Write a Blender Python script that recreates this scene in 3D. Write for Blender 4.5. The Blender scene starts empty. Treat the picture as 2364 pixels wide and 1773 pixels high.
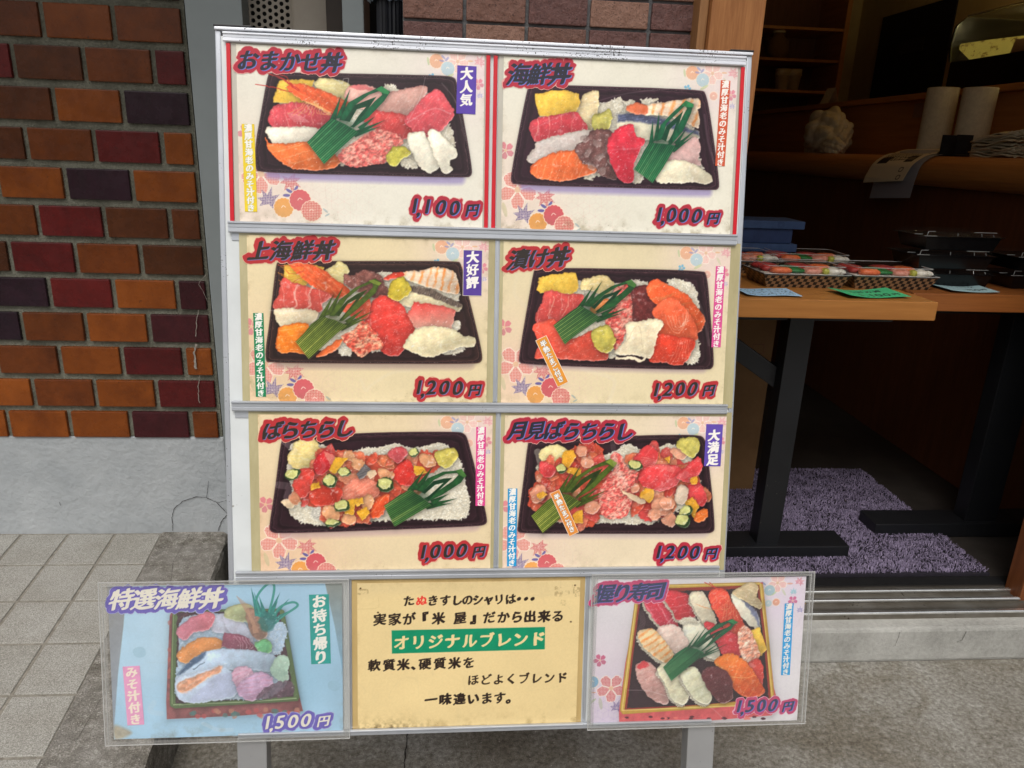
import bpy, bmesh, math, random
import numpy as np
from mathutils import Vector, Matrix
C = bpy.context.scene.collection
PI = math.pi
# ---------------------------------------------------------------- camera: hand-held, 1.25 m up, looking slightly down at the menu board
W_, H_ = 2364, 1773
FPX, YAW, PITCH, ROLL, LEAN, BYAW = 1714.6, .08411, .31046, .03665, .19911, .00582
EYE = np.array([0, 0, 1.25])
def _rot():
    cy, sy, cp, sp, cr, sr = np.cos(YAW), np.sin(YAW), np.cos(PITCH), np.sin(PITCH), np.cos(ROLL), np.sin(ROLL)
    f = np.array([sy * cp, cy * cp, -sp]); r = np.array([cy, -sy, 0]); u = np.cross(r, f)
    return np.array([cr * r + sr * u, -sr * r + cr * u, f])
RM = _rot()
scene = bpy.context.scene
cd = bpy.data.cameras.new('camera'); cam = bpy.data.objects.new('camera', cd); C.objects.link(cam)
cd.sensor_width = 36; cd.lens = FPX / W_ * 36; cd.clip_start = .02; cd.clip_end = 400
cam.matrix_world = Matrix.Translation(Vector(EYE)) @ Matrix((RM[0], RM[1], -RM[2])).transposed().to_4x4()
scene.camera = cam
# ---------------------------------------------------------------- light: an overcast street, light coming in from in front of the shop
SUN_EL, SUN_AZ = math.radians(58), math.radians(192)     # azimuth clockwise from +Y: behind the photographer
wd = bpy.data.worlds.new('World'); scene.world = wd; wd.use_nodes = True
nt = wd.node_tree; bg = nt.nodes['Background']; sky = nt.nodes.new('ShaderNodeTexSky')
sky.sky_type = 'NISHITA'; sky.sun_disc = False; sky.sun_elevation = SUN_EL; sky.sun_rotation = SUN_AZ
sky.air_density = 1.2; sky.dust_density = 6.0; sky.ozone_density = .6
hs = nt.nodes.new('ShaderNodeHueSaturation'); hs.inputs['Saturation'].default_value = .35
nt.links.new(sky.outputs[0], hs.inputs['Color']); nt.links.new(hs.outputs[0], bg.inputs['Color']); bg.inputs['Strength'].default_value = .12
sl = bpy.data.lights.new('sun', 'SUN'); sun = bpy.data.objects.new('sun', sl); C.objects.link(sun)
sl.energy = 1.3; sl.angle = math.radians(35); sl.color = (1, .982, .955)
sd_ = Vector((math.sin(SUN_AZ) * math.cos(SUN_EL), math.cos(SUN_AZ) * math.cos(SUN_EL), math.sin(SUN_EL)))
sun.rotation_euler = sd_.to_track_quat('Z', 'Y').to_euler(); sun.location = (0, -3, 6)
vs = scene.view_settings; scene.display_settings.display_device = 'sRGB'; vs.view_transform = 'Standard'; vs.look = 'None'; vs.exposure = 0.0; vs.gamma = 1; vs.use_curve_mapping = False
scene.cycles.max_bounces = 8; scene.cycles.transparent_max_bounces = 12
# ---------------------------------------------------------------- turning photo positions into points of the place
def ray(x, y):
    x, y = np.asarray(x, float), np.asarray(y, float)
    d = np.stack([(x - W_ / 2) / FPX, (H_ / 2 - y) / FPX, np.ones_like(x)], -1); return d @ RM
def pY(x, y, Y): d = ray(x, y); return EYE + d * (Y / d[1])
def pZ(x, y, Z): d = ray(x, y); return EYE + d * ((Z - EYE[2]) / d[2])
BU = np.array([math.cos(BYAW), math.sin(BYAW), 0]); BV = np.array([-math.sin(LEAN) * math.sin(BYAW), math.sin(LEAN) * math.cos(BYAW), math.cos(LEAN)]); BN = np.cross(BU, BV)
BC = EYE + np.array([.05186, 1.05808, -.37184])      # middle of the board's front face
def board(x, y, off=0.):
    """photo position -> (u, v) on the board, off metres in front of its face"""
    d = ray(x, y); P0 = (BC - EYE) + BN * off; t = (BN @ P0) / (d @ BN); P = d * np.asarray(t)[..., None] - P0
    return P @ BU, P @ BV
ZOOM = {1: (500, 60, 3.403), 2: (1130, 100, 3.626), 3: (520, 520, 3.511), 4: (1130, 530, 3.749), 5: (520, 920, 3.511), 6: (1130, 930, 3.749), 7: (220, 1300, 3.507), 8: (780, 1300, 3.507), 9: (1340, 1300, 3.507)}
def zb(k, x, y, off=0.):
    a, b, s = ZOOM[k]; return board(a + np.asarray(x, float) / s, b + np.asarray(y, float) / s, off)
# ---------------------------------------------------------------- materials and mesh helpers
def lin(c): 
    c = np.asarray(c, float) / 255.; return np.where(c <= .04045, c / 12.92, ((c + .055) / 1.055)**2.4)
def rgb(*c): return tuple(float(q) for q in lin(c)) + (1,)
class Nodes:
    def __init__(s, name):
        s.m = bpy.data.materials.new(name); s.m.use_nodes = True; s.t = s.m.node_tree; s.b = s.t.nodes['Principled BSDF']; s.out = s.t.nodes['Material Output']
        s.tc = s.t.nodes.new('ShaderNodeTexCoord')
    def n(s, typ, **kw):
        o = s.t.nodes.new('ShaderNode' + typ)
        for k, v in kw.items():
            if k in o.inputs: o.inputs[k].default_value = v
            else: setattr(o, k, v)
        return o
    def l(s, a, b): s.t.links.new(a, b)
    def map(s, scale=(1, 1, 1), rot=(0, 0, 0), src='Object'):
        m = s.n('Mapping'); m.inputs['Scale'].default_value = scale; m.inputs['Rotation'].default_value = rot; s.l(s.tc.outputs[src], m.inputs['Vector']); return m.outputs[0]
    def noise(s, scale, detail=4, rough=.6, vec=None, dist=0):
        o = s.n('TexNoise'); o.inputs['Scale'].default_value = scale; o.inputs['Detail'].default_value = detail; o.inputs['Roughness'].default_value = rough; o.inputs['Distortion'].default_value = dist
        s.l(vec if vec is not None else s.tc.outputs['Object'], o.inputs['Vector']); return o.outputs['Fac']
    def ramp(s, fac, stops, interp='LINEAR'):
        r = s.n('ValToRGB'); r.color_ramp.interpolation = interp; e = r.color_ramp.elements
        while len(e) < len(stops): e.new(.5)
        for q, (p, c) in zip(e, stops): q.position = p; q.color = c if len(c) == 4 else tuple(c) + (1,)
        s.l(fac, r.inputs[0]); return r.outputs[0]
    def mix(s, fac, a, b, mode='MIX'):
        o = s.n('Mix'); o.data_type = 'RGBA'; o.blend_type = mode
        for v, i in ((fac, 0), (a, 6), (b, 7)):
            if isinstance(v, (int, float)): o.inputs[i].default_value = v
            elif isinstance(v, tuple): o.inputs[i].default_value = v
            else: s.l(v, o.inputs[i])
        return o.outputs[2]
    def math(s, op, a, b=0.):
        o = s.n('Math'); o.operation = op
        for i, v in enumerate((a, b)):
            if isinstance(v, (int, float)): o.inputs[i].default_value = v
            else: s.l(v, o.inputs[i])
        return o.outputs[0]
    def bump(s, h, st=.3, dist=.01):
        o = s.n('Bump'); o.inputs['Strength'].default_value = st; o.inputs['Distance'].default_value = dist; s.l(h, o.inputs['Height']); s.l(o.outputs[0], s.b.inputs['Normal'])
    def set(s, **kw):
        for k, v in kw.items():
            k = {'col': 'Base Color', 'rough': 'Roughness', 'metal': 'Metallic', 'spec': 'Specular IOR Level', 'coat': 'Coat Weight', 'coatr': 'Coat Roughness', 'emi': 'Emission Color', 'emis': 'Emission Strength', 'alpha': 'Alpha'}.get(k, k)
            if isinstance(v, (int, float, tuple)): s.b.inputs[k].default_value = v
            else: s.l(v, s.b.inputs[k])
        return s
def mottled(name, a, b, scale=30, rough=.6, metal=0., bump=0., bscale=None, spec=.4, lo=.35, hi=.65, stretch=(1, 1, 1), coat=0.):
    """two close tones mixed by noise, optionally with fine relief"""
    N = Nodes(name); v = N.map(stretch); f = N.noise(scale, 5, .65, v); N.set(col=N.ramp(f, [(lo, rgb(*a)), (hi, rgb(*b))]), rough=rough, metal=metal, spec=spec, coat=coat)
    if bump: N.bump(N.noise(bscale or scale * 4, 4, .6, v), bump, .004)
    return N.m
def flecked(name, base, dark, rough=.5, metal=0., amt=.62, scale=220, spec=.5, tone=None):
    """a worn surface with small dark flecks and scratches"""
    N = Nodes(name); big = N.noise(9, 4, .6); c = N.ramp(big, [(.3, rgb(*(tone or base))), (.7, rgb(*base))])
    f = N.math('MULTIPLY', N.noise(scale, 2, .5), N.math('ADD', N.noise(14, 3, .6), .42)); k = N.ramp(f, [(amt, (0, 0, 0)), (amt + .04, (1, 1, 1))])
    N.set(col=N.mix(k, c, rgb(*dark)), rough=rough, metal=metal, spec=spec); return N.m
def wood(name, a, b, grain=(1, 1, 14), scale=5, rough=.5, spec=.35):
    N = Nodes(name); v = N.map(tuple(1. / g if g > 1 else 1 for g in grain)); w = N.noise(scale * 9, 6, .7, v, .4); w2 = N.noise(scale * 45, 3, .6, v)
    c = N.ramp(N.math('ADD', N.math('MULTIPLY', w, .75), N.math('MULTIPLY', w2, .25)), [(.3, rgb(*a)), (.5, tuple((np.array(rgb(*a)) + np.array(rgb(*b))) / 2)), (.68, rgb(*b))])
    N.set(col=c, rough=rough, spec=spec); N.bump(w2, .15, .001); return N.m
def new_mesh(name, V, F, mats, parent=None, mi=None, smooth=False):
    me = bpy.data.meshes.new(name); me.from_pydata([tuple(map(float, v)) for v in V], [], F)
    for m in (mats if isinstance(mats, (list, tuple)) else [mats]): me.materials.append(m)
    if mi is not None: me.polygons.foreach_set('material_index', mi)
    if smooth: me.polygons.foreach_set('use_smooth', [True] * len(me.polygons))
    me.update(); o = bpy.data.objects.new(name, me); C.objects.link(o)
    if parent is not None: o.parent = parent
    return o
class MB:
    """collects shapes and links them as one mesh object"""
    def __init__(s): s.V, s.F, s.mi = [], [], []
    def add(s, V, F, mi=0):
        k = len(s.V); s.V += [tuple(v) for v in V]; s.F += [tuple(i + k for i in f) for f in F]; s.mi += [mi] * len(F); return s
    def box(s, lo, hi, mi=0, bev=0.):
        bm = bmesh.new(); bmesh.ops.create_cube(bm, size=1)
        lo, hi = np.array(lo, float), np.array(hi, float)
        for v in bm.verts: v.co = Vector((lo + hi) / 2 + np.array(v.co) * (hi - lo))
        if bev: bmesh.ops.bevel(bm, geom=bm.edges[:], offset=min(bev, (hi - lo).min() * .45), segments=2, affect='EDGES', profile=.6)
        bm.verts.index_update(); s.add([tuple(v.co) for v in bm.verts], [tuple(v.index for v in f.verts) for f in bm.faces], mi); bm.free(); return s
    def beam(s, a, b, w, h, up=(0, 0, 1), mi=0, bev=0.):
        """a bar of section w x h between two points"""
        a, b = np.array(a, float), np.array(b, float); d = b - a; L = np.linalg.norm(d); d /= L; x = np.cross(d, up); x /= np.linalg.norm(x); y = np.cross(x, d)
        q = MB().box((-w / 2, -h / 2, 0), (w / 2, h / 2, L), 0, bev); s.add([a + x * v[0] + y * v[1] + d * v[2] for v in q.V], q.F, mi); return s
    def prism(s, pts, axis, lo, hi, mi=0):
        """a 2-D outline swept along an axis (0 x, 1 y, 2 z); pts are the other two coordinates in order"""
        n = len(pts); o = [i for i in range(3) if i != axis]; V = []
        for e in (lo, hi):
            for p in pts: v = [0, 0, 0]; v[axis] = e; v[o[0]], v[o[1]] = p; V.append(v)
        s.add(V, [tuple(range(n))[::-1], tuple(range(n, 2 * n))] + [(i, (i + 1) % n, n + (i + 1) % n, n + i) for i in range(n)], mi); return s
    def tube(s, pts, r, n=10, mi=0, caps=True):
        P = [np.array(p, float) for p in pts]; V = []; F = []; R = r if isinstance(r, (list, tuple)) else [r] * len(P); ref = np.array((.3, .2, .93))
        for i, p in enumerate(P):
            d = P[min(i + 1, len(P) - 1)] - P[max(i - 1, 0)]; d /= np.linalg.norm(d) + 1e-9; x = np.cross(d, ref); x /= np.linalg.norm(x); y = np.cross(d, x)
            for k in range(n): a = 2 * PI * k / n; V.append(p + R[i] * (x * math.cos(a) + y * math.sin(a)))
        for i in range(len(P) - 1):
            for k in range(n): F.append((i * n + k, i * n + (k + 1) % n, (i + 1) * n + (k + 1) % n, (i + 1) * n + k))
        if caps: F += [tuple(range(n))[::-1], tuple(range((len(P) - 1) * n, len(P) * n))]
        s.add(V, F, mi); return s
    def lathe(s, prof, c=(0, 0, 0), n=24, mi=0):
        V = []; F = []
        for r, z in prof:
            for k in range(n): a = 2 * PI * k / n; V.append((c[0] + r * math.cos(a), c[1] + r * math.sin(a), c[2] + z))
        for i in range(len(prof) - 1):
            for k in range(n): F.append((i * n + k, i * n + (k + 1) % n, (i + 1) * n + (k + 1) % n, (i + 1) * n + k))
        s.add(V, F, mi); return s
    def build(s, name, mats, parent=None, smooth=False): return new_mesh(name, s.V, s.F, mats, parent, s.mi, smooth)
def sheet_mesh(name, fn, nx, ny, mat, parent=None, thick=0., smooth=True):
    """a bent sheet: fn(s, t) with s, t in 0..1"""
    V = [fn(i / nx, j / ny) for j in range(ny + 1) for i in range(nx + 1)]; F = [(j * (nx + 1) + i, j * (nx + 1) + i + 1, (j + 1) * (nx + 1) + i + 1, (j + 1) * (nx + 1) + i) for j in range(ny) for i in range(nx)]
    o = new_mesh(name, V, F, mat, parent, smooth=smooth)
    if thick: m = o.modifiers.new('thickness', 'SOLIDIFY'); m.thickness = thick; m.offset = 0
    return o
def tag(o, label=None, cat=None, group=None, kind=None):
    if label: o['label'] = label
    if cat: o['category'] = cat
    if group: o['group'] = group
    if kind: o['kind'] = kind
    return o
def thing(name, label, cat, loc=(0, 0, 0), group=None, mat=None):
    o = bpy.data.objects.new(name, None); C.objects.link(o); o.empty_display_size = .1
    o.matrix_world = mat if mat is not None else Matrix.Translation(Vector(loc)); return tag(o, label, cat, group)
def copy_tree(o, parent=None):
    c = o.copy(); C.objects.link(c)
    if parent is not None: c.parent = parent
    for ch in list(o.children): copy_tree(ch, c)
    return c
# ---------------------------------------------------------------- printed matter: a small painter working on numpy canvases
RNG = np.random.default_rng(7)
def fnoise(h, w, sc, seed=0, oct=2):
    r = np.random.default_rng(seed + 1000); out = np.zeros((h, w)); amp = 1.0; tot = 0
    for o in range(oct):
        s = max(sc / 2**o, 1.0)
        gh, gw = int(h / s) + 4, int(w / s) + 4
        g = r.random((gh, gw))
        y = np.arange(h) / s; x = np.arange(w) / s
        yi = y.astype(int); xi = x.astype(int); fy = y - yi; fx = x - xi
        fy = (fy * fy * (3 - 2 * fy))[:, None]; fx = (fx * fx * (3 - 2 * fx))[None, :]
        a = g[yi][:, xi]; b = g[yi][:, xi + 1]; c = g[yi + 1][:, xi]; d = g[yi + 1][:, xi + 1]
        out += amp * ((a * (1 - fx) + b * fx) * (1 - fy) + (c * (1 - fx) + d * fx) * fy); tot += amp; amp *= .55
    return out / tot * 2 - 1
def smooth(p, n=6):
    p = np.asarray(p, float); m = len(p); t = (np.arange(n) / n)[:, None]; out = []
    for i in range(m):
        a, b, c, d = p[i - 1], p[i], p[(i + 1) % m], p[(i + 2) % m]
        out.append(.5 * (2 * b + (c - a) * t + (2 * a - 5 * b + 4 * c - d) * t * t + (3 * b - a - 3 * c + d) * t**3))
    return np.concatenate(out)
def sdist(poly, X, Y):
    d = np.full(X.shape, 1e9); ins = np.zeros(X.shape, bool)
    q = np.roll(poly, -1, 0)
    for (ax, ay), (bx, by) in zip(poly, q):
        ex, ey = bx - ax, by - ay; wx, wy = X - ax, Y - ay
        t = np.clip((wx * ex + wy * ey) / (ex * ex + ey * ey + 1e-9), 0, 1)
        d = np.minimum(d, (wx - ex * t)**2 + (wy - ey * t)**2)
        if ay != by:
            ins ^= ((ay > Y) != (by > Y)) & (X < ax + (Y - ay) * ex / ey)
    d = np.sqrt(d)
    return np.where(ins, d, -d)
def C3(c): return np.array(c, float) / 255.
class Canvas:
    """A sheet of printed paper: u0,v1 is its top-left corner on the board, r the dot size in metres."""
    def __init__(s, k, u0, v1, w, h, r, bg):
        s.k, s.u0, s.v1, s.r = k, u0, v1, r
        s.W, s.H = int(round(w / r)), int(round(h / r)); s.w, s.h = w, h
        s.im = np.zeros((s.H, s.W, 3)) + C3(bg); s.seed = k * 100
    def M(s, pts):
        p = np.asarray(pts, float); U, V = zb(s.k, p[:, 0], p[:, 1], -.004)
        return np.stack([(U - s.u0) / s.r, (s.v1 - V) / s.r], 1)
    def win(s, p, m=8):
        x0 = max(int(p[:, 0].min()) - m, 0); x1 = min(int(p[:, 0].max()) + m + 1, s.W)
        y0 = max(int(p[:, 1].min()) - m, 0); y1 = min(int(p[:, 1].max()) + m + 1, s.H)
        if x1 <= x0 or y1 <= y0: return None
        Y, X = np.mgrid[y0:y1, x0:x1]
        return (slice(y0, y1), slice(x0, x1)), X + .5, Y + .5
    def fill(s, pts, col, sm=True, px=False, soft=1.1, bev=.0, bw=7, var=.05, vs=12, shadow=.0, sd=4, edge=None, ew=3,
             stripes=(), speck=0, rag=0, alpha=1., grad=None, lt=(-.45, -.9), mul=None, gloss=0):
        s.seed += 1
        p = np.asarray(pts, float) if px else s.M(pts)
        if sm: p = smooth(p)
        w = s.win(p, int(8 + sd * 2))
        if w is None: return
        sl, X, Y = w; D = sdist(p, X, Y); h, wd = X.shape
        if bev and not rag: rag = .9
        if bev: D = D + 1.3
        if rag: D = D + rag * fnoise(h, wd, 5.5, s.seed + 5, 2)
        if shadow:
            Ds = np.roll(np.roll(D, int(sd * .5), 0), int(sd * .25), 1)
            s.im[sl] *= (1 - .62 * shadow * np.exp(-np.maximum(-Ds, 0) / sd) * (D < .5))[..., None]
        m = np.clip(D / soft + .5, 0, 1) * alpha
        c = np.zeros((h, wd, 3)) + C3(col)
        if grad is not None:   # (colour2, angle): runs across the shape
            c2, ang = grad; a = np.radians(ang); q = X * np.cos(a) + Y * np.sin(a); q = (q - q[D > 0].min()) / max(np.ptp(q[D > 0]), 1) if (D > 0).any() else q * 0
            q = np.clip(q, 0, 1)[..., None]; c = c * (1 - q) + C3(c2) * q
        for (ang, sp, wf, sc, st, warp) in stripes:
            a = np.radians(ang); q = X * np.cos(a) + Y * np.sin(a) + warp * fnoise(h, wd, sp * 2.2, s.seed + 3, 2)
            ph = np.abs(((q / sp) % 1) - .5) * 2; k = np.clip((ph - (1 - wf)) / (wf * .6 + .05), 0, 1) * st
            k = k * np.clip(.65 + .6 * fnoise(h, wd, 14, s.seed + 9), 0, 1)
            c = c * (1 - k[..., None]) + C3(sc) * k[..., None]
        if var: c = c * (1 + var * fnoise(h, wd, vs, s.seed, 3)[..., None]) + (bev > 0) * fnoise(h, wd, 10, s.seed + 31, 3)[..., None] * np.array((.02, .045, .045))
        if bev:
            q = ((X - p[:, 0].mean()) * .45 + (Y - p[:, 1].mean()) * .9) / (np.ptp(p[:, 1]) * .5 + 6); c = c * (1 - .15 * np.clip(q, -1.2, 1.2))[..., None]
        if edge is not None:
            k = np.exp(-np.maximum(D, 0) / ew)[..., None] * .45; c = c * (1 - k) + C3(edge) * k
        if bev:
            Hh = np.minimum(np.maximum(D, 0), bw) / bw; Hh = np.sqrt(np.maximum(1 - (1 - Hh)**2, 0))
            Hh = Hh + .12 * fnoise(h, wd, 9, s.seed + 2, 2)
            gy, gx = np.gradient(Hh * bw * .5); lit = gx * -lt[0] * -1 + gy * -lt[1] * -1
            c = c * (1 + .55 * bev * np.clip(lit, -.75, .8))[..., None]; hl = np.clip((lit + .25 * fnoise(h, wd, 5, s.seed + 40, 2) - .42) * 2.2, 0, 1)[..., None] * .5 * min(bev * 1.6, 1); c = c + (1 - c) * hl
        if gloss:
            g = np.clip((fnoise(h, wd, 7, s.seed + 21, 2) - .42) * 4, 0, 1) * gloss * (D > 2)
            c = c * (1 - g[..., None]) + g[..., None]
        if speck:
            g = (np.random.default_rng(s.seed).random((h, wd)) > 1 - speck * .8) * .2
            c = c + g[..., None] * (D > 1.5)[..., None]
        s.im[sl] = s.im[sl] * (1 - m[..., None]) + np.clip(c, 0, 1) * m[..., None]
    def line(s, pts, col, wid=1.2, alpha=1., px=False, taper=False):
        p = np.asarray(pts, float) if px else s.M(pts)
        if len(p) > 2:
            q = np.concatenate([[p[0] * 2 - p[1]], p, [p[-1] * 2 - p[-2]]]); o = []
            for i in range(1, len(q) - 2):
                for t in np.arange(6) / 6: a, b, c, d = q[i - 1:i + 3]; o.append(.5 * (2 * b + (c - a) * t + (2 * a - 5 * b + 4 * c - d) * t * t + (3 * b - a - 3 * c + d) * t**3))
            p = np.array(o + [q[-2]])
        w = s.win(p, int(wid + 3))
        if w is None: return
        sl, X, Y = w; a = np.zeros(X.shape); n = len(p) - 1
        for i in range(n):
            (ax, ay), (bx, by) = p[i], p[i + 1]; ex, ey = bx - ax, by - ay
            t = np.clip(((X - ax) * ex + (Y - ay) * ey) / (ex * ex + ey * ey + 1e-9), 0, 1)
            d = np.hypot(X - ax - ex * t, Y - ay - ey * t); ww = wid * (1 - (i + t) / n * .85) if taper else wid
            a = np.maximum(a, np.clip(ww / 2 - d + .5, 0, 1) * np.minimum(1, ww + .15))
        a = (a * alpha)[..., None]; s.im[sl] = s.im[sl] * (1 - a) + C3(col) * a
    def grains(s, pts, cols=((240, 233, 212), (230, 222, 200), (248, 243, 226)), base=(214, 204, 180), ln=6.0, wd=3.0, dens=1.3, rag=1.5, sh=.45, k=1.):
        pc = np.mean(np.asarray(pts, float), 0); pts = pc + (np.asarray(pts, float) - pc) * (k, k * .98)
        s.fill(pts, base, rag=rag, shadow=sh, sd=3, var=.12, vs=5)
        p = smooth(s.M(pts)); w = s.win(p, 2)
        if w is None: return
        sl, X, Y = w; D = sdist(p, X, Y); ys, xs = np.nonzero(D > -1.2)
        if not len(ys): return
        s.seed += 1; r = np.random.default_rng(s.seed); n = int(len(ys) / (ln * wd) * dens)
        for i in r.integers(0, len(ys), n):
            cx, cy = X[ys[i], xs[i]] + r.random(), Y[ys[i], xs[i]] + r.random(); a = r.random() * np.pi; L = ln * (.75 + .5 * r.random()) / 2; B = wd * (.8 + .4 * r.random()) / 2
            x0, x1, y0, y1 = max(int(cx - L - 2), 0), min(int(cx + L + 3), s.W), max(int(cy - L - 2), 0), min(int(cy + L + 3), s.H)
            if x1 <= x0 or y1 <= y0: continue
            yy, xx = np.mgrid[y0:y1, x0:x1]; dx, dy = xx + .5 - cx, yy + .5 - cy
            q = np.hypot((dx * np.cos(a) + dy * np.sin(a)) / L, (-dx * np.sin(a) + dy * np.cos(a)) / B)
            m = np.clip((1.15 - q) * 2, 0, 1)[..., None]; c = C3(cols[r.integers(len(cols))]) * (1 - .16 * np.clip(q + dy / L * .5, 0, 1.3) ** 3)[..., None]
            s.im[y0:y1, x0:x1] = s.im[y0:y1, x0:x1] * (1 - m * .93) + c * m * .93
    def mince(s, pts, c1=(214, 98, 92), c2=(234, 164, 146), sc=7):
        s.fill(pts, c1, rag=2.2, shadow=.4, var=.1)
        p = smooth(s.M(pts)); w = s.win(p, 3)
        if w is None: return
        sl, X, Y = w; h, wd = X.shape; D = sdist(p, X, Y) + 2.0 * fnoise(h, wd, 4.5, s.seed + 5, 2); s.seed += 1
        N = fnoise(h, wd, sc, s.seed, 3); k = np.clip(.45 + N * 1.5, 0, 1)[..., None]
        gy, gx = np.gradient(fnoise(h, wd, sc * .9, s.seed + 1, 2)); lit = np.clip(1 + (gy * .9 + gx * .4) * -1.1, .6, 1.35)[..., None]
        m = np.clip(D + .5, 0, 1)[..., None]; c = (C3(c1) * (1 - k) + C3(c2) * k) * lit
        s.im[sl] = s.im[sl] * (1 - m) + np.clip(c, 0, 1) * m
    def blob(s, cx, cy, rx, ry, col, rot=0, jag=.12, n=9, **kw):
        s.seed += 1; r = np.random.default_rng(s.seed); a = np.arange(n) / n * 2 * np.pi; q = 1 + jag * (r.random(n) * 2 - 1)
        x, y = rx * q * np.cos(a), ry * q * np.sin(a); t = np.radians(rot)
        s.fill(np.stack([cx + x * np.cos(t) - y * np.sin(t), cy + x * np.sin(t) + y * np.cos(t)], 1), col, **kw)

# --- food printed on the posters ------------------------------------------------------------
def chaikin(p, n=2):
    p = np.asarray(p, float)
    for _ in range(n):
        q = np.roll(p, -1, 0); p = np.stack([p * .75 + q * .25, p * .25 + q * .75], 1).reshape(-1, 2)
    return p
def tray(c, pts, col=(47, 28, 34), rim=(84, 62, 66), shadow_col=(150, 135, 185), shift=55):
    p = pts = chaikin(pts); lo = p.copy(); lo[:, 1] += shift; lo[:, 0] += 10; cen = p.mean(0)
    c.fill(lo * [.92, 1] + [cen[0] * .08, 0], shadow_col, soft=10, alpha=.75, var=.03, sm=False)
    c.fill(p, col, var=.12, vs=40, shadow=.25, sd=3, sm=False)
    q = c.M(pts); cm = q.mean(0)
    inner = cm + (q - cm) * [.93, .90]; c.fill(inner, tuple(np.array(col) * .72), px=True, sm=False, soft=4, var=.15, vs=30, alpha=.9); lowr = cm + (q - cm) * [.90, .84]; c.fill(lowr, tuple(np.array(col) * 1.12), px=True, sm=False, soft=9, var=.2, vs=24, alpha=.75)
    for f, col2, al, w in ((.992, tuple(np.array(rim) * 1.25), .75, 1.2), (.965, (28, 17, 21), .8, 1.6), (.945, tuple(np.array(rim) * 1.15), .8, 1.1), (.84, (74, 52, 58), .5, 1.3)):
        e = cm + (q - cm) * [f + (1 - f) * .35, f]; e = np.concatenate([e, e[:1]])
        for a, b in zip(e[:-1], e[1:]): c.line([a, b], col2, w, al, px=True)
    # stippled highlight along the rim
    e = cm + (q - cm) * [.985, .97]; r = np.random.default_rng(c.k)
    for a, b in zip(e, np.roll(e, -1, 0)):
        L = np.hypot(*(b - a))
        for t in r.random(int(L / 3)):
            x, y = (a + (b - a) * t).astype(int)
            if 0 <= x < c.W and 0 <= y < c.H: c.im[y, x] = c.im[y, x] * .5 + .5 * C3((150, 130, 130))
GREEN = dict(fresh=((20, 92, 58), (46, 128, 74), (10, 62, 40), (96, 150, 96)), olive=((78, 96, 34), (122, 140, 52), (44, 60, 24), (190, 190, 92)),
             mid=((36, 84, 44), (70, 118, 56), (18, 54, 32), (140, 160, 86)), teal=((30, 128, 118), (70, 160, 140), (20, 92, 92), (130, 190, 170)))
def baran(c, base, apex, kind='fresh', wf=1.):
    """the plastic bamboo-leaf divider: a striped block that fans into blades and one folded loop"""
    G = GREEN[kind]; b0, a0 = 777 + 995j, 1325 + 500j
    B, A = complex(*base), complex(*apex)
    def T(pts):
        z = np.array([complex(*p) for p in pts]); q = (z - b0) / (a0 - b0)
        q = q.real + 1j * q.imag * wf
        q = B + q * (A - B); jr = np.random.default_rng(c.k * 7 + len(pts)); return np.stack([q.real, q.imag], 1) + jr.uniform(-9, 9, (len(pts), 2)) * (len(pts) != 4)
    blk = T([(712, 915), (840, 1078), (960, 970), (1110, 830), (1010, 770), (900, 730), (820, 790)])
    for spike in ([(880, 745), (930, 745), (978, 555)], [(925, 735), (985, 725), (1048, 505)], [(1080, 830), (1110, 860), (1318, 748)], [(1060, 850), (1085, 880), (1285, 797)], [(1100, 800), (1130, 830), (1240, 720)], [(990, 720), (1020, 740), (1010, 610)]):
        c.fill(T(spike), G[0], sm=False, var=.25, vs=6, shadow=.3, sd=3, edge=G[2], ew=1)
    loop = [(960, 735), (1040, 610), (1150, 530), (1300, 478), (1360, 518), (1320, 590), (1200, 720), (1080, 800), (1050, 790), (1150, 690), (1250, 590), (1300, 535), (1285, 515), (1190, 545), (1090, 615), (1015, 740)]
    c.fill(T(loop), G[0], sm=False, var=.25, vs=8, shadow=.4, sd=4, edge=G[2], ew=1.2)
    c.fill(T([(1255, 490), (1302, 478), (1360, 518), (1345, 545), (1295, 520)]), G[1], sm=False, var=.2, shadow=.2)
    c.fill(T([(1005, 735), (1090, 630), (1170, 585), (1250, 555), (1190, 650), (1110, 745), (1082, 795), (1060, 782), (1118, 705), (1172, 628), (1110, 662), (1040, 755)]), G[2], sm=False, var=.3, vs=6, edge=G[0], ew=1.5)
    c.fill(blk, G[0], sm=False, var=.2, vs=10, shadow=.5, sd=5, grad=(G[1], 60))
    e0, e1, n0, n1 = [np.array(q) for q in T([(712, 915), (840, 1078), (905, 728), (1112, 832)])]
    ts = np.linspace(0, 1, 14); rb = np.random.default_rng(c.k)
    for t, t2 in zip(ts[:-1], ts[1:]):
        w_ = rb.random(); c.fill([e0 + (e1 - e0) * t, e0 + (e1 - e0) * t2, n0 + (n1 - n0) * t2, n0 + (n1 - n0) * t], tuple(np.array(G[2]) * (1 - w_) + np.array(G[1]) * w_), sm=False, alpha=.75, var=.2, vs=6, grad=(G[1] if w_ < .6 else G[3], 60 + 30 * w_))
    for t in ts:
        a, b = e0 + (e1 - e0) * t, n0 + (n1 - n0) * t
        c.line([a, b], G[2], 1.0, .9); c.line([a + (5, 5), b + (5, 5)], G[3], .8, .4)
    mid = (n0 + n1) / 2; c.blob(mid[0], mid[1], 75, 60, G[2], alpha=.35, soft=14, px=False)
    c.line([e0, e1], G[3], 1.0, .5)
ORANGE = (236, 112, 56); TUNA = (205, 62, 66); PALE = (234, 224, 198)
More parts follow.
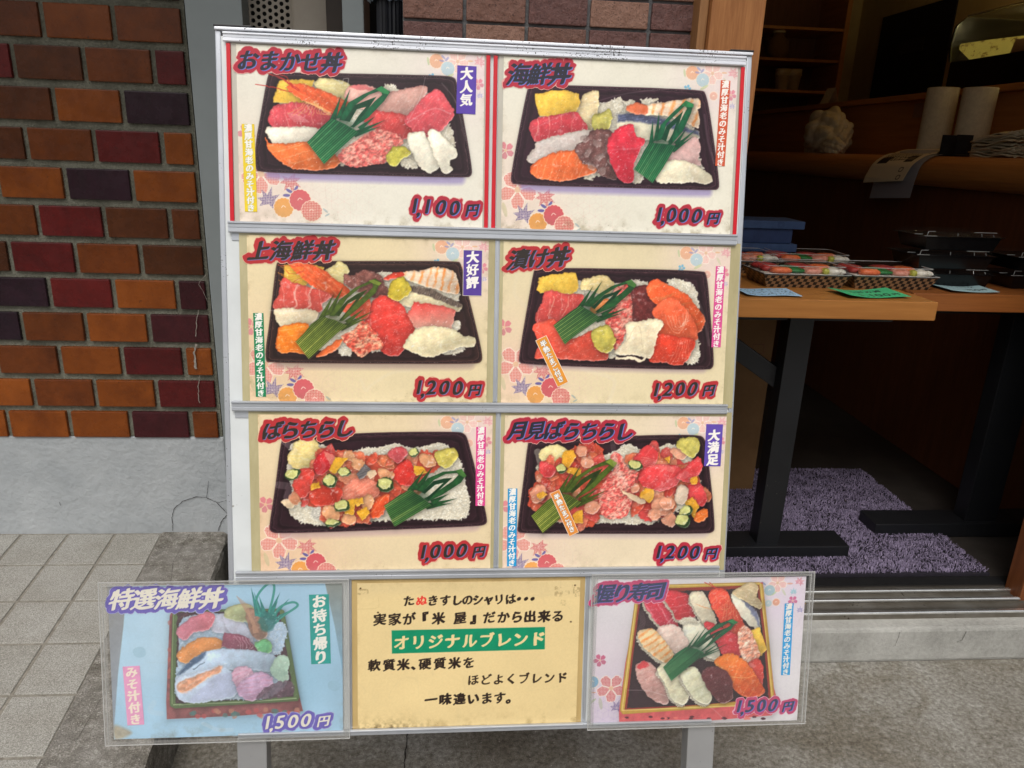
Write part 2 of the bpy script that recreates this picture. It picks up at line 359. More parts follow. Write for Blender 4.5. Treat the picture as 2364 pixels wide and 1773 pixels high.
def salmon(c, pts, ang=60, col=ORANGE, **kw): c.fill(pts, col, bev=.5, var=.1, shadow=.45, stripes=((ang, 15, .16, (252, 188, 138), .8, 5), (ang + 5, 5, .2, (244, 140, 84), .35, 2)), speck=.006, gloss=.25, edge=(214, 84, 38), ew=2.5, **kw)
def tuna(c, pts, ang=20, col=TUNA, st=.4, **kw): c.fill(pts, col, bev=.5, var=.12, shadow=.45, stripes=((ang, 24, .12, (240, 178, 164), min(st * 1.4, 1), 8), (ang + 8, 6, .2, (226, 112, 104), .3, 3)), speck=.012, gloss=.22, **kw)
def white(c, pts, col=PALE, **kw): c.fill(pts, col, bev=.35, bw=9, var=.05, shadow=.45, stripes=((70, 9, .3, (240, 232, 212), .4, 4),), gloss=.3, edge=(200, 184, 156), ew=2, **kw)
def tamago(c, pts, col=(240, 196, 78)): c.fill(pts, col, sm=False, bev=.3, var=.1, shadow=.45, edge=(214, 160, 50), ew=2.5, rag=.8); c.fill(pts, (150, 100, 40), sm=False, alpha=.0); _specks(c, pts, (176, 122, 44), 40)
def _specks(c, pts, col, n):
    p = c.M(pts); r = np.random.default_rng(c.seed); lo, hi = p.min(0), p.max(0)
    for q in r.random((n, 2)) * (hi - lo) * .76 + lo + (hi - lo) * .12:
        c.line([q, q + r.random(2) * 4 - 2], col, .8, .55, px=True)
def wasabi(c, pts, col=(196, 186, 76)): c.fill(pts, col, bev=.75, bw=8, var=.16, vs=7, shadow=.5, rag=1.4, edge=(160, 150, 52), ew=2, lt=(-.3, -.9))
def ginger(c, pts, col=(228, 212, 150)): c.fill(pts, col, bev=.5, var=.1, shadow=.4, rag=1.2, stripes=((100, 8, .3, (246, 236, 196), .6, 5),), edge=(190, 168, 104), ew=2, gloss=.2)
def shrimp(c, pts, ang=15, sp=19): c.fill(pts, (238, 214, 186), bev=.45, var=.06, shadow=.45, stripes=((ang, sp, .5, (240, 138, 62), .95, 5), (ang + 78, 9, .25, (244, 150, 80), .35, 4)), rag=1.0, edge=(236, 206, 176), ew=2)
def jelly(c, pts, col=(112, 76, 72)): c.fill(pts, col, bev=.5, var=.3, vs=8, shadow=.35, rag=2, speck=.05, gloss=.3, edge=(84, 56, 54), ew=2)
def amaebi(c, pts): c.fill(pts, (228, 92, 48), bev=.5, var=.16, vs=9, shadow=.45, stripes=((130, 14, .3, (242, 158, 108), .6, 5),), gloss=.35, speck=.01)
def chunks(c, pts, n, cols, size=(26, 58), seed=1):
    p = c.M(pts); r = np.random.default_rng(seed); P = np.asarray(pts, float); lo, hi = P.min(0), P.max(0); S = smooth(P); k = 0; tries = 0
    while k < n and tries < n * 8:
        tries += 1; q = r.random(2) * (hi - lo) + lo
        if sdist(S, q[:1][None], q[1:][None])[0, 0] < 4: continue
        k += 1; a = r.uniform(*size); col = cols[r.integers(len(cols))]
        c.blob(q[0], q[1], a, a * r.uniform(.45, .8), col, rot=r.random() * 180, jag=.28, n=7, bev=.5, bw=6, var=.18, vs=7, shadow=.28, sd=3, soft=1.8, alpha=.92, gloss=.4, speck=.01, stripes=((r.random() * 180, 11, .2, (246, 196, 170), .45, 4),))
REDS = ((204, 66, 56), (216, 86, 62), (224, 112, 76), (210, 78, 72), (226, 126, 84), (222, 142, 108), (196, 70, 58), (226, 124, 94), (218, 98, 70))

# --- the blossom border printed on every menu sheet -------------------------------------------
def hatch(c, D, X, Y, sl, col, al, per=3.4, paper=(244, 228, 210)):
    q = np.sin((X + Y) * np.pi / per) * np.sin((X - Y) * np.pi / per); k = np.clip(q * 3 + .3, 0, 1)[..., None] * .75
    m = (np.clip(D + .5, 0, 1) * al)[..., None]; cc = C3(col) * (1 - k) + C3(paper) * k
    c.im[sl] = c.im[sl] * (1 - m) + cc * m
def motif(c, cx, cy, pts, col, al=.85, ht=False, out=None):
    p = np.asarray(pts) + (cx, cy); w = c.win(p, 4)
    if w is None: return
    sl, X, Y = w; D = sdist(p, X, Y)
    if out is not None: m = (np.clip(D + 2, 0, 1) * al)[..., None]; c.im[sl] = c.im[sl] * (1 - m) + C3(out) * m
    if ht: hatch(c, D, X, Y, sl, col, al)
    else:
        g = np.clip(.5 + (Y - cy) / (np.ptp(p[:, 1]) + 1), 0, 1)[..., None]; m = (np.clip(D + .5, 0, 1) * al)[..., None]
        c.im[sl] = c.im[sl] * (1 - m) + (C3(col) * (1 - .18 * g) + .10 * g) * m
def cherry(c, x, y, R, col, al=.8, ht=False, rot=0, cen=(240, 190, 150)):
    for i in range(5):
        a = rot + i * 2 * np.pi / 5; t = np.array([(.16, -.07), (.55, -.34), (.9, -.26), (.98, -.06), (.88, 0), (.98, .06), (.9, .26), (.55, .34), (.16, .07)]) * R
        motif(c, x, y, np.stack([t[:, 0] * np.cos(a) - t[:, 1] * np.sin(a), t[:, 0] * np.sin(a) + t[:, 1] * np.cos(a)], 1), col, al, ht, out=(250, 236, 222) if ht else None)
    a = np.arange(12) / 12 * 2 * np.pi; motif(c, x, y, np.stack([np.cos(a), np.sin(a)], 1) * R * .16, cen, al)
def maple(c, x, y, R, col, al=.85, ht=True, rot=0):
    r = []; 
    for i in range(7): r += [(i - 3, 1. - .1 * abs(i - 3)), (i - 2.5, .42)]
    a = np.array([q[0] for q in r]) * .78 + rot - np.pi / 2; rr = np.array([q[1] for q in r]) * R; rr[-1] = R * .2
    motif(c, x, y, np.stack([np.cos(a) * rr, np.sin(a) * rr], 1), col, al, ht)
    for i in range(7): b = (i - 3) * .78 + rot - np.pi / 2; c.line([(x, y), (x + np.cos(b) * R * .8, y + np.sin(b) * R * .8)], (244, 228, 216), .8, .6 * al, px=True)
def mum(c, x, y, R, col, al=.9, ht=False):
    a = np.linspace(0, 2 * np.pi, 96, endpoint=False); rr = R * (1 + .07 * np.abs(np.sin(a * 8)) - .05); motif(c, x, y, np.stack([np.cos(a), np.sin(a)], 1) * rr[:, None], col, al, ht, out=(248, 226, 200))
    c.line([(x - R * .22, y), (x - R * .05, y - R * .2), (x + R * .2, y - R * .05)], (252, 238, 220), 1.3, .9, px=True)
def leaf(c, x, y, L, ang, col, al=.6, w=.3):
    t = np.linspace(0, np.pi, 8); p = np.concatenate([np.stack([-np.cos(t), np.sin(t) * w], 1), np.stack([np.cos(t), -np.sin(t) * w], 1)[1:-1]]) * L / 2; a = np.radians(ang)
    motif(c, x, y, np.stack([p[:, 0] * np.cos(a) - p[:, 1] * np.sin(a), p[:, 0] * np.sin(a) + p[:, 1] * np.cos(a)], 1), col, al)
def tint(c, cx, cy, R, col, al):
    Y, X = np.mgrid[:c.H, :c.W]; m = (al * np.exp(-((X - cx)**2 + (Y - cy)**2) / R**2) * (1 + .3 * fnoise(c.H, c.W, 40, c.k)))[..., None]
    c.im = c.im * (1 - m) + C3(col) * m
def asanoha(c, cx, cy, R, col, al):
    r = np.random.default_rng(3); s_ = 15.
    for i in range(-7, 8):
        for j in range(-7, 8):
            x, y = cx + (i + .5 * (j % 2)) * s_ * 1.73, cy + j * s_ * 1.5
            d = np.hypot(x - cx, y - cy) / R
            if d > 1: continue
            for k in range(6): a = k * np.pi / 3 + np.pi / 6; c.line([(x, y), (x + np.cos(a) * s_, y + np.sin(a) * s_)], col, .7, al * (1 - d), px=True)
def border(c, ox=0, oy=0, fade=1.0, warm=(236, 206, 190)):
    """cherry, maple and chrysanthemum cluster at the lower left and the paler spray at the upper right"""
    W, H = c.W, c.H; k = W / 538.
    X = lambda x: (x + ox) * k; Y = lambda y: (y * .955 + oy) * k
    tint(c, X(30), Y(330), 130 * k, warm, .6); tint(c, W - 40 * k, 30 * k, 100 * k, (236, 208, 214), .6)
    asanoha(c, X(190), Y(360), 130 * k, (226, 190, 176), .5 * fade); asanoha(c, W - 70 * k, 60 * k, 90 * k, (232, 208, 196), .4)
    f = fade
    cherry(c, X(8), Y(213), 20 * k, (222, 118, 132), .8 * f, rot=.5); cherry(c, X(37), Y(303), 44 * k, (216, 92, 84), .8 * f, True, rot=.3)
    leaf(c, X(8), Y(350), 34 * k, 75, (206, 196, 150), .6 * f)
    maple(c, X(100), Y(316), 30 * k, (196, 58, 66), .85 * f, True, rot=2.9)
    maple(c, X(52), Y(364), 32 * k, (84, 66, 128), .9 * f, True, rot=.25)
    for q in ((98, 340, 30), (112, 335, -60), (92, 350, 0)): leaf(c, X(q[0]), Y(q[1]), 17 * k, q[2], (92, 84, 156), .9 * f, .4)
    mum(c, X(85), Y(378), 21 * k, (236, 158, 76), .95 * f); mum(c, X(121), Y(360), 23 * k, (214, 84, 92), .95 * f); mum(c, X(146), Y(384), 22 * k, (204, 70, 66), .9 * f, True)
    leaf(c, X(176), Y(382), 14 * k, 40, (130, 160, 170), .6 * f); leaf(c, X(180), Y(392), 12 * k, -30, (130, 160, 170), .6 * f)
    R_ = W
    mum(c, R_ - 107 * k, 17 * k, 15 * k, (242, 170, 130), .75); cherry(c, R_ - 60 * k, 16 * k, 25 * k, (238, 176, 168), .75, True, rot=.3)
    maple(c, R_ - 12 * k, 16 * k, 18 * k, (222, 120, 142), .75, True, rot=.4); leaf(c, R_ - 32 * k, 14 * k, 13 * k, 0, (240, 180, 130), .7)
    mum(c, R_ - 82 * k, 32 * k, 15 * k, (168, 206, 224), .7)
    for q in ((-92, 8, 40), (-84, 12, -50), (-95, 16, 10)): leaf(c, R_ + q[0] * k, q[1] * k, 12 * k, q[2], (150, 150, 204), .65, .4)
    leaf(c, R_ - 125 * k, 18 * k, 18 * k, 80, (190, 206, 150), .65); leaf(c, R_ - 78 * k, 48 * k, 22 * k, -30, (196, 210, 150), .6); leaf(c, R_ - 28 * k, 34 * k, 20 * k, 60, (206, 206, 160), .5)
    cherry(c, R_ - 117 * k, 52 * k, 9 * k, (96, 176, 214), .8); mum(c, R_ - 55 * k, 66 * k, 9 * k, (236, 160, 140), .6); cherry(c, R_ - 14 * k, 62 * k, 13 * k, (226, 120, 140), .75, rot=.3); maple(c, R_ - 10 * k, 88 * k, 10 * k, (130, 130, 206), .7)
def weather(c, col=(120, 104, 70), bottom=.5, top=.15, sides=.2):
    """grime that crept in from the edges of the sleeve, and faint water marks"""
    Y, X = np.mgrid[:c.H, :c.W]; n = fnoise(c.H, c.W, 18, c.k + 50, 4); n2 = np.random.default_rng(c.k).random((c.H, c.W))
    e = bottom * np.exp(-(c.H - Y) / 16.) + top * np.exp(-Y / 10.) + sides * (np.exp(-X / 6.) + np.exp(-(c.W - X) / 6.))
    m = np.clip(e * (n * 1.6 + .1), 0, .4); sp = ((n2 > .985) & (n > .2)) * np.clip(e * 3 + .05, 0, .7)
    m = np.maximum(m, sp)[..., None]; c.im = c.im * (1 - m) + C3(col) * m
    c.im *= (1 + .025 * fnoise(c.H, c.W, 90, c.k + 60, 3) + .012 * fnoise(c.H, c.W, 3, c.k + 61, 1))[..., None]
    w = np.abs(fnoise(c.H, c.W, 110, c.k + 70, 2)); k = (np.exp(-(w / .012)**2) * .05 * (fnoise(c.H, c.W, 60, c.k + 71) > .1))[..., None]
    c.im = c.im * (1 - k) + C3((150, 140, 116)) * k
def photo_grain(c, pts):
    p = c.M(pts); w = c.win(p, 2); sl, X, Y = w; D = sdist(p, X, Y); h, wd = D.shape; m = np.clip((D - 3) / 5, 0, 1)
    fx = m * (2.3 * fnoise(h, wd, 11, c.k + 15, 2) + 1.1 * fnoise(h, wd, 4, c.k + 16, 1)); fy = m * (2.0 * fnoise(h, wd, 11, c.k + 17, 2) + 1.1 * fnoise(h, wd, 4, c.k + 18, 1))
    yy, xx = np.mgrid[:h, :wd]; sy, sx = np.clip(yy + fy, 0, h - 1.01), np.clip(xx + fx, 0, wd - 1.01); y0, x0 = sy.astype(int), sx.astype(int); a, b = (sy - y0)[..., None], (sx - x0)[..., None]; q = c.im[sl].copy()
    c.im[sl] = (q[y0, x0] * (1 - b) + q[y0, x0 + 1] * b) * (1 - a) + (q[y0 + 1, x0] * (1 - b) + q[y0 + 1, x0 + 1] * b) * a
    lum = c.im[sl].mean(2); rel = fnoise(h, wd, 6, c.k + 25, 3); gy, gx = np.gradient(rel); wet = np.clip((gy * .9 + gx * .5) * -3.2 - .55, 0, .55) * m * (lum > .30); c.im[sl] += (1 - c.im[sl]) * wet[..., None]
    g = 1 + m * (.045 * fnoise(h, wd, 2.6, c.k + 5, 2) + .08 * fnoise(h, wd, 22, c.k + 6, 2)); q = c.im[sl]; b = (q + np.roll(q, 1, 0) + np.roll(q, -1, 0) + np.roll(q, 1, 1) + np.roll(q, -1, 1)) / 5; c.im[sl] = (q * (1 - .65 * m[..., None]) + b * .65 * m[..., None]) * g[..., None]
    s_ = np.clip((fnoise(h, wd, 3.2, c.k + 8, 2) - .70) * 4, 0, .4) * m * (c.im[sl].max(2) > .5); c.im[sl] += (1 - c.im[sl]) * s_[..., None]
def glare(c, segs):  # sheen of the plastic, painted into the sheet's colour as pale streaks
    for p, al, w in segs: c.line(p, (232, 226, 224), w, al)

# --- lettering ---------------------------------------------------------------------------------
GL = {}
_tc = bpy.data.curves.new('lettering', 'FONT'); _to = bpy.data.objects.new('lettering', _tc); bpy.context.scene.collection.objects.link(_to)
def glyph(ch):
    if ch not in GL:
        _tc.body = ch; me = bpy.data.meshes.new_from_object(_to.evaluated_get(bpy.context.evaluated_depsgraph_get()))
        co = np.zeros(len(me.vertices) * 3); me.vertices.foreach_get('co', co); co = co.reshape(-1, 3)[:, :2]
        me.calc_loop_triangles(); t = np.zeros(len(me.loop_triangles) * 3, int); me.loop_triangles.foreach_get('vertices', t); bpy.data.meshes.remove(me)
        if ord(ch) < 128: co = co - [(co[:, 0].min() + co[:, 0].max()) / 2, .35]
        else: co = co - [.5, .38]
        GL[ch] = co[t.reshape(-1, 3)]
    return GL[ch]
def letters(h, w, items, pen=(.05, .025, -35), SS=3, wob=.016, rise=.09):
    """items: (char, x, y, size, shear, rot) in canvas dots, y down. Returns coverage 0..1 as if inked with a slanted flat pen."""
    m0 = np.zeros((h * SS, w * SS), bool); m1 = m0.copy(); em = 1
    for ch, x, y, sz, sh, rot in items:
        if ch in ' ': continue
        T = glyph(ch).copy(); em = sz; m = m1 if len(T) > 140 else m0
        T[..., 1] += rise * T[..., 0]; T[..., 0] += sh * T[..., 1] + wob * np.sin(T[..., 1] * 7 + x); T[..., 1] += wob * np.sin(T[..., 0] * 6 + y)
        cr, sr = np.cos(rot), np.sin(rot); px = (x + sz * (T[..., 0] * cr - T[..., 1] * sr)) * SS; py = (y - sz * (T[..., 0] * sr + T[..., 1] * cr)) * SS
        for (x0, x1, x2), (y0, y1, y2) in zip(px, py):
            a0, a1 = max(int(min(x0, x1, x2)) - 1, 0), min(int(max(x0, x1, x2)) + 2, w * SS); b0, b1 = max(int(min(y0, y1, y2)) - 1, 0), min(int(max(y0, y1, y2)) + 2, h * SS)
            if a1 <= a0 or b1 <= b0: continue
            X = np.arange(a0, a1)[None, :] + .5; Y = np.arange(b0, b1)[:, None] + .5
            e0 = (x1 - x0) * (Y - y0) - (y1 - y0) * (X - x0); e1 = (x2 - x1) * (Y - y1) - (y2 - y1) * (X - x1); e2 = (x0 - x2) * (Y - y2) - (y0 - y2) * (X - x2)
            m[b0:b1, a0:a1] |= ((e0 >= 0) & (e1 >= 0) & (e2 >= 0)) | ((e0 <= 0) & (e1 <= 0) & (e2 <= 0))
    out = m0 | m1
    for m, kk in ((m0, 1.), (m1, .78)):
        if not m.any(): continue
        a, b, ang = pen[0] * em * SS * kk, pen[1] * em * SS * kk, np.radians(pen[2]); R = int(max(a, b)) + 1
        for dy in range(-R, R + 1):
            for dx in range(-R, R + 1):
                q = ((dx * np.cos(ang) + dy * np.sin(ang)) / max(a, .6))**2 + ((-dx * np.sin(ang) + dy * np.cos(ang)) / max(b, .6))**2
                if 0 < q <= 1: out |= np.roll(np.roll(m, dy, 0), dx, 1)
    return out.reshape(h, SS, w, SS).mean((1, 3))
def near(mask, R):
    """distance (in dots, up to R) from every dot to the mask"""
    d = np.where(mask, 0., R + 2.); o = sorted((np.hypot(i, j), i, j) for i in range(-R, R + 1) for j in range(-R, R + 1) if np.hypot(i, j) <= R)
    for r, i, j in o[1:]:
        s_ = np.zeros_like(mask); ys, yd = (slice(0, mask.shape[0] - i), slice(i, None)) if i >= 0 else (slice(-i, None), slice(0, i)); xs, xd = (slice(0, mask.shape[1] - j), slice(j, None)) if j >= 0 else (slice(-j, None), slice(0, j))
        s_[yd, xd] = mask[ys, xs]; d = np.where(s_ & (d > r), r, d)
    return d
# ---------------------------------------------------------------- what is printed on the eight food sheets and the text sheet
DOT = .00068
def paint_omakase(c):
    border(c, 11, -17, .9); weather(c)
    tray(c, [(425, 362), (1000, 372), (1790, 388), (1868, 402), (1888, 440), (1960, 830), (2010, 1130), (2002, 1178), (1960, 1194), (1100, 1172), (330, 1152), (306, 1120), (302, 940), (340, 730), (400, 385)])
    c.grains([(470, 430), (780, 400), (1330, 470), (1680, 480), (1830, 760), (1870, 920), (1830, 1130), (1480, 1110), (960, 1090), (460, 1080), (400, 900), (440, 600)], k=.915)
    c.grains([(1760, 800), (1830, 770), (1870, 920), (1840, 960), (1760, 900)]); c.grains([(1450, 1060), (1560, 1050), (1570, 1110), (1470, 1112)]); c.grains([(1310, 480), (1360, 460), (1440, 500), (1340, 520)]); c.grains([(945, 1010), (1030, 1010), (1020, 1085), (960, 1085)])
    tamago(c, [(490, 432), (600, 428), (760, 432), (700, 612), (560, 600), (448, 596)])
    ginger(c, [(780, 440), (850, 408), (1060, 470), (1010, 580), (900, 545), (790, 475)])
    c.line([(920, 410), (985, 450), (1000, 420), (1035, 415), (1030, 465)], (205, 205, 200), 1.6, .7)
    c.fill([(1030, 490), (1130, 465), (1250, 488), (1340, 520), (1480, 500), (1640, 470), (1630, 560), (1500, 705), (1290, 690), (1040, 600)], (226, 172, 158), bev=.45, var=.06, shadow=.4, stripes=((40, 8, .3, (240, 206, 192), .5, 4),), edge=(206, 128, 122), ew=3)
    c.fill([(1040, 470), (1140, 462), (1230, 500), (1120, 500)], (214, 96, 100), alpha=.7)
    tuna(c, [(1180, 690), (1260, 668), (1490, 705), (1570, 770), (1470, 890), (1310, 840), (1150, 740)], 30, (216, 76, 74))
    tuna(c, [(1690, 515), (1750, 508), (1800, 580), (1862, 690), (1750, 830), (1660, 872), (1560, 830), (1480, 745), (1560, 640)], 35, (218, 84, 92), .3)
    tuna(c, [(490, 620), (700, 610), (900, 680), (880, 800), (600, 790), (480, 805), (408, 750), (425, 680)], -10, (208, 76, 84), .7)
    for t in range(7): c.line([(560 + 8 * t, 680 + 12 * t), (640 + 15 * t, 700 + 8 * t)], (244, 214, 208), 1.8, .35)
    white(c, [(388, 805), (560, 800), (760, 798), (820, 850), (740, 930), (560, 925), (450, 915)], (234, 226, 206))
    salmon(c, [(385, 880), (420, 922), (560, 925), (740, 918), (900, 985), (962, 1080), (830, 1128), (600, 1112), (440, 1010)], 75, (238, 118, 58))
    c.mince([(960, 1010), (1100, 900), (1280, 808), (1450, 880), (1440, 960), (1350, 1060), (1240, 1085), (1120, 1110), (1010, 1085)])
    white(c, [(1500, 872), (1610, 836), (1650, 880), (1740, 1080), (1700, 1146), (1650, 1142), (1570, 1060)], (242, 236, 214))
    white(c, [(1665, 868), (1700, 815), (1800, 890), (1893, 1000), (1826, 1072), (1850, 1135), (1780, 1146), (1710, 1010)], (242, 236, 214))
    wasabi(c, [(1340, 1020), (1400, 950), (1480, 960), (1515, 1010), (1450, 1050), (1420, 1095), (1360, 1088)])
    amaebi(c, [(560, 470), (690, 465), (900, 540), (1060, 625), (990, 710), (830, 650), (640, 560)])
    for a, b, d in (((650, 500), (520, 420), (402, 372)), ((640, 510), (500, 400), (440, 368)), ((600, 520), (440, 480), (306, 458)), ((610, 490), (540, 400), (480, 372))): c.line([a, b, d], (196, 48, 40), 1.8, .95)
    for i in range(9): c.line([(720 + i * 14, 570 + i * 6), (650 + 22 * i, 640 + 5 * i), (560 + i * 40, 690 + (i % 3) * 8)], (228, 168, 108), 1.3, .8)
    for i in range(4): c.line([(700 + 25 * i, 600), (850, 650 + 10 * i), (900 - i * 10, 700)], (238, 190, 120), 1.6, .8)
    photo_grain(c, [(425, 362), (1000, 372), (1790, 388), (1868, 402), (1888, 440), (1960, 830), (2010, 1130), (2002, 1178), (1960, 1194), (1100, 1172), (330, 1152), (306, 1120), (302, 940), (340, 730), (400, 385)])
    baran(c, (777, 995), (1325, 500), 'fresh')
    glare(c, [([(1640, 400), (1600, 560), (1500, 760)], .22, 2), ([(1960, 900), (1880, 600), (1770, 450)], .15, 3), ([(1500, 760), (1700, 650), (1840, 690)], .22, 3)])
def paint_kaisen(c):
    border(c, 0, 0); weather(c, bottom=.7)
    tray(c, [(340, 345), (700, 352), (1770, 385), (1818, 420), (1870, 740), (1928, 1180), (1915, 1220), (1880, 1232), (1000, 1208), (210, 1186), (180, 1160), (178, 1110), (240, 760), (318, 370)], (52, 26, 38))
    c.grains([(420, 430), (900, 460), (1060, 455), (1210, 480), (1420, 465), (1750, 480), (1755, 780), (1860, 1120), (1800, 1160), (1420, 1150), (1240, 1160), (1100, 1140), (430, 1130), (345, 1050), (345, 660)], k=.915)
    c.grains([(900, 560), (1060, 458), (1110, 470), (1110, 560), (1060, 600), (1060, 740), (1000, 740)]); c.grains([(1120, 490), (1215, 478), (1180, 530)]); c.grains([(1270, 470), (1410, 470), (1330, 510)]); c.grains([(1190, 1120), (1280, 1120), (1260, 1162), (1200, 1160)]); c.grains([(780, 1090), (880, 1060), (880, 1120), (820, 1140)])
    ginger(c, [(790, 440), (850, 402), (905, 412), (905, 530), (850, 725), (790, 680), (690, 575), (760, 515)], (226, 204, 158))
    tamago(c, [(385, 422), (530, 402), (650, 404), (740, 424), (757, 500), (720, 586), (560, 600), (420, 606)])
    tuna(c, [(345, 680), (420, 625), (570, 600), (720, 578), (770, 640), (810, 720), (520, 782), (390, 818), (352, 760)], 10, (204, 66, 76), .7)
    white(c, [(312, 965), (385, 880), (400, 825), (600, 770), (780, 728), (850, 735), (860, 790), (760, 830), (700, 900), (520, 960), (370, 1003)], (206, 192, 184))
    salmon(c, [(343, 1050), (420, 972), (560, 918), (740, 898), (830, 960), (900, 1060), (780, 1112), (600, 1148), (430, 1132), (350, 1088)], 20, (240, 112, 58))
    wasabi(c, [(868, 612), (960, 580), (1000, 556), (1020, 640), (962, 748), (880, 722)], (200, 190, 100))
    jelly(c, [(850, 740), (960, 720), (1030, 760), (1020, 900), (1070, 1090), (1040, 1138), (930, 1100), (880, 1030), (790, 1000), (720, 880), (790, 820)])
    for i in range(8): c.blob(800 + (i % 3) * 90 + i * 8, 800 + i * 38, 34, 24, (150, 128, 122), rot=i * 40, bev=.7, alpha=.6, gloss=.5)
    c.fill([(1068, 595), (1160, 580), (1410, 612), (1600, 690), (1757, 742), (1757, 800), (1500, 806), (1290, 806), (1215, 770), (1180, 700), (1068, 730)], (212, 204, 178), bev=.4, var=.08, shadow=.45, sm=False)
    c.fill([(1068, 598), (1160, 582), (1410, 614), (1600, 690), (1757, 744), (1757, 770), (1600, 735), (1420, 685), (1200, 655), (1068, 660)], (92, 98, 128), sm=False, var=.3, vs=5, soft=5, stripes=((80, 5, .4, (44, 48, 66), .6, 2),))
    shrimp(c, [(1145, 552), (1210, 508), (1320, 520), (1560, 482), (1740, 464), (1757, 530), (1735, 560), (1752, 620), (1740, 705), (1640, 655), (1480, 605), (1220, 587)])
    c.fill([(1145, 552), (1210, 508), (1310, 522), (1310, 590), (1220, 588)], (234, 104, 62), bev=.5, alpha=.85)
    c.fill([(1540, 860), (1720, 788), (1762, 870), (1745, 960), (1760, 1020), (1520, 995)], (214, 174, 168), bev=.4, shadow=.4, var=.1, rag=1.5)
    tuna(c, [(1060, 730), (1190, 684), (1222, 770), (1292, 812), (1260, 900), (1205, 1010), (1200, 1152), (1110, 1152), (1045, 1060), (988, 860)], 80, (214, 48, 66), .15)
    white(c, [(1480, 1000), (1640, 990), (1760, 1045), (1862, 1120), (1832, 1172), (1700, 1160), (1400, 1160)], (226, 216, 186))
    photo_grain(c, [(340, 345), (700, 352), (1770, 385), (1818, 420), (1870, 740), (1928, 1180), (1915, 1220), (1880, 1232), (1000, 1208), (210, 1186), (180, 1160), (178, 1110), (240, 760), (318, 370)])
    baran(c, (1290, 1110), (1675, 500), 'fresh', .94)
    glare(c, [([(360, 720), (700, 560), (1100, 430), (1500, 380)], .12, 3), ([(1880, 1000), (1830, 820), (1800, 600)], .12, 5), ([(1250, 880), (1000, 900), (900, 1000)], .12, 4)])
def paint_jo(c):
    border(c, -1, 0, .95, (232, 190, 160)); weather(c, (112, 92, 50), .6, .2, .3)
    tray(c, [(430, 286), (1000, 290), (1880, 288), (1915, 310), (1960, 520), (2030, 800), (2088, 1055), (2078, 1110), (2020, 1126), (1000, 1122), (350, 1116), (326, 1095), (326, 1000), (360, 780), (408, 330)], (53, 33, 30), (94, 66, 58), (176, 152, 140), 45)
    c.grains([(480, 340), (1000, 380), (1240, 385), (1860, 380), (1890, 650), (1895, 800), (1880, 850), (1990, 960), (1840, 1030), (1480, 1030), (1200, 1050), (1000, 1050), (860, 1040), (430, 1000), (412, 660)], k=.915)
    c.grains([(1230, 390), (1350, 385), (1330, 440), (1250, 430)]); c.grains([(1680, 520), (1880, 540), (1880, 620), (1800, 620)]); c.grains([(930, 1000), (1020, 990), (1020, 1056), (940, 1050)]); c.grains([(1830, 780), (1900, 780), (1890, 850), (1840, 850)]); c.grains([(1700, 990), (1940, 960), (1900, 1035), (1780, 1045)])
    tamago(c, [(490, 322), (640, 310), (800, 342), (790, 372), (640, 490), (482, 440)])
    ginger(c, [(810, 372), (880, 335), (925, 296), (1000, 360), (962, 430), (945, 490), (850, 440)], (230, 212, 146))
    jelly(c, [(965, 400), (1030, 410), (1130, 366), (1220, 390), (1270, 430), (1310, 560), (1200, 585), (1060, 525), (970, 470)], (136, 84, 74))
    amaebi(c, [(520, 305), (640, 302), (800, 372), (900, 450), (1010, 540), (870, 590), (760, 520), (640, 440)])
    for i in range(9): c.line([(640, 330 + i * 14), (540, 330 + i * 22), (430 + (i % 4) * 22, 320 + i * 16)], (232, 150, 50) if i % 3 else (214, 70, 40), 1.5, .8)
    shrimp(c, [(1290, 432), (1430, 385), (1600, 370), (1720, 342), (1850, 380), (1884, 470), (1876, 553), (1740, 522), (1560, 472), (1440, 422)], 12, 17)
    c.fill([(1285, 436), (1390, 386), (1436, 392), (1430, 420)], (226, 72, 50), bev=.5)
    white(c, [(1370, 612), (1490, 500), (1640, 520), (1760, 575), (1905, 640), (1885, 692), (1700, 642), (1500, 655)], (220, 206, 164))
    c.fill([(1490, 490), (1650, 510), (1780, 570), (1906, 632), (1890, 668), (1740, 612), (1600, 562), (1490, 532)], (112, 96, 84), var=.3, vs=5, soft=3, stripes=((30, 5, .4, (54, 46, 44), .7, 2),))
    tuna(c, [(432, 560), (470, 430), (580, 478), (850, 560), (780, 640), (745, 708), (408, 680)], -12, (216, 86, 74), .9)
    for x in (580, 700): c.line([(x + 5, 490), (x - 20, 570), (x - 5, 640), (x - 45, 690)], (244, 208, 190), 3.5, .55)
    white(c, [(398, 690), (560, 680), (745, 702), (700, 800), (600, 812), (462, 816)], (226, 208, 172))
    salmon(c, [(425, 890), (470, 815), (670, 808), (610, 950), (700, 1042), (560, 1030), (428, 1020)], 80, (242, 128, 34))
    salmon(c, [(740, 1056), (930, 920), (905, 1005), (800, 1056)], 60)
    tuna(c, [(1140, 700), (1250, 578), (1370, 600), (1440, 660), (1500, 780), (1538, 862), (1480, 960), (1400, 1052), (1280, 1030), (1240, 920), (1150, 800)], 70, (220, 66, 56), .25)
    tuna(c, [(1000, 640), (1160, 590), (1140, 760), (960, 700)], 30, (224, 92, 62), .2)
    c.mince([(940, 905), (1040, 850), (1120, 775), (1240, 900), (1275, 985), (1180, 1020), (1100, 1066), (1010, 1000)], (212, 84, 66), (240, 178, 142))
    c.fill([(1530, 624), (1760, 655), (1862, 690), (1830, 840), (1540, 826), (1480, 730)], (212, 66, 60), bev=.45, var=.08, shadow=.45, grad=((232, 182, 160), 85), sm=False)
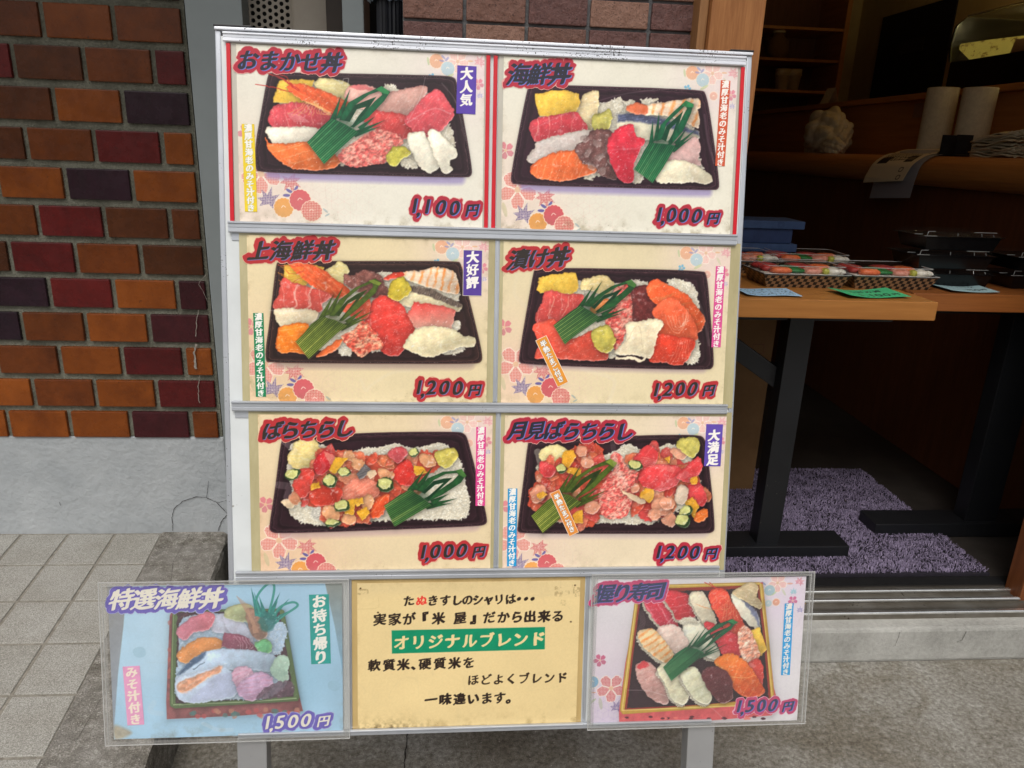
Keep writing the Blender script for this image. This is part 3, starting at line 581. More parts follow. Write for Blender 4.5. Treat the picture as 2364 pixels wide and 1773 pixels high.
    white(c, [(1455, 965), (1530, 860), (1580, 830), (1720, 822), (1850, 850), (1940, 902), (2022, 915), (2005, 980), (1890, 990), (1760, 1030), (1650, 1068), (1480, 1012)], (230, 216, 172))
    wasabi(c, [(1322, 520), (1350, 470), (1420, 424), (1492, 480), (1482, 560), (1400, 608), (1330, 575)], (200, 176, 56))
    photo_grain(c, [(430, 286), (1000, 290), (1880, 288), (1915, 310), (1960, 520), (2030, 800), (2088, 1055), (2078, 1110), (2020, 1126), (1000, 1122), (350, 1116), (326, 1095), (326, 1000), (360, 780), (408, 330)])
    baran(c, (625, 1012), (1230, 455), 'olive', .76)
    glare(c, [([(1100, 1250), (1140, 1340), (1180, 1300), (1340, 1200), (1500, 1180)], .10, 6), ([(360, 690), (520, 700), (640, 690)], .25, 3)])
def paint_zuke(c):
    border(c, -3, -6, 1, (236, 196, 176)); weather(c, (130, 112, 70), .35)
    tray(c, [(395, 338), (700, 330), (1840, 352), (1885, 385), (1915, 760), (1946, 1150), (1930, 1200), (1890, 1216), (1000, 1196), (285, 1166), (256, 1145), (252, 1110), (310, 760), (380, 365)], (48, 26, 32), (86, 60, 62), (190, 165, 165), 30)
    c.grains([(470, 420), (1000, 430), (1280, 440), (1360, 470), (1540, 440), (1660, 435), (1770, 500), (1806, 620), (1790, 760), (1800, 960), (1805, 1130), (1720, 1150), (1000, 1110), (1040, 1060), (430, 1090), (410, 640)], k=.915)
    c.grains([(1230, 440), (1360, 460), (1350, 520), (1240, 500)]); c.grains([(1540, 440), (1660, 435), (1770, 500), (1810, 640), (1790, 760), (1680, 600)]); c.grains([(1740, 950), (1806, 960), (1806, 1135), (1700, 1152)]); c.grains([(755, 470), (830, 470), (820, 560), (740, 556)]); c.grains([(1030, 1040), (1100, 1050), (1090, 1110), (1030, 1110)])
    tamago(c, [(432, 418), (660, 374), (742, 374), (768, 500), (720, 552), (560, 548), (440, 548), (412, 512)])
    ginger(c, [(810, 440), (900, 415), (1000, 398), (1074, 490), (1010, 570), (880, 525), (800, 510)], (226, 202, 140))
    tuna(c, [(505, 530), (640, 560), (810, 572), (720, 740), (600, 800), (408, 798), (445, 655)], 5, (212, 78, 72), .5)
    for x in (560, 690): c.line([(x, 580), (x - 15, 660), (x - 60, 750)], (240, 196, 170), 1.8, .6)
    tuna(c, [(383, 832), (470, 800), (570, 790), (720, 950), (890, 880), (1000, 1000), (1022, 1062), (980, 1132), (700, 1122), (500, 1108), (398, 1105), (425, 1000)], 70, (222, 82, 62), .2)
    salmon(c, [(880, 645), (1020, 600), (1004, 690), (900, 722)], 30, (216, 128, 66))
    c.mince([(1090, 495), (1180, 468), (1240, 560), (1255, 800), (1180, 900), (1095, 1055), (1060, 900), (1000, 790), (1050, 680)], (214, 84, 76), (236, 166, 146))
    jelly(c, [(1230, 520), (1290, 495), (1400, 500), (1446, 640), (1425, 770), (1260, 800), (1240, 650)], (112, 48, 46))
    W_ = (252, 206, 178)
    c.fill([(1360, 520), (1430, 432), (1560, 490), (1700, 560), (1805, 690), (1862, 790), (1810, 885), (1700, 850), (1600, 700), (1440, 640)], (226, 92, 48), bev=.5, var=.14, shadow=.45, speck=.02, stripes=((70, 26, .3, (206, 130, 80), .6, 9),), gloss=.2)
    c.fill([(1420, 690), (1560, 590), (1700, 690), (1790, 860), (1770, 965), (1600, 940), (1436, 910), (1440, 780)], (224, 96, 60), bev=.4, var=.12, shadow=.35, speck=.03)
    for i in range(7): c.line([(1520 + i * 30, 740), (1570 + i * 22, 860 - i * 6), (1640 + i * 14, 890 - i * 30), (1700, 800 - i * 20)], W_, 1.1, .6)
    c.fill([(1440, 910), (1640, 932), (1775, 960), (1745, 1060), (1665, 1165), (1500, 1150), (1390, 1140), (1400, 1030)], (216, 66, 44), bev=.45, var=.14, shadow=.45, speck=.05, gloss=.25)
    for i in range(6): c.line([(1560 + i * 35, 1140), (1610 + i * 22, 1050), (1640 + i * 20, 950)], W_, .9, .45)
    white(c, [(1185, 820), (1310, 800), (1440, 776), (1502, 820), (1450, 900), (1430, 1000), (1400, 1104), (1320, 1092), (1240, 1085), (1180, 1082), (1088, 1062), (1190, 950)], (232, 216, 180))
    c.line([(1195, 960), (1290, 830), (1330, 1085)], (190, 168, 130), 1.5, .5)
    c.line([(1105, 1112), (1220, 1112), (1310, 1135), (1350, 1108), (1330, 1080)], (236, 222, 190), 6, 1)
    wasabi(c, [(895, 880), (1000, 828), (1060, 882), (1085, 960), (1050, 1055), (960, 1052), (905, 980)], (196, 182, 84))
    photo_grain(c, [(395, 338), (700, 330), (1840, 352), (1885, 385), (1915, 760), (1946, 1150), (1930, 1200), (1890, 1216), (1000, 1196), (285, 1166), (256, 1145), (252, 1110), (310, 760), (380, 365)])
    baran(c, (603, 905), (1240, 460), 'mid', .82)
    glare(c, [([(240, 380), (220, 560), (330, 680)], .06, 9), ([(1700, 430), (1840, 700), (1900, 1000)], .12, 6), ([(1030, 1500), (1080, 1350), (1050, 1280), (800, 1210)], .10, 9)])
MIX = [(720, 540), (800, 430), (1000, 420), (1120, 460), (1320, 450), (1480, 480), (1560, 430), (1690, 440), (1740, 560), (1600, 640), (1500, 750), (1300, 900), (1180, 970), (980, 1030), (800, 1010), (760, 900), (620, 840), (560, 760), (560, 640), (620, 570)]
def cucumber(c, x, y, r, rot=0, ry=None):
    c.blob(x, y, r, ry or r * .9, (44, 66, 34), rot, .1, shadow=.4, bev=.4); c.blob(x - r * .12, y - r * .14, r * .82, (ry or r * .9) * .78, (206, 204, 128), rot, .1, bev=.4, var=.1, gloss=.3, speck=.01)
def paint_bara(c):
    border(c, 6, 8, 1, (238, 190, 160)); weather(c, (130, 100, 56), .35)
    tray(c, [(470, 330), (1050, 276), (1880, 265), (1945, 285), (1970, 340), (2060, 700), (2128, 985), (2112, 1022), (2050, 1036), (1200, 1070), (430, 1096), (370, 1082), (352, 1045), (400, 760), (450, 350)], (47, 26, 33), (84, 58, 64), (200, 170, 165), 45)
    c.grains([(520, 450), (560, 350), (800, 372), (960, 440), (1130, 395), (1250, 390), (1370, 358), (1500, 395), (1640, 375), (1760, 358), (1890, 480), (1935, 600), (1950, 700), (1978, 850), (1935, 975), (1640, 985), (1300, 995), (1100, 1005), (960, 1025), (740, 1032), (570, 985), (505, 870), (545, 740), (505, 620)], dens=1.35)
    ginger(c, [(505, 480), (545, 400), (575, 350), (650, 330), (715, 332), (772, 430), (735, 530), (650, 560), (560, 560)], (236, 212, 138))
    c.fill(MIX, (206, 84, 62), rag=5, shadow=.4, var=.2, vs=8)
    chunks(c, MIX, 62, REDS, (36, 84), 11)
    tuna(c, [(720, 540), (790, 425), (880, 470), (840, 570), (760, 620)], 30, (202, 48, 52), .3); c.fill([(800, 430), (900, 480), (860, 540)], (228, 150, 130), alpha=.7)
    tuna(c, [(1360, 600), (1470, 500), (1530, 600), (1500, 700), (1420, 690)], 30, (216, 56, 48), .2)
    tuna(c, [(560, 640), (620, 570), (710, 590), (690, 740), (620, 800), (560, 720)], 60, (212, 70, 60), .4)
    tuna(c, [(1320, 440), (1420, 395), (1475, 440), (1400, 520)], 0, (196, 80, 84), .3)
    c.fill([(950, 730), (1080, 640), (1220, 680), (1230, 780), (1120, 850), (960, 820)], (224, 128, 104), bev=.4, var=.15, speck=.03, shadow=.4, stripes=((60, 8, .3, (240, 180, 156), .6, 4),))
    salmon(c, [(1190, 860), (1280, 790), (1330, 790), (1270, 940), (1190, 960)], 40, (232, 84, 44))
    c.fill([(690, 740), (800, 700), (940, 740), (900, 850), (720, 860)], (204, 66, 50), bev=.5, var=.2, shadow=.4, gloss=.5)
    for x, y, rx, ry in ((1000, 460, 55, 35), (1080, 530, 60, 45), (1640, 500, 70, 50), (860, 940, 70, 60), (1000, 970, 55, 45), (1160, 840, 40, 60), (1300, 620, 60, 50)): c.blob(x, y, rx, ry, (226, 168, 120), rot=30, jag=.2, bev=.7, var=.15, gloss=.45, shadow=.3, alpha=.9)
    for q in ([(895, 480), (988, 490), (893, 606), (842, 572)], [(1000, 818), (1066, 812), (1036, 938), (968, 930)], [(1072, 920), (1140, 880), (1170, 930), (1110, 990)], [(1530, 545), (1600, 560), (1630, 600), (1540, 620)], [(700, 700), (760, 680), (770, 720), (700, 740)], [(1060, 820), (1112, 805), (1118, 850), (1070, 870)]): tamago(c, q, (238, 178, 52))
    cucumber(c, 852, 668, 54, 20); cucumber(c, 1298, 695, 62, -20); cucumber(c, 945, 870, 44, 80, 62); cucumber(c, 965, 600, 50, 0, 34); cucumber(c, 548, 615, 40, 80, 62); cucumber(c, 1530, 440, 38, -30); cucumber(c, 870, 1010, 60, 0, 26)
    c.fill([(1068, 605), (1135, 538), (1185, 592), (1090, 648)], (118, 112, 112), sm=False, bev=.5, shadow=.4, stripes=((70, 5, .4, (60, 58, 64), .6, 1),)); c.fill([(1150, 610), (1200, 580), (1222, 610), (1180, 640)], (226, 196, 160), bev=.4)
    c.fill([(460, 838), (540, 810), (560, 860), (520, 885)], (224, 196, 160), bev=.4, shadow=.4); c.fill([(520, 800), (570, 770), (600, 830), (560, 860)], (196, 130, 96), bev=.4)
    c.fill([(700, 900), (770, 880), (760, 980), (700, 960)], (210, 204, 190), var=.25, vs=4, stripes=((60, 4, .5, (80, 76, 76), .5, 2),), soft=3)
    wasabi(c, [(1712, 440), (1830, 402), (1884, 450), (1850, 522), (1782, 565), (1722, 512)], (204, 188, 92))
    photo_grain(c, [(470, 330), (1050, 276), (1880, 265), (1945, 285), (1970, 340), (2060, 700), (2128, 985), (2112, 1022), (2050, 1036), (1200, 1070), (430, 1096), (370, 1082), (352, 1045), (400, 760), (450, 350)])
    baran(c, (1330, 950), (1925, 600), 'mid', .95)
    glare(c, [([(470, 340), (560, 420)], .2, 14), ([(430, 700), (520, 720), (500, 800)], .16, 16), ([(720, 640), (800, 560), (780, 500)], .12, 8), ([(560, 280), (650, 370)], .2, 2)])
def paint_tsukimi(c):
    border(c, -12, 18, .95, (234, 200, 186)); weather(c, (130, 110, 70), .3)
    tray(c, [(345, 330), (1250, 280), (1800, 274), (1862, 300), (1885, 400), (1930, 800), (1952, 1080), (1938, 1118), (1880, 1134), (1000, 1134), (280, 1132), (244, 1115), (240, 1080), (290, 700), (330, 350)], (50, 30, 36), (88, 64, 66), (205, 185, 180), 40)
    c.grains([(420, 640), (450, 520), (960, 450), (1080, 415), (1170, 365), (1215, 342), (1300, 400), (1400, 400), (1500, 370), (1560, 345), (1650, 400), (1760, 480), (1800, 800), (1440, 1040), (1330, 1055), (1180, 1055), (950, 1040), (600, 1040), (400, 900)], dens=1.35)
    A_ = [(440, 520), (620, 480), (760, 368), (950, 365), (990, 500), (1060, 560), (970, 760), (970, 930), (890, 1062), (720, 1060), (600, 960), (400, 930), (335, 870), (345, 760), (420, 640)]
    c.fill([(392, 412), (450, 420), (440, 560), (410, 520)], (150, 140, 130), alpha=.7)
    c.blob(565, 462, 128, 92, (234, 218, 156), 10, .05, bev=.45, shadow=.4, gloss=.2)
    c.fill(A_, (208, 82, 58), rag=5, shadow=.4, var=.2, vs=8); chunks(c, A_, 44, REDS, (40, 88), 21)
    B_ = [(1250, 480), (1380, 375), (1440, 430), (1620, 470), (1700, 520), (1800, 475), (1836, 560), (1780, 650), (1875, 800), (1850, 885), (1740, 870), (1640, 840), (1560, 950), (1400, 1030), (1280, 970), (1205, 870), (1280, 700), (1280, 580)]
    c.fill(B_, (214, 76, 72), rag=4, shadow=.4, var=.15, vs=10); chunks(c, B_, 40, REDS[:6], (46, 100), 22)
    for q in ([(1250, 490), (1330, 400), (1385, 372), (1450, 440), (1420, 540), (1310, 570)], [(1300, 620), (1420, 540), (1640, 560), (1640, 680), (1500, 760), (1340, 720)], [(1620, 640), (1700, 560), (1800, 470), (1838, 560), (1740, 680)], [(1720, 720), (1800, 690), (1878, 800), (1850, 888), (1760, 840)], [(440, 520), (520, 530), (570, 580), (520, 640), (450, 610)]): tuna(c, q, 40, (216, 68, 70), .35)
    for i in range(6): c.line([(1310, 470 + i * 14), (1440, 500 + i * 12), (1600, 560 + i * 8)], (248, 180, 164), 1.1, .6)
    c.mince([(1050, 470), (1110, 432), (1200, 560), (1285, 600), (1250, 700), (1240, 850), (1200, 960), (1120, 1005), (980, 975), (945, 800), (1000, 680), (1070, 580)], (220, 92, 86), (240, 170, 150), 6)
    for x, y, rx, ry in ((800, 420, 50, 40), (880, 900, 70, 60), (1480, 900, 90, 70), (1560, 1010, 55, 60), (1430, 970, 50, 50), (1540, 870, 60, 50), (420, 780, 60, 80), (1640, 440, 70, 40), (1260, 740, 30, 40), (840, 520, 60, 40)): c.blob(x, y, rx, ry, (230, 160, 128), rot=30, jag=.18, bev=.7, var=.14, gloss=.5, shadow=.35, alpha=.92)
    for q in ([(1310, 780), (1360, 740), (1422, 760), (1415, 830), (1380, 862), (1300, 810)], [(640, 430), (720, 410), (745, 470), (680, 560), (630, 520)], [(690, 560), (800, 580), (780, 640), (670, 600)], [(410, 790), (460, 765), (495, 800), (440, 828)], [(730, 960), (800, 930), (800, 1040), (725, 1040)], [(1690, 860), (1760, 820), (1810, 900), (1770, 990)], [(1740, 660), (1790, 640), (1795, 700), (1750, 700)], [(1520, 480), (1560, 470), (1550, 520)]): tamago(c, q, (238, 172, 54))
    cucumber(c, 1702, 935, 56, -40, 42); cucumber(c, 1675, 1022, 60, 0); cucumber(c, 1262, 540, 62, 15, 40); cucumber(c, 620, 570, 40, 20)
    c.fill([(1600, 830), (1640, 720), (1712, 740), (1700, 850), (1640, 872)], (224, 200, 176), bev=.5, shadow=.4, edge=(120, 100, 90)); c.fill([(1150, 756), (1200, 780), (1340, 850), (1310, 875), (1190, 800)], (226, 196, 160), bev=.4, shadow=.4)
    salmon(c, [(1770, 1010), (1820, 935), (1880, 925), (1882, 990), (1820, 1028)], 60, (236, 120, 50))
    wasabi(c, [(1620, 370), (1660, 305), (1790, 310), (1812, 390), (1750, 468), (1670, 420)], (202, 190, 98))
    photo_grain(c, [(345, 330), (1250, 280), (1800, 274), (1862, 300), (1885, 400), (1930, 800), (1952, 1080), (1938, 1118), (1880, 1134), (1000, 1134), (280, 1132), (244, 1115), (240, 1080), (290, 700), (330, 350)])
    baran(c, (415, 1048), (1067, 510), 'olive', .74); glare(c, [([(1060, 300), (1100, 560), (1180, 700)], .12, 12), ([(1260, 880), (1450, 760), (1700, 620)], .14, 16), ([(640, 1200), (720, 1290), (700, 1380), (640, 1330), (640, 1200)], .1, 2)])
def paint_tokusen(c):
    Y, X = np.mgrid[:c.H, :c.W]
    c.im[:] = C3((172, 210, 236)); c.im *= (1 + .07 * fnoise(c.H, c.W, 110, 5, 3) - .05 * (X / c.W))[..., None]; tint(c, c.W * .22, c.H * .35, 120, (200, 224, 240), .6); tint(c, c.W * .75, c.H * .6, 90, (150, 198, 224), .5)
    c.fill([(0, 0), (270, 60), (235, 500), (190, 900), (150, 1450), (0, 1500)], (146, 142, 140), sm=False, grad=((150, 160, 176), 90), soft=2, var=.05)
    c.fill([(1850, 100), (2100, 100), (2100, 900), (2010, 900), (1940, 500)], (140, 142, 134), sm=False, soft=2, grad=((126, 170, 200), 90))
    for x, y in ((365, 715), (570, 180), (1935, 985), (900, 1320)): c.blob(x, y, 52, 44, (150, 186, 206), alpha=.5)
    c.fill([(625, 385), (1520, 370), (1640, 1000), (1685, 1190), (1200, 1225), (585, 1255), (580, 1110), (608, 420)], (142, 78, 78), sm=False, var=.3, vs=16, shadow=.25, sd=8)
    r = np.random.default_rng(4)
    for i in range(30): c.blob(600 + r.random() * 1060, 1175 + r.random() * 60, 22, 18, [(78, 120, 116), (190, 130, 104), (196, 84, 84)][i % 3], alpha=.7)
    for i in range(14): c.blob(600 + r.random() * 20, 420 + r.random() * 700, 14, 18, (190, 100, 90), alpha=.6)
    c.fill([(632, 380), (660, 372), (1500, 362), (1532, 378), (1590, 700), (1656, 1082), (1640, 1108), (1200, 1135), (650, 1168), (612, 1148), (608, 1100), (625, 600)], (88, 108, 62), sm=False, var=.08, shadow=.4, edge=(56, 72, 44), ew=2)
    c.fill([(668, 392), (1495, 380), (1560, 740), (1610, 1072), (1200, 1098), (655, 1128), (660, 800)], (78, 46, 54), sm=False, var=.3, vs=14, edge=(44, 32, 40), ew=5, stripes=((60, 14, .3, (130, 70, 64), .5, 6),))
    c.line([(640, 1138), (1200, 1116), (1630, 1086)], (160, 176, 130), 2.5, .9); c.line([(640, 400), (628, 800), (628, 1130)], (140, 156, 108), 2, .8)
    bl = ((196, 214, 232), (180, 204, 226), (214, 226, 236))
    c.grains([(690, 470), (800, 410), (900, 395), (1050, 400), (1520, 470), (1510, 700), (1430, 760), (1560, 940), (1400, 1090), (1180, 1100), (700, 1100), (660, 920), (680, 700)], bl, (176, 198, 222), dens=.7)
    for q in ([(950, 440), (1060, 410), (1200, 470), (1230, 600), (1060, 560), (960, 540)], [(1040, 420), (1180, 460), (1280, 620), (1120, 580)]): c.fill(q, (196, 196, 214), bev=.35, shadow=.3, var=.06)
    c.fill([(665, 540), (780, 440), (900, 392), (970, 430), (930, 520), (800, 550), (720, 615)], (206, 124, 142), bev=.5, shadow=.4, var=.1, grad=((212, 110, 122), 20))
    c.fill([(665, 740), (760, 650), (900, 594), (1048, 630), (1030, 670), (900, 720), (800, 760), (735, 806)], (226, 142, 74), bev=.5, shadow=.45, var=.06)
    c.fill([(1052, 562), (1160, 572), (1250, 610), (1312, 700), (1180, 705), (1030, 660)], (132, 66, 84), bev=.35, shadow=.4, var=.08, sm=False)
    for i in range(6): c.line([(1130 + i * 30, 575 + i * 9), (1175 + i * 26, 640 + i * 6), (1180 + i * 20, 690)], (206, 160, 176), 1.4, .8)
    c.fill([(1050, 400), (1100, 345), (1250, 330), (1300, 420), (1230, 470), (1080, 440)], (176, 178, 130), bev=.5, var=.15, shadow=.3)
    c.fill([(1240, 360), (1340, 400), (1400, 560), (1330, 612), (1270, 560), (1230, 440)], (150, 110, 92), bev=.6, var=.2, vs=7, shadow=.35)
    for i in range(8): c.line([(1290 + i * 6, 560), (1250, 440 - i * 8), (1150 + i * 16, 260 + i * 12)], (188, 140, 112), 1.4, .8)
    for x0, y0, x1, y1 in ((1320, 420, 1265, 190), (1350, 420, 1290, 230), (1400, 440, 1500, 230), (1420, 440, 1575, 280), (1430, 450, 1570, 380), (1380, 420, 1330, 260), (1410, 440, 1480, 300)): c.fill([(x0 - 22, y0), (x0 + 26, y0 + 8), (x1, y1)], GREEN['teal'][0], sm=False, var=.25, alpha=.95, edge=GREEN['teal'][2], ew=1)
    for l in ([(1340, 420), (1310, 280), (1390, 170), (1450, 170), (1440, 280), (1400, 420)], [(1430, 450), (1500, 350), (1600, 310), (1640, 340), (1540, 410), (1450, 480)]): c.line(l, GREEN['teal'][0], 5, .95); c.line(l, GREEN['teal'][1], 2, .8)
    c.blob(1400, 470, 70, 80, (22, 98, 92), alpha=.8, soft=6)
    wasabi(c, [(1300, 640), (1370, 612), (1420, 640), (1425, 700), (1380, 725), (1320, 690)], (112, 190, 130))
    c.fill([(660, 920), (740, 830), (890, 720), (1060, 690), (1300, 705), (1470, 760), (1430, 860), (1200, 850), (1000, 850), (820, 880), (680, 940)], (190, 208, 230), bev=.4, shadow=.45, var=.06)
    c.fill([(670, 900), (760, 800), (900, 705), (880, 760), (760, 850)], (70, 92, 124), soft=5, var=.2)
    c.line([(800, 850), (890, 795)], (40, 56, 80), 1.6, .8)
    c.fill([(660, 940), (820, 880), (1030, 830), (1130, 920), (1150, 1040), (1020, 1095), (720, 1110)], (196, 210, 232), bev=.4, shadow=.3, var=.05)
    c.fill([(680, 970), (840, 900), (1025, 830), (1000, 880), (900, 930), (760, 1030), (690, 1030)], (232, 160, 122), bev=.4, var=.2, vs=6, soft=4, stripes=((50, 12, .35, (244, 210, 190), .6, 4),))
    c.fill([(960, 930), (1100, 880), (1160, 960), (1120, 1060), (900, 1100), (760, 1110)], (186, 192, 222), soft=4, var=.05, alpha=.8)
    c.fill([(1120, 860), (1220, 830), (1270, 880), (1250, 970), (1150, 990)], (214, 168, 190), bev=.5, shadow=.4, var=.12, rag=2, stripes=((60, 10, .3, (206, 116, 140), .6, 4),))
    c.fill([(1150, 1000), (1280, 890), (1400, 890), (1440, 980), (1330, 1080), (1230, 1100)], (200, 160, 192), bev=.5, shadow=.4, var=.14, rag=2, stripes=((80, 10, .3, (216, 110, 120), .4, 4),))
    c.fill([(1420, 860), (1480, 750), (1562, 760), (1556, 930), (1500, 945)], (170, 196, 176), bev=.4, shadow=.4, var=.1)
    c.fill([(1300, 1080), (1450, 960), (1590, 950), (1600, 1060), (1400, 1090)], (96, 70, 82), var=.35, vs=6, alpha=.8, rag=3)
    c.im = c.im * .92 + C3((160, 208, 240)) * .08; photo_grain(c, [(632, 380), (1500, 362), (1656, 1082), (650, 1168)])
    weather(c, (120, 112, 96), .5, .1, .2); c.fill([(160, 1310), (240, 1325), (300, 1370), (170, 1420)], (176, 152, 118), alpha=.7, soft=8, var=.2)
    glare(c, [([(880, 1290), (1000, 1340), (1110, 1340)], .16, 9), ([(480, 1120), (450, 1190), (540, 1210)], .12, 12)])
def paint_text(c):
    Y, X = np.mgrid[:c.H, :c.W]
    c.im *= (1 + .03 * fnoise(c.H, c.W, 140, 8, 2))[..., None]
    c.fill([(140, 150), (1700, 120), (1980, 130), (1950, 260), (700, 240), (150, 260)], (206, 186, 142), alpha=.35, soft=20)
    weather(c, (110, 84, 40), .55, .1, .1)
    k = np.exp(-(c.H - Y) / 12.) * np.exp(-((X - 60) / 90.)**2) * (fnoise(c.H, c.W, 7, 90, 3) + .4); k = np.clip(k * 1.4, 0, .8)[..., None]; c.im = c.im * (1 - k) + C3((58, 44, 18)) * k
    def ink(items, col, **kw):
        it = []
        for ch, x, y, sz in items:
            (a, b), = c.M([(x, y)]); it.append((ch, a, b, sz / 3.507 * .5805 / 1000 / c.r * 1., .0, .0))
        m = letters(c.H, c.W, it, **kw)[..., None]; c.im = c.im * (1 - m) + C3(col) * m
    bk = (44, 32, 26)
    R1 = lambda s, xs, y0, y1, sz: [(ch, x, y0 + (y1 - y0) * i / max(len(s) - 1, 1), sz) for i, (ch, x) in enumerate(zip(s, xs))]
    even = lambda s, a, b: np.linspace(a, b, len(s))
    ink(R1('たきすしのシャリは', [575, 770, 870, 965, 1050, 1135, 1220, 1305, 1398], 304, 290, 106) + [('・', x, 288, 130) for x in (1468, 1522, 1578)], bk, pen=(.068, .03, -32))
    ink([('ぬ', 677, 302, 106)], (226, 60, 52), pen=(.068, .03, -32))
    ink(R1('実家が『米屋』だから出来る', [340, 460, 577, 680, 815, 990, 1125, 1225, 1340, 1450, 1555, 1670, 1780], 456, 427, 122), bk, pen=(.072, .03, -32))
    c.fill([(435, 545), (1678, 517), (1675, 698), (438, 733)], (16, 138, 98), sm=False, var=.05, vs=20)
    ink(R1('オリジナルブレンド', even('オリジナルブレンド', 515, 1618), 642, 612, 150), (232, 208, 150), pen=(.068, .03, -32))
    ink(R1('軟質米、硬質米を', [295, 415, 530, 640, 705, 825, 945, 1060], 828, 806, 118), bk, pen=(.072, .03, -32))
    ink(R1('ほどよくブレンド', even('ほどよくブレンド', 1095, 1815), 945, 925, 112), (56, 42, 30), pen=(.068, .03, -32))
    ink(R1('一味違います。', [755, 870, 985, 1095, 1205, 1310, 1410], 1105, 1088, 120), bk, pen=(.072, .03, -32))
    n = fnoise(c.H, c.W, 5, 77, 3)
    for x, y, rx, ry in ((1780, 200, 28, 18), (1785, 245, 34, 26), (1855, 238, 18, 20), (1935, 230, 34, 40), (1825, 318, 22, 28), (1912, 185, 20, 14), (185, 230, 60, 24)):
        (a, b), = c.M([(x, y)]); k = (np.clip(n * 2 + .4, 0, 1) * (np.abs((X - a) / (rx / 3.5)) ** 4 + np.abs((Y - b) / (ry / 3.5)) ** 4 < 1) * .5)[..., None]; c.im = c.im * (1 - k) + C3((150, 126, 84)) * k
    for x, y in ((183, 205), (1920, 180), (325, 400), (1886, 475)): c.blob(x, y, 8, 7, (84, 60, 36))
    c.line([(160, 372), (318, 362), (330, 285)], (190, 164, 112), .8, .5)
def paint_nigiri(c):
    c.im *= (1 + .03 * fnoise(c.H, c.W, 120, 8, 2))[..., None]
    tint(c, 0, c.H, 170, (206, 180, 216), .5); tint(c, 40, c.H * .55, 100, (226, 204, 216), .3); tint(c, c.W - 40, 40, 110, (222, 200, 226), .5); asanoha(c, 70, c.H - 40, 120, (176, 150, 206), .7); asanoha(c, c.W - 60, c.H - 60, 80, (200, 184, 214), .4)
    k = c.W / 538.; Q = lambda x, y: c.M([(x, y)])[0]
    cherry(c, *Q(155, 780), 17 * k, (200, 84, 122), .85, rot=.5); cherry(c, *Q(245, 1005), 37 * k, (200, 72, 92), .85, True, rot=.3); maple(c, *Q(290, 1165), 24 * k, (82, 62, 150), .9, True, .3); mum(c, *Q(95, 955), 15 * k, (98, 160, 206), .8)
    leaf(c, *Q(160, 1130), 32 * k, 80, (190, 190, 170), .7); leaf(c, *Q(95, 1110), 22 * k, -40, (150, 170, 120), .6); leaf(c, *Q(100, 1040), 14 * k, 0, (224, 140, 110), .7)
    cherry(c, *Q(1590, 155), 24 * k, (232, 160, 166), .8, True, rot=.3); maple(c, *Q(1765, 150), 17 * k, (204, 84, 128), .85, True, .4); leaf(c, *Q(1690, 160), 16 * k, 0, (236, 160, 130), .7); mum(c, *Q(1525, 215), 14 * k, (140, 190, 214), .7); maple(c, *Q(1718, 230), 13 * k, (120, 196, 216), .7, False); cherry(c, *Q(1712, 298), 13 * k, (204, 80, 130), .8, rot=.3); maple(c, *Q(1770, 378), 13 * k, (106, 108, 196), .8); mum(c, *Q(1578, 310), 9 * k, (232, 140, 110), .7)
    leaf(c, *Q(1640, 230), 20 * k, 60, (210, 214, 180), .7); leaf(c, *Q(1480, 160), 14 * k, 40, (120, 140, 200), .7); leaf(c, *Q(1560, 240), 16 * k, -40, (180, 206, 150), .6); mum(c, *Q(1515, 320), 9 * k, (150, 200, 222), .6)
    c.fill([(480, 190), (1470, 150), (1560, 1000), (1600, 1150), (1540, 1225), (1000, 1270), (310, 1290), (308, 1190), (360, 800)], (190, 58, 62), sm=False, var=.12, shadow=.25, sd=8, grad=((206, 92, 96), 90))
    r = np.random.default_rng(9)
    for i in range(18): c.blob(340 + r.random() * 1150, 1235 + r.random() * 18, 18, 9, (70, 26, 40) if i % 3 else (226, 120, 110), alpha=.8)
    c.fill([(452, 190), (470, 172), (1440, 148), (1472, 165), (1520, 600), (1562, 1050), (1555, 1120), (1000, 1170), (340, 1216), (318, 1190), (320, 1140), (380, 700)], (196, 158, 66), sm=False, var=.1, edge=(148, 108, 36), ew=1.5)
    c.fill([(478, 205), (1440, 172), (1495, 600), (1535, 1085), (1000, 1140), (352, 1188), (420, 640)], (150, 50, 40), sm=False, var=.1); [c.line([a, b], (232, 206, 122), w_, .85) for a, b, w_ in (((470, 186), (1448, 160), 2), ((1452, 165), (1548, 1090), 2), ((458, 230), (334, 1180), 3), ((336, 1184), (1240, 1148), 3), ((1240, 1148), (1545, 1100), 2))]
    c.fill([(490, 232), (1425, 200), (1475, 600), (1518, 1082), (1000, 1135), (372, 1168), (430, 680)], (52, 28, 38), sm=False, var=.15, edge=(34, 18, 26), ew=6)
    RC = lambda q: c.grains(q, ln=4.5, wd=2)
    def ngr(top, col, rice=True, **kw):
        if rice: cen = np.mean(top, 0); RC([((x - cen[0]) * 1.02 + cen[0] - 10, (y - cen[1]) * 1.0 + cen[1] + 22) for x, y in top])
        d = dict(bev=.55, var=.08, shadow=.45, gloss=.25, bw=10); d.update(kw); c.fill(top, col, **d)
    ngr([(505, 290), (600, 262), (660, 300), (740, 390), (790, 520), (690, 530), (590, 440)], (208, 54, 76), stripes=((-30, 26, .2, (236, 180, 184), .7, 8),))
    ngr([(660, 240), (760, 222), (880, 265), (930, 410), (790, 450), (740, 380)], (206, 50, 62), stripes=((80, 20, .12, (240, 170, 170), .8, 3),))
    ngr([(880, 255), (970, 228), (1020, 290), (1090, 470), (1010, 500), (950, 420)], (228, 216, 190))
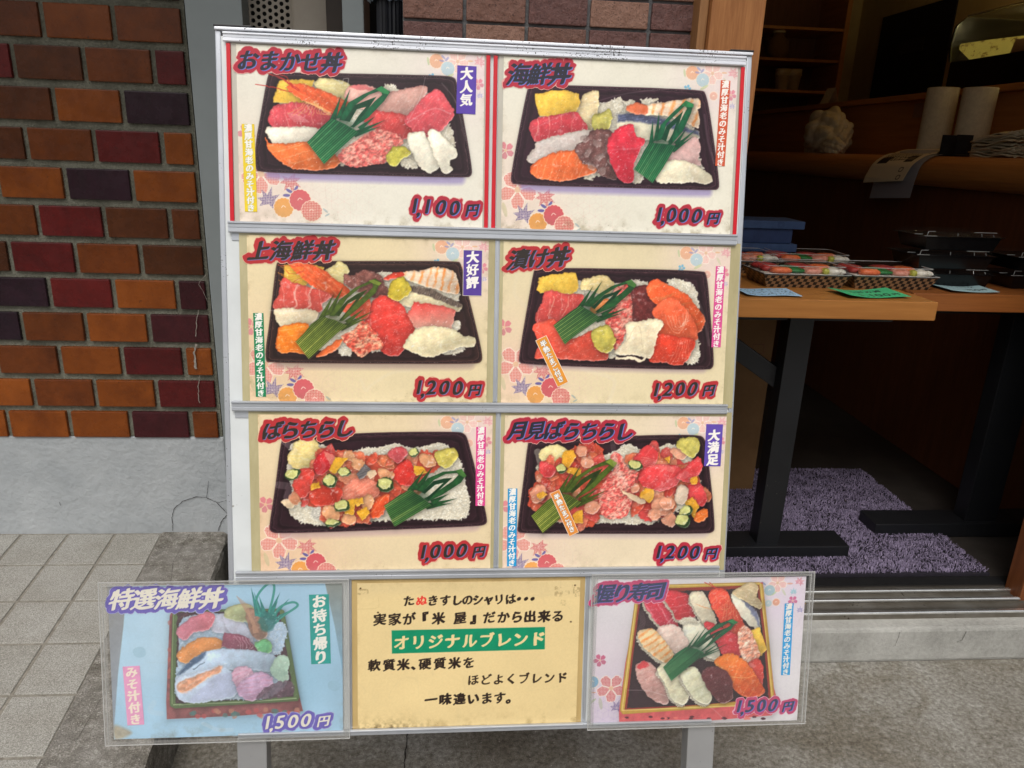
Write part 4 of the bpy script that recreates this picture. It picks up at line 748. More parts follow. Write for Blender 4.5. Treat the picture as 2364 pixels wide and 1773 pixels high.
    c.grains([(790, 460), (880, 420), (980, 500), (900, 560), (830, 520)], k=.915)
    ngr([(830, 500), (960, 490), (1030, 560), (1120, 720), (1080, 770), (960, 720), (860, 600)], (232, 228, 206))
    ngr([(620, 530), (690, 498), (790, 510), (870, 640), (860, 720), (760, 720), (650, 600)], (232, 204, 192), stripes=((60, 12, .2, (244, 228, 216), .6, 4),))
    ngr([(460, 570), (500, 538), (580, 525), (660, 600), (740, 720), (720, 790), (640, 780), (500, 660)], (238, 206, 160), stripes=((55, 15, .5, (236, 140, 62), .95, 5),))
    ngr([(1035, 250), (1100, 200), (1180, 225), (1210, 300), (1280, 400), (1330, 560), (1280, 600), (1180, 540), (1080, 380)], (226, 74, 54), rice=False, stripes=((50, 14, .25, (246, 150, 110), .6, 5),))
    for i in range(6): c.line([(1180 + i * 14, 260), (1160 + 18 * i, 360), (1140 + i * 26, 450)], (240, 160, 110), 1.3, .7)
    for a, b in (((1120, 210), (1000, 150)), ((1100, 205), (1040, 150))): c.line([a, b], (206, 50, 46), 1.8, .9)
    c.line([(930, 325), (1060, 370), (1190, 360)], (226, 140, 80), 1.4, .8)
    ngr([(1000, 480), (1100, 500), (1240, 570), (1290, 660), (1270, 760), (1150, 730), (1090, 620)], (210, 60, 70), rice=False)
    c.fill([(1220, 250), (1290, 280), (1400, 380), (1450, 520), (1360, 490), (1270, 380)], (232, 226, 206), bev=.4, shadow=.4); c.fill([(1290, 275), (1400, 365), (1452, 520), (1420, 470), (1360, 370)], (112, 118, 146), soft=4, var=.2)
    ginger(c, [(1230, 240), (1290, 190), (1370, 150), (1430, 190), (1420, 260), (1458, 320), (1440, 360), (1330, 300)], (196, 176, 140))
    tamago(c, [(1370, 540), (1440, 512), (1500, 690), (1450, 740), (1410, 640)], (242, 196, 76))
    c.mince([(1270, 560), (1320, 500), (1370, 540), (1430, 680), (1440, 760), (1340, 810), (1280, 700)], (222, 146, 120), (244, 206, 186), 7)
    ngr([(1360, 800), (1440, 770), (1475, 880), (1450, 1000), (1380, 900)], (214, 70, 62), rice=False)
    ngr([(1080, 800), (1130, 748), (1230, 730), (1330, 790), (1410, 900), (1480, 1020), (1440, 1068), (1320, 1070), (1220, 980), (1180, 880)], (238, 130, 52), rice=False, grad=((226, 84, 40), 60), stripes=((25, 20, .2, (250, 180, 110), .5, 6),))
    c.line([(1200, 910), (1320, 925), (1412, 905)], (250, 196, 130), 2, .6)
    ngr([(445, 850), (480, 795), (560, 800), (640, 900), (690, 1000), (700, 1130), (560, 1080), (470, 950)], (206, 160, 152), rice=False, stripes=((70, 12, .3, (190, 120, 124), .5, 3),)); c.fill([(455, 830), (510, 780), (555, 820), (480, 850)], (214, 70, 76), soft=3)
    ngr([(620, 850), (700, 800), (800, 880), (870, 1040), (830, 1135), (740, 1090), (690, 980)], (228, 222, 190))
    ngr([(810, 900), (900, 830), (970, 900), (1050, 1060), (1020, 1130), (930, 1100), (860, 1000)], (228, 226, 196), stripes=((60, 26, .3, (206, 206, 160), .5, 8),))
    ngr([(975, 890), (1060, 830), (1160, 860), (1220, 960), (1215, 1090), (1130, 1120), (1040, 1020)], (96, 44, 50), rice=False, speck=.03, stripes=((70, 12, .2, (130, 70, 74), .5, 3),))
    photo_grain(c, [(478, 205), (1440, 172), (1535, 1085), (352, 1188)])
    baran(c, (702, 884), (1238, 460), 'fresh', .64)
    weather(c, (140, 130, 130), .1, .05, .05)
    glare(c, [([(380, 1020), (560, 1030), (760, 1100), (840, 1160)], .25, 2.5), ([(460, 570), (500, 480), (490, 400)], .1, 14), ([(700, 480), (740, 440)], .35, 4), ([(1000, 1120), (1100, 1200), (1160, 1260)], .2, 2)])
SHEETS = [  # kind, zoom id, u0, u1, v_top, v_bottom, paper colour, painter
    ('omakase', 1, -.3585, -.0094, .5048, .2575, (233, 228, 212), paint_omakase),
    ('kaisen', 2, .0172, .3662, .5048, .2575, (233, 228, 210), paint_kaisen),
    ('jo', 3, -.3494, .0000, .2424, -.0050, (230, 212, 170), paint_jo),
    ('zuke', 4, .0214, .3690, .2424, -.0050, (230, 214, 174), paint_zuke),
    ('bara', 5, -.3388, .0099, -.0191, -.2660, (231, 210, 170), paint_bara),
    ('tsukimi', 6, .0280, .3764, -.0184, -.2660, (232, 214, 182), paint_tsukimi),
    ('tokusen', 7, -.5615, -.2164, -.2783, -.5215, (170, 204, 224), paint_tokusen),
    ('slogan', 8, -.1950, .1524, -.2803, -.5230, (228, 203, 148), paint_text),
    ('nigiri', 9, .1740, .5206, -.2780, -.5250, (228, 224, 228), paint_nigiri)]
def paint_sheet(name):
    n, k, u0, u1, v1, v0, col, fn = next(s for s in SHEETS if s[0] == name)
    c = Canvas(k, u0, v1, u1 - u0, v1 - v0, DOT, col); fn(c); c.im = np.clip(c.im, 0, 1); return c
# ---------------------------------------------------------------- the menu board and its nine laminated sheets
M_print = {}
def print_mat(key, rough=.42, coat=.25, spec=.4):
    N = Nodes('printed_' + key); a = N.n('VertexColor'); a.layer_name = 'ink'; n = N.noise(900, 2, .5)
    N.set(col=N.mix(.06, a.outputs[0], N.ramp(n, [(.3, (.25, .25, .25)), (.7, (.9, .9, .9))]), 'OVERLAY'), rough=rough, coat=coat, coatr=.12, spec=spec); N.bump(N.noise(14, 2, .5), .05, .004); return N.m
for k_, a_ in (('sheet', (.4, .08, .3)), ('sticker', (.5, .04, .3))): M_print[k_] = print_mat(k_, *a_)
def printed(name, im, mask, u0, v1, r, off, parent, mat, org, du=(1, 0), dv=(0, -1)):
    """a flat print, one vertex per printed dot, on the board's plane; org is the parent's (u, v)"""
    H, W = im.shape[:2]; Y, X = np.mgrid[:H, :W]; X = (X + .5) * r; Y = (Y + .5) * r
    U = u0 + X * du[0] + Y * dv[0] - org[0]; V = v1 + X * du[1] + Y * dv[1] - org[1]
    keep = np.ones((H, W), bool) if mask is None else mask; idx = np.cumsum(keep.ravel()).reshape(H, W) - 1
    q = keep[:-1, :-1] & keep[1:, :-1] & keep[:-1, 1:] & keep[1:, 1:]
    F = np.stack([idx[1:, :-1][q], idx[1:, 1:][q], idx[:-1, 1:][q], idx[:-1, :-1][q]], 1)
    co = np.stack([U[keep], V[keep], np.full(int(keep.sum()), off)], 1).astype('f'); nf = len(F)
    me = bpy.data.meshes.new(name); me.vertices.add(len(co)); me.vertices.foreach_set('co', co.ravel()); me.loops.add(nf * 4); me.loops.foreach_set('vertex_index', F.ravel().astype('i'))
    me.polygons.add(nf); me.polygons.foreach_set('loop_start', np.arange(nf, dtype='i') * 4); me.update(calc_edges=True); me.validate()
    at = me.attributes.new('ink', 'FLOAT_COLOR', 'POINT'); c = np.ones((len(co), 4), 'f'); c[:, :3] = lin(im * 255.)[keep]; at.data.foreach_set('color', c.ravel())
    me.materials.append(mat); o = bpy.data.objects.new(name, me); C.objects.link(o); o.parent = parent; return o
def board_matrix(u, v, off=0.):
    P = BC + BU * u + BV * v + BN * off; return Matrix(((BU[0], BV[0], BN[0], P[0]), (BU[1], BV[1], BN[1], P[1]), (BU[2], BV[2], BN[2], P[2]), (0, 0, 0, 1)))
STYLE = {'red': ((178, 44, 62), (42, 40, 52), (96, 122, 196), (226, 168, 158)), 'redwarm': ((182, 48, 52), (50, 42, 38), (110, 112, 160), (228, 172, 146)), 'purple': ((108, 96, 186), (234, 228, 214), None, (176, 178, 216)), 'mauve': ((190, 66, 110), (48, 56, 92), (104, 110, 196), (230, 170, 196))}
def sticker(name, k, chars, style, par, org, off, R=.0050, seed=0, shear=.26, pen=(.070, .014, -30)):
    """cut-out lettering: dark brush letters, a pale offset shadow, and a ragged coloured backing"""
    x = np.array([q[1] for q in chars], float); y = np.array([q[2] for q in chars], float); z = np.array([q[3] for q in chars], float)
    U, V = zb(k, x, y, -.004); sc = (zb(k, x.mean() + 50, y.mean(), -.004)[0] - zb(k, x.mean() - 50, y.mean(), -.004)[0]) / 100.; S = z * sc; r = .00042; m = R * 2.2 + .002
    u0, u1, v0, v1 = (U - S * .62).min() - m, (U + S * .66).max() + m, (V - S * .6).min() - m, (V + S * .6).max() + m; W, H = int((u1 - u0) / r), int((v1 - v0) / r)
    L = letters(H, W, [(c[0], (a - u0) / r, (v1 - b) / r, s / r, shear, 0.) for c, a, b, s in zip(chars, U, V, S)], pen=pen)
    D = near(L > .4, int(R / r) + 11) * r; ang = fnoise(H, W, 20, seed, 1) * .0019 + fnoise(H, W, 9, seed + 1, 1) * .0007
    bk, dk, sh, rim = STYLE[style]; im = np.zeros((H, W, 3)) + C3(rim); e = np.clip((R + ang - D) / r + .5, 0, 1)[..., None]; im = im * (1 - e) + C3(bk) * (1 + .05 * fnoise(H, W, 30, seed + 3, 2))[..., None] * e
    if sh is not None:
        s_ = np.roll(np.roll(L, int(.0009 / r), 0), int(.0013 / r), 1)[..., None]; im = im * (1 - s_) + C3(sh) * s_
    else:
        s_ = np.clip((.0016 - D) / r, 0, 1)[..., None] * .35; im = im * (1 - s_) + C3((70, 62, 150)) * s_
    im = im * (1 - L[..., None]) + C3(dk) * L[..., None]
    return printed(name, np.clip(im, 0, 1), D < R + ang + .0011, u0, v1, r, off, par, M_print['sticker'], org)
def strip(k, q, text, col, par, org, off, size=None, ink=(244, 240, 232), a=.06, b=.94, halo=None, pen=(.075, .03, -30), rim=None):
    """a vertical label strip; q = its corners TL, TR, BR, BL on the photo"""
    P = [np.array(zb(k, *p, -.004)) for p in q]; w = (np.linalg.norm(P[1] - P[0]) + np.linalg.norm(P[2] - P[3])) / 2; d = ((P[3] - P[0]) + (P[2] - P[1])) / 2; h = np.linalg.norm(d); d /= h; e = np.array([-d[1], d[0]]); r = .00042
    W, H = int(w / r), int(h / r); n = len(text); s = min((size or .9) * W, H * (b - a) / n * .98); it = [(ch, W * .5, H * (a + (b - a) * (i + .5) / n), s, 0., 0.) for i, ch in enumerate(text)]
    L = letters(H, W, it, pen=pen); im = np.zeros((H, W, 3)) + C3(col) * (1 + .05 * fnoise(H, W, 25, k, 2))[..., None]
    if halo: g = np.clip(1.6 - near(L > .4, 3), 0, 1)[..., None]; im = im * (1 - g) + C3(halo) * g
    im = im * (1 - L[..., None]) + C3(ink) * L[..., None]
    if rim: im[:2] = im[-2:] = C3(rim); im[:, :2] = im[:, -2:] = C3(rim)
    return printed('note_strip', np.clip(im, 0, 1), None, P[0][0], P[0][1], r, off, par, M_print['sticker'], org, tuple(e), tuple(d))
def row(s, x0, y0, x1, y1, sz): return [(ch, x0 + (x1 - x0) * i / max(len(s) - 1, 1), y0 + (y1 - y0) * i / max(len(s) - 1, 1), sz) for i, ch in enumerate(s)]
def price(p, x, y, dy, f=1.):
    o = {',': 38}; xs = [0, 38, 100, 205, 312]; c = [(ch, x + xx * f, y + dy * xx / 450 + (18 * f if ch == ',' else 0), 158 * f) for ch, xx in zip(p, xs)]; return c + [('円', x + 452 * f, y + dy + 12 * f, 104 * f)]
NOTE = '濃厚甘海老のみそ汁付き'; EGG = '半熟たまご付き'
TITLES = {'omakase': (row('おまかせ丼', 248, 268, 905, 285, 165), 'red'), 'kaisen': (row('海鮮丼', 245, 258, 592, 255, 185), 'red'), 'jo': (row('上海鮮丼', 278, 205, 803, 200, 170), 'redwarm'), 'zuke': (row('漬け丼', 252, 258, 600, 235, 180), 'redwarm'), 'bara': (row('ばらちらし', 382, 258, 968, 240, 160), 'redwarm'), 'tsukimi': (row('月見ばらちらし', 250, 235, 1170, 245, 165), 'red'), 'tokusen': (row('特選海鮮丼', 222, 286, 950, 276, 192), 'purple'), 'nigiri': (row('握り寿司', 195, 240, 605, 218, 160), 'mauve')}
PRICES = {'omakase': ('1,100', 1558, 1412, 22, 1.), 'kaisen': ('1,000', 1422, 1432, 18, 1.), 'jo': ('1,200', 1572, 1312, 8, 1.), 'zuke': ('1,200', 1445, 1382, -5, 1.), 'bara': ('1,000', 1605, 1238, -12, 1.), 'tsukimi': ('1,200', 1465, 1290, 0, 1.), 'tokusen': ('1,500', 1400, 1280, -25, 1.), 'nigiri': ('1,500', 1280, 1150, -12, .87)}
STRIPS = {'omakase': [([(1890, 308), (2045, 315), (2035, 695), (1882, 688)], '大人気', (92, 66, 168), dict(a=.02, b=.84, size=.74)), ([(197, 768), (298, 765), (322, 1458), (222, 1458)], NOTE, (236, 206, 44), dict(size=.8, halo=(150, 176, 190), a=.0, b=1.))],
  'kaisen': [([(1935, 308), (2020, 312), (1970, 1030), (1888, 1028)], NOTE, (206, 88, 54), dict(size=.86, a=0., b=1.))],
  'jo': [([(1928, 197), (2085, 200), (2082, 577), (1920, 573)], '大好評', (88, 62, 150), dict(a=.02, b=.84, size=.76, rim=(226, 214, 190))), ([(225, 710), (312, 710), (333, 1392), (248, 1394)], NOTE, (26, 130, 84), dict(size=.86, a=0., b=1.))],
  'zuke': [([(1958, 315), (2043, 318), (2002, 1022), (1918, 1018)], NOTE, (218, 82, 146), dict(size=.86, a=0., b=1.)), ([(395, 960), (490, 908), (685, 1318), (588, 1365)], EGG, (232, 152, 54), dict(size=.78, halo=(90, 110, 130), rim=(244, 238, 222)))],
  'bara': [([(2033, 228), (2115, 228), (2108, 872), (2027, 872)], NOTE, (222, 70, 142), dict(size=.86, a=0., b=1.))],
  'tsukimi': [([(1875, 182), (2022, 182), (2000, 550), (1853, 545)], '大満足', (98, 76, 172), dict(a=.12, b=.98, size=.74)), ([(158, 740), (243, 740), (235, 1417), (148, 1417)], NOTE, (32, 150, 206), dict(size=.86, a=0., b=1.)), ([(520, 785), (605, 745), (775, 1120), (690, 1160)], EGG, (232, 146, 64), dict(size=.78, halo=(90, 110, 130), rim=(244, 226, 200)))],
  'tokusen': [([(1732, 248), (1895, 245), (1912, 805), (1750, 812)], 'お持ち帰り', (22, 156, 148), dict(a=.0, b=1., size=.74)), ([(228, 828), (368, 825), (408, 1303), (265, 1305)], 'みそ汁付き', (232, 160, 200), dict(a=.0, b=1., size=.7, ink=(246, 232, 214)))],
  'nigiri': [([(1645, 318), (1722, 318), (1690, 900), (1615, 900)], NOTE, (34, 160, 224), dict(size=.86, a=0., b=1.))], 'slogan': []}
LABELS = {'omakase': 'cream menu sheet with red shrimp feelers over its bento, priced 1,100 yen', 'kaisen': 'cream menu sheet with an orange note strip and a 1,000 yen bento', 'jo': 'yellowed menu sheet with a green note strip beside its 1,200 yen bento', 'zuke': 'yellowed menu sheet with marinated salmon and squid and a tilted orange egg label',
  'bara': 'menu sheet of diced seafood and cucumber on white rice for 1,000 yen', 'tsukimi': 'menu sheet with a blue note strip and pale egg in a diced seafood bento', 'tokusen': 'faded blue menu sheet with green edged square box, sticking out past the board', 'slogan': 'tan text sheet with a green banner line, between two food sheets', 'nigiri': 'pale lilac menu sheet of nigiri sushi in a gold rimmed square box'}
def film(name, tint=(.93, .93, .90), gl=.10, veil=.05):
    N = Nodes(name); t = N.n('BsdfTransparent'); t.inputs[0].default_value = tint + (1,); g = N.n('BsdfGlossy'); g.inputs['Roughness'].default_value = .12; d = N.n('BsdfDiffuse'); d.inputs[0].default_value = (.7, .7, .68, 1)
    a = N.n('MixShader'); a.inputs[0].default_value = gl * .5; N.l(t.outputs[0], a.inputs[1]); N.l(g.outputs[0], a.inputs[2])
    b = N.n('MixShader'); b.inputs[0].default_value = veil; N.l(a.outputs[0], b.inputs[1]); N.l(d.outputs[0], b.inputs[2]); N.l(b.outputs[0], N.out.inputs[0]); return N.m
M_film = film('clear_plastic', (.97, .97, .96), veil=.05); M_band = film('plastic_margin', (.93, .93, .92), .3, .16); M_edge = film('plastic_edge', (.9, .9, .9), .5, .45)
def sleeve_mat(name, a, b):
    N = Nodes(name); N.set(col=N.ramp(N.noise(26, 5, .7, N.map((1, .25, 1))), [(.3, rgb(*a)), (.7, rgb(*b))]), rough=.28, coat=.3); return N.m
M_sl = {'grey': sleeve_mat('sleeve_grey', (178, 172, 158), (196, 190, 176)), 'yellow': sleeve_mat('sleeve_yellowed', (166, 154, 112), (192, 182, 142)), 'tan': sleeve_mat('sleeve_tan', (178, 150, 96), (200, 172, 116))}
SLEEVE = {'omakase': (-.3655, -.0035, .5085, .255, 'grey'), 'kaisen': (.0105, .3725, .5085, .255, 'grey'), 'jo': (-.3600, .0095, .2475, -.0055, 'yellow'), 'zuke': (.0165, .3840, .2475, -.0055, 'yellow'), 'bara': (-.3520, .0145, -.0125, -.267, 'yellow'), 'tsukimi': (.0225, .3840, -.0125, -.267, 'yellow'), 'tokusen': (-.5730, -.2060, -.2715, -.5300, 'clear'), 'slogan': (-.2030, .1600, -.2745, -.525, 'tan'), 'nigiri': (.1690, .5330, -.2690, -.5290, 'clear')}
for n_, k_, u0_, u1_, v1_, v0_, col_, fn_ in SHEETS:
    org = ((u0_ + u1_) / 2, v0_); fwd = .003 if n_ in ('tokusen', 'nigiri') else 0.
    e = thing('menu_sheet', LABELS[n_], 'menu sheet', group='laminated menu sheets on the board', mat=board_matrix(*org))
    c = paint_sheet(n_)
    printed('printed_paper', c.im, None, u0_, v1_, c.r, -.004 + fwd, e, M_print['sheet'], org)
    a0, a1, b1, b0, kind = SLEEVE[n_]; q = lambda u, v, o: (u - org[0], v - org[1], o)
    if kind == 'clear':
        m = MB(); m.add([q(a0, b0, -.0005 + fwd), q(a1, b0, -.0005 + fwd), q(a1, b1, -.0005 + fwd), q(a0, b1, -.0005 + fwd)], [(0, 1, 2, 3)]); sl_ = m.build('plastic_sleeve', M_film, e)
        m = MB(); z = .0001 + fwd
        for (x0, y0, x1, y1) in ((a0, b0, a0 + .0012, b1), (a1 - .0012, b0, a1, b1), (a0 + .0012, b1 - .0012, a1 - .0012, b1), (a0 + .0012, b0, a1 - .0012, b0 + .0012), (a0 + .005, b0 + .004, a0 + .0056, b1 - .004), (a1 - .0066, b0 + .004, a1 - .0058, b1 - .004), (a0 + .006, b1 - .0062, a1 - .0067, b1 - .0056)): m.box(q(x0, y0, z - .0014), q(x1, y1, z))
        m.build('welded_edge', M_edge, e); m = MB(); z = -.0002 + fwd; i_ = .0013
        for (x0, y0, x1, y1) in ((a0 + i_, b0 + i_, a0 + .010, b1 - i_), (a1 - .010, b0 + i_, a1 - i_, b1 - i_), (a0 + .0102, b1 - .006, a1 - .0102, b1 - i_), (a0 + .0102, b0 + i_, a1 - .0102, b0 + .007)): m.add([q(x0, y0, z), q(x1, y0, z), q(x1, y1, z), q(x0, y1, z)], [(0, 1, 2, 3)])
        m.build('sleeve_margin', M_band, e)
    else: MB().add([q(a0, b0, -.0046), q(a1, b0, -.0046), q(a1, b1, -.0046), q(a0, b1, -.0046)], [(0, 1, 2, 3)]).build('plastic_sleeve', M_sl[kind], e)
    if n_ in TITLES: sticker('title_sticker', k_, TITLES[n_][0], TITLES[n_][1], e, org, -.0036 + fwd, seed=k_ * 10)
    if n_ in PRICES: p = PRICES[n_]; sticker('price_sticker', k_, price(*p), TITLES[n_][1], e, org, -.0036 + fwd, R=.0046, seed=k_ * 10 + 5, shear=.22, pen=(.055, .014, -30))
    for qd, tx, cl, kw in STRIPS[n_]: strip(k_, qd, tx, cl, e, org, -.0034 + fwd, **kw)

# the stand: white panel in an aluminium frame, five rails that hold the sheets, two front legs and a rear prop
M_alu = flecked('lacquered_aluminium', (196, 200, 206), (60, 58, 56), rough=.38, metal=.55, amt=.70, scale=420, tone=(178, 182, 188))
M_alu_top = flecked('chipped_white_aluminium', (226, 228, 234), (48, 46, 46), rough=.35, metal=.25, amt=.615, scale=420, tone=(208, 212, 220))
M_panel = flecked('white_board_face', (222, 226, 226), (150, 148, 140), rough=.35, amt=.74, scale=120, tone=(206, 210, 210))
M_steel = flecked('grey_painted_leg', (158, 158, 158), (70, 68, 64), rough=.4, metal=.2, amt=.70, scale=260, tone=(146, 146, 146))
M_redstrip = mottled('red_plastic', (196, 16, 32), (206, 24, 40), 30, .35); M_black = mottled('black_plastic', (22, 22, 24), (34, 34, 36), 40, .45)
bz = BC[2] / BV[2]                                   # distance down the board's slope to the ground
stand = thing('menu_board', 'white and silver standing menu board with five rails holding sushi menu sheets', 'sign board', mat=board_matrix(0, -bz))
def bb(u0, v0, o0, u1, v1, o1, bev=0.): return ((u0, v0 + bz, o0), (u1, v1 + bz, o1), 0, bev)
MB().box(*bb(-.379, -.527, -.020, .379, .515, -.0066)).build('panel', M_panel, stand)
for x0, x1 in ((-.3868, -.379), (.379, .3868)): MB().box(*bb(x0, -.527, -.026, x1, .522, -.0052, .0015)).build('frame_upright', M_alu, stand)
MB().box(*bb(-.3868, .5222, -.026, .3868, .5262, -.0015, .001)).build('frame_top', M_alu_top, stand)
for x0, x1 in ((-.3878, -.336), (.352, .3878)): MB().box(*bb(x0, .5264, -.027, x1, .5290, -.0010, .0008)).build('corner_cap', M_black, stand)
RAILS = [(.518, .0118, -.3745, .3755), (.2596, .0152, -.3735, .3755), (0., .0142, -.3745, .3745), (-.2597, .0140, -.3745, .3745), (-.5185, .0085, -.3760, .3745)]
for i, (v, h, a, b) in enumerate(RAILS):
    v0 = v - h; prof = [(v0 + bz, -.0045), (v0 + bz, -.0005), (v0 + h * .10 + bz, .0004), (v0 + h * .42 + bz, .0004), (v0 + h * .46 + bz, -.0002), (v0 + h * .52 + bz, .0004), (v0 + h * .8 + bz, .0006), (v - .0016 + bz, .0026), (v + bz, .0026), (v + .0010 + bz, .0012), (v + .0010 + bz, -.0032), (v + h * .0 + bz - .001, -.0032)]
    MB().prism(prof, 0, a, b).build('rail', M_alu_top if i == 0 else M_alu, stand)
    if 0 < i < 4: MB().box(*bb(a + .003, v0 - .0105, -.0064, a + .048, v0 - .0004, -.0052)).build('rail_channel', M_alu, stand)
for i, x in enumerate((-.3685, -.0048, .0058, .3728)): MB().box(*bb(x - .0029, .2606, -.0044, x + .0029, .505, -.0024, .0006)).build('red_strip', M_redstrip, stand)
for v0, v1, x in ((.002, .2425, .0128), (-.2585, -.0150, .0182), (-.5170, -.2740, -.2045), (-.5170, -.2740, .1645)): MB().box(*bb(x - .0030, v0, -.0064, x + .0030, v1, -.0049)).box(*bb(x - .0009, v0 + .001, -.0048, x + .0009, v1 - .001, -.0030)).build('divider', M_alu, stand)
for x in (-.3575, .3605): MB().box(*bb(x - .0225, -bz + .004, -.034, x + .0225, -.5275, -.004, .002)).build('leg', M_steel, stand)
tp = board_matrix(0, -bz).inverted()
for x in (-.33, .33):
    a = BC + BU * x + BV * .44 - BN * .035; b = np.array([a[0], 1.43, .012]); m = MB().beam(a, b, .025, .02, (1, 0, 0), bev=.002); m.V = [tuple(tp @ Vector(v)) for v in m.V]; m.build('rear_leg', M_steel, stand)
# ---------------------------------------------------------------- the ground, the paving, the walls
PAV = .13
N = Nodes('exposed_aggregate'); a = N.noise(420, 3, .7); b = N.noise(95, 4, .65); g = N.noise(2.2, 5, .6); v = N.n('TexVoronoi'); v.inputs['Scale'].default_value = 120; N.l(N.tc.outputs['Object'], v.inputs['Vector'])
c = N.ramp(N.math('ADD', N.math('MULTIPLY', a, .45), N.math('MULTIPLY', b, .55)), [(.36, rgb(96, 92, 84)), (.50, rgb(142, 139, 131)), (.64, rgb(180, 178, 171))])
c = N.mix(N.ramp(g, [(.40, (0, 0, 0)), (.62, (.85, .85, .85))]), c, N.mix(1., c, (.60, .56, .50, 1), 'MULTIPLY')); c = N.mix(N.ramp(N.noise(13, 5, .7), [(.45, (0, 0, 0)), (.7, (.6, .6, .6))]), c, N.mix(1., c, (.70, .68, .64, 1), 'MULTIPLY')); c = N.mix(N.ramp(N.noise(3.6, 6, .72, None, 1.2), [(.47, (0, 0, 0)), (.60, (.7, .7, .7))]), c, N.mix(1., c, (.70, .65, .58, 1), 'MULTIPLY'))
w = N.ramp(v.outputs['Distance'], [(.10, (1, 1, 1)), (.16, (0, 0, 0))]); s = N.ramp(N.noise(60, 2, .5), [(.56, (0, 0, 0)), (.60, (1, 1, 1))]); c = N.mix(N.math('MULTIPLY', N.math('MULTIPLY', w, s), .8), c, rgb(206, 202, 194))
N.set(col=c, rough=.85, spec=.25); N.bump(N.math('ADD', a, b), .5, .003); M_ground = N.m
tag(MB().add([(-150, -150, 0), (150, -150, 0), (150, 150, 0), (-150, 150, 0)], [(0, 1, 2, 3)]).build('ground', M_ground), kind='structure')
# pale worn patches and a crack in the concrete
M_crack = mottled('crack_dirt', (38, 34, 30), (58, 52, 46), 60, .9)
def ribbon(name, pts, w, mat, parent=None, seed=1, up=(0, 0, 1)):
    r = np.random.default_rng(seed); P = []
    for a_, b_ in zip(pts[:-1], pts[1:]):
        for t in np.arange(6) / 6: P.append(np.array(a_) * (1 - t) + np.array(b_) * t)
    P.append(np.array(pts[-1], float)); V = []; F = []
    for i, p in enumerate(P):
        d = P[min(i + 1, len(P) - 1)] - P[max(i - 1, 0)]; x = np.cross(d, up); x /= np.linalg.norm(x) + 1e-9; k = w * (.5 + r.random()); j = x * (r.random() - .5) * min(w * 1.6, .003); V += [p + j - x * k / 2, p + j + x * k / 2]
    for i in range(len(P) - 1): F.append((2 * i, 2 * i + 1, 2 * i + 3, 2 * i + 2))
    return new_mesh(name, V, F, mat, parent)
tag(ribbon('ground_crack', [pZ(945, 1660, .004), pZ(940, 1700, .004), pZ(936, 1740, .004), pZ(930, 1800, .004)], .0025, M_crack), kind='structure')

# raised paving of pale stone tiles, and the rough concrete strip along its edge
def skew(x, y): return x - .108 * (y - 2.02)
M_tile = Nodes('stone_tile'); f = M_tile.noise(520, 3, .7); g = M_tile.noise(7, 4, .6); rnd = M_tile.n('NewGeometry').outputs['Random Per Island']
cc = M_tile.ramp(f, [(.32, rgb(112, 110, 104)), (.5, rgb(162, 160, 153)), (.68, rgb(204, 202, 196))]); cc = M_tile.mix(M_tile.ramp(rnd, [(0, (0, 0, 0)), (1, (.35, .35, .35))]), cc, M_tile.mix(1., cc, (.80, .79, .77, 1), 'MULTIPLY')); cc = M_tile.mix(M_tile.ramp(g, [(.4, (0, 0, 0)), (.7, (.5, .5, .5))]), cc, M_tile.mix(1., cc, (.66, .63, .57, 1), 'MULTIPLY'))
M_tile.set(col=cc, rough=.75, spec=.3); M_tile.bump(f, .35, .0015); M_tile = M_tile.m
M_joint = mottled('tile_joint', (118, 113, 103), (152, 147, 136), 90, .95)
ys = [2.0115 - .1685 * i for i in range(0, 20)]; xs = [-.8475 - .1305 * i for i in range(0, 22)]; xs[0] = -.8455
m = MB(); rr = random.Random(3)
for y1, y0 in zip(ys[:-1], ys[1:]):
    for x1, x0 in zip(xs[:-1], xs[1:]):
        j = .0040; h = PAV + rr.uniform(-.0006, .0006); q = [(skew(x0 + j, y0 + j), y0 + j), (skew(x1 - j, y0 + j), y0 + j), (skew(x1 - j, y1 - j), y1 - j), (skew(x0 + j, y1 - j), y1 - j)]; cx_, cy_ = np.mean(q, 0); e = .9965
        m.add([(x, y, PAV - .006) for x, y in q] + [(x, y, h - .0012) for x, y in q] + [(cx_ + (x - cx_) * .975, cy_ + (y - cy_) * .978, h) for x, y in q], [(i, (i + 1) % 4, 4 + (i + 1) % 4, 4 + i) for i in range(4)] + [(4 + i, 4 + (i + 1) % 4, 8 + (i + 1) % 4, 8 + i) for i in range(4)] + [(8, 9, 10, 11)])
pav = tag(m.build('paving_tiles', M_tile), kind='structure')
xa, yb = -.8475, -1.19
m = MB(); P = [(skew(-3.8, yb), yb), (skew(xa, yb), yb), (skew(xa, 2.02), 2.02), (skew(-3.8, 2.02), 2.02)]
m.add([(x, y, 0) for x, y in P] + [(x, y, PAV - .0028) for x, y in P], [(4, 5, 6, 7)] + [(i, (i + 1) % 4, 4 + (i + 1) % 4, 4 + i) for i in range(4)]); tag(m.build('paving_bed', M_joint), kind='structure')
N = Nodes('rough_kerb'); a = N.noise(300, 3, .75); b = N.noise(40, 4, .7); g = N.noise(4, 4, .6); c = N.ramp(N.math('ADD', N.math('MULTIPLY', a, .5), N.math('MULTIPLY', b, .5)), [(.36, rgb(84, 80, 71)), (.51, rgb(132, 127, 118)), (.64, rgb(190, 186, 178))]); c = N.mix(N.ramp(g, [(.42, (0, 0, 0)), (.60, (.8, .8, .8))]), c, N.mix(.55, c, rgb(168, 165, 160)))
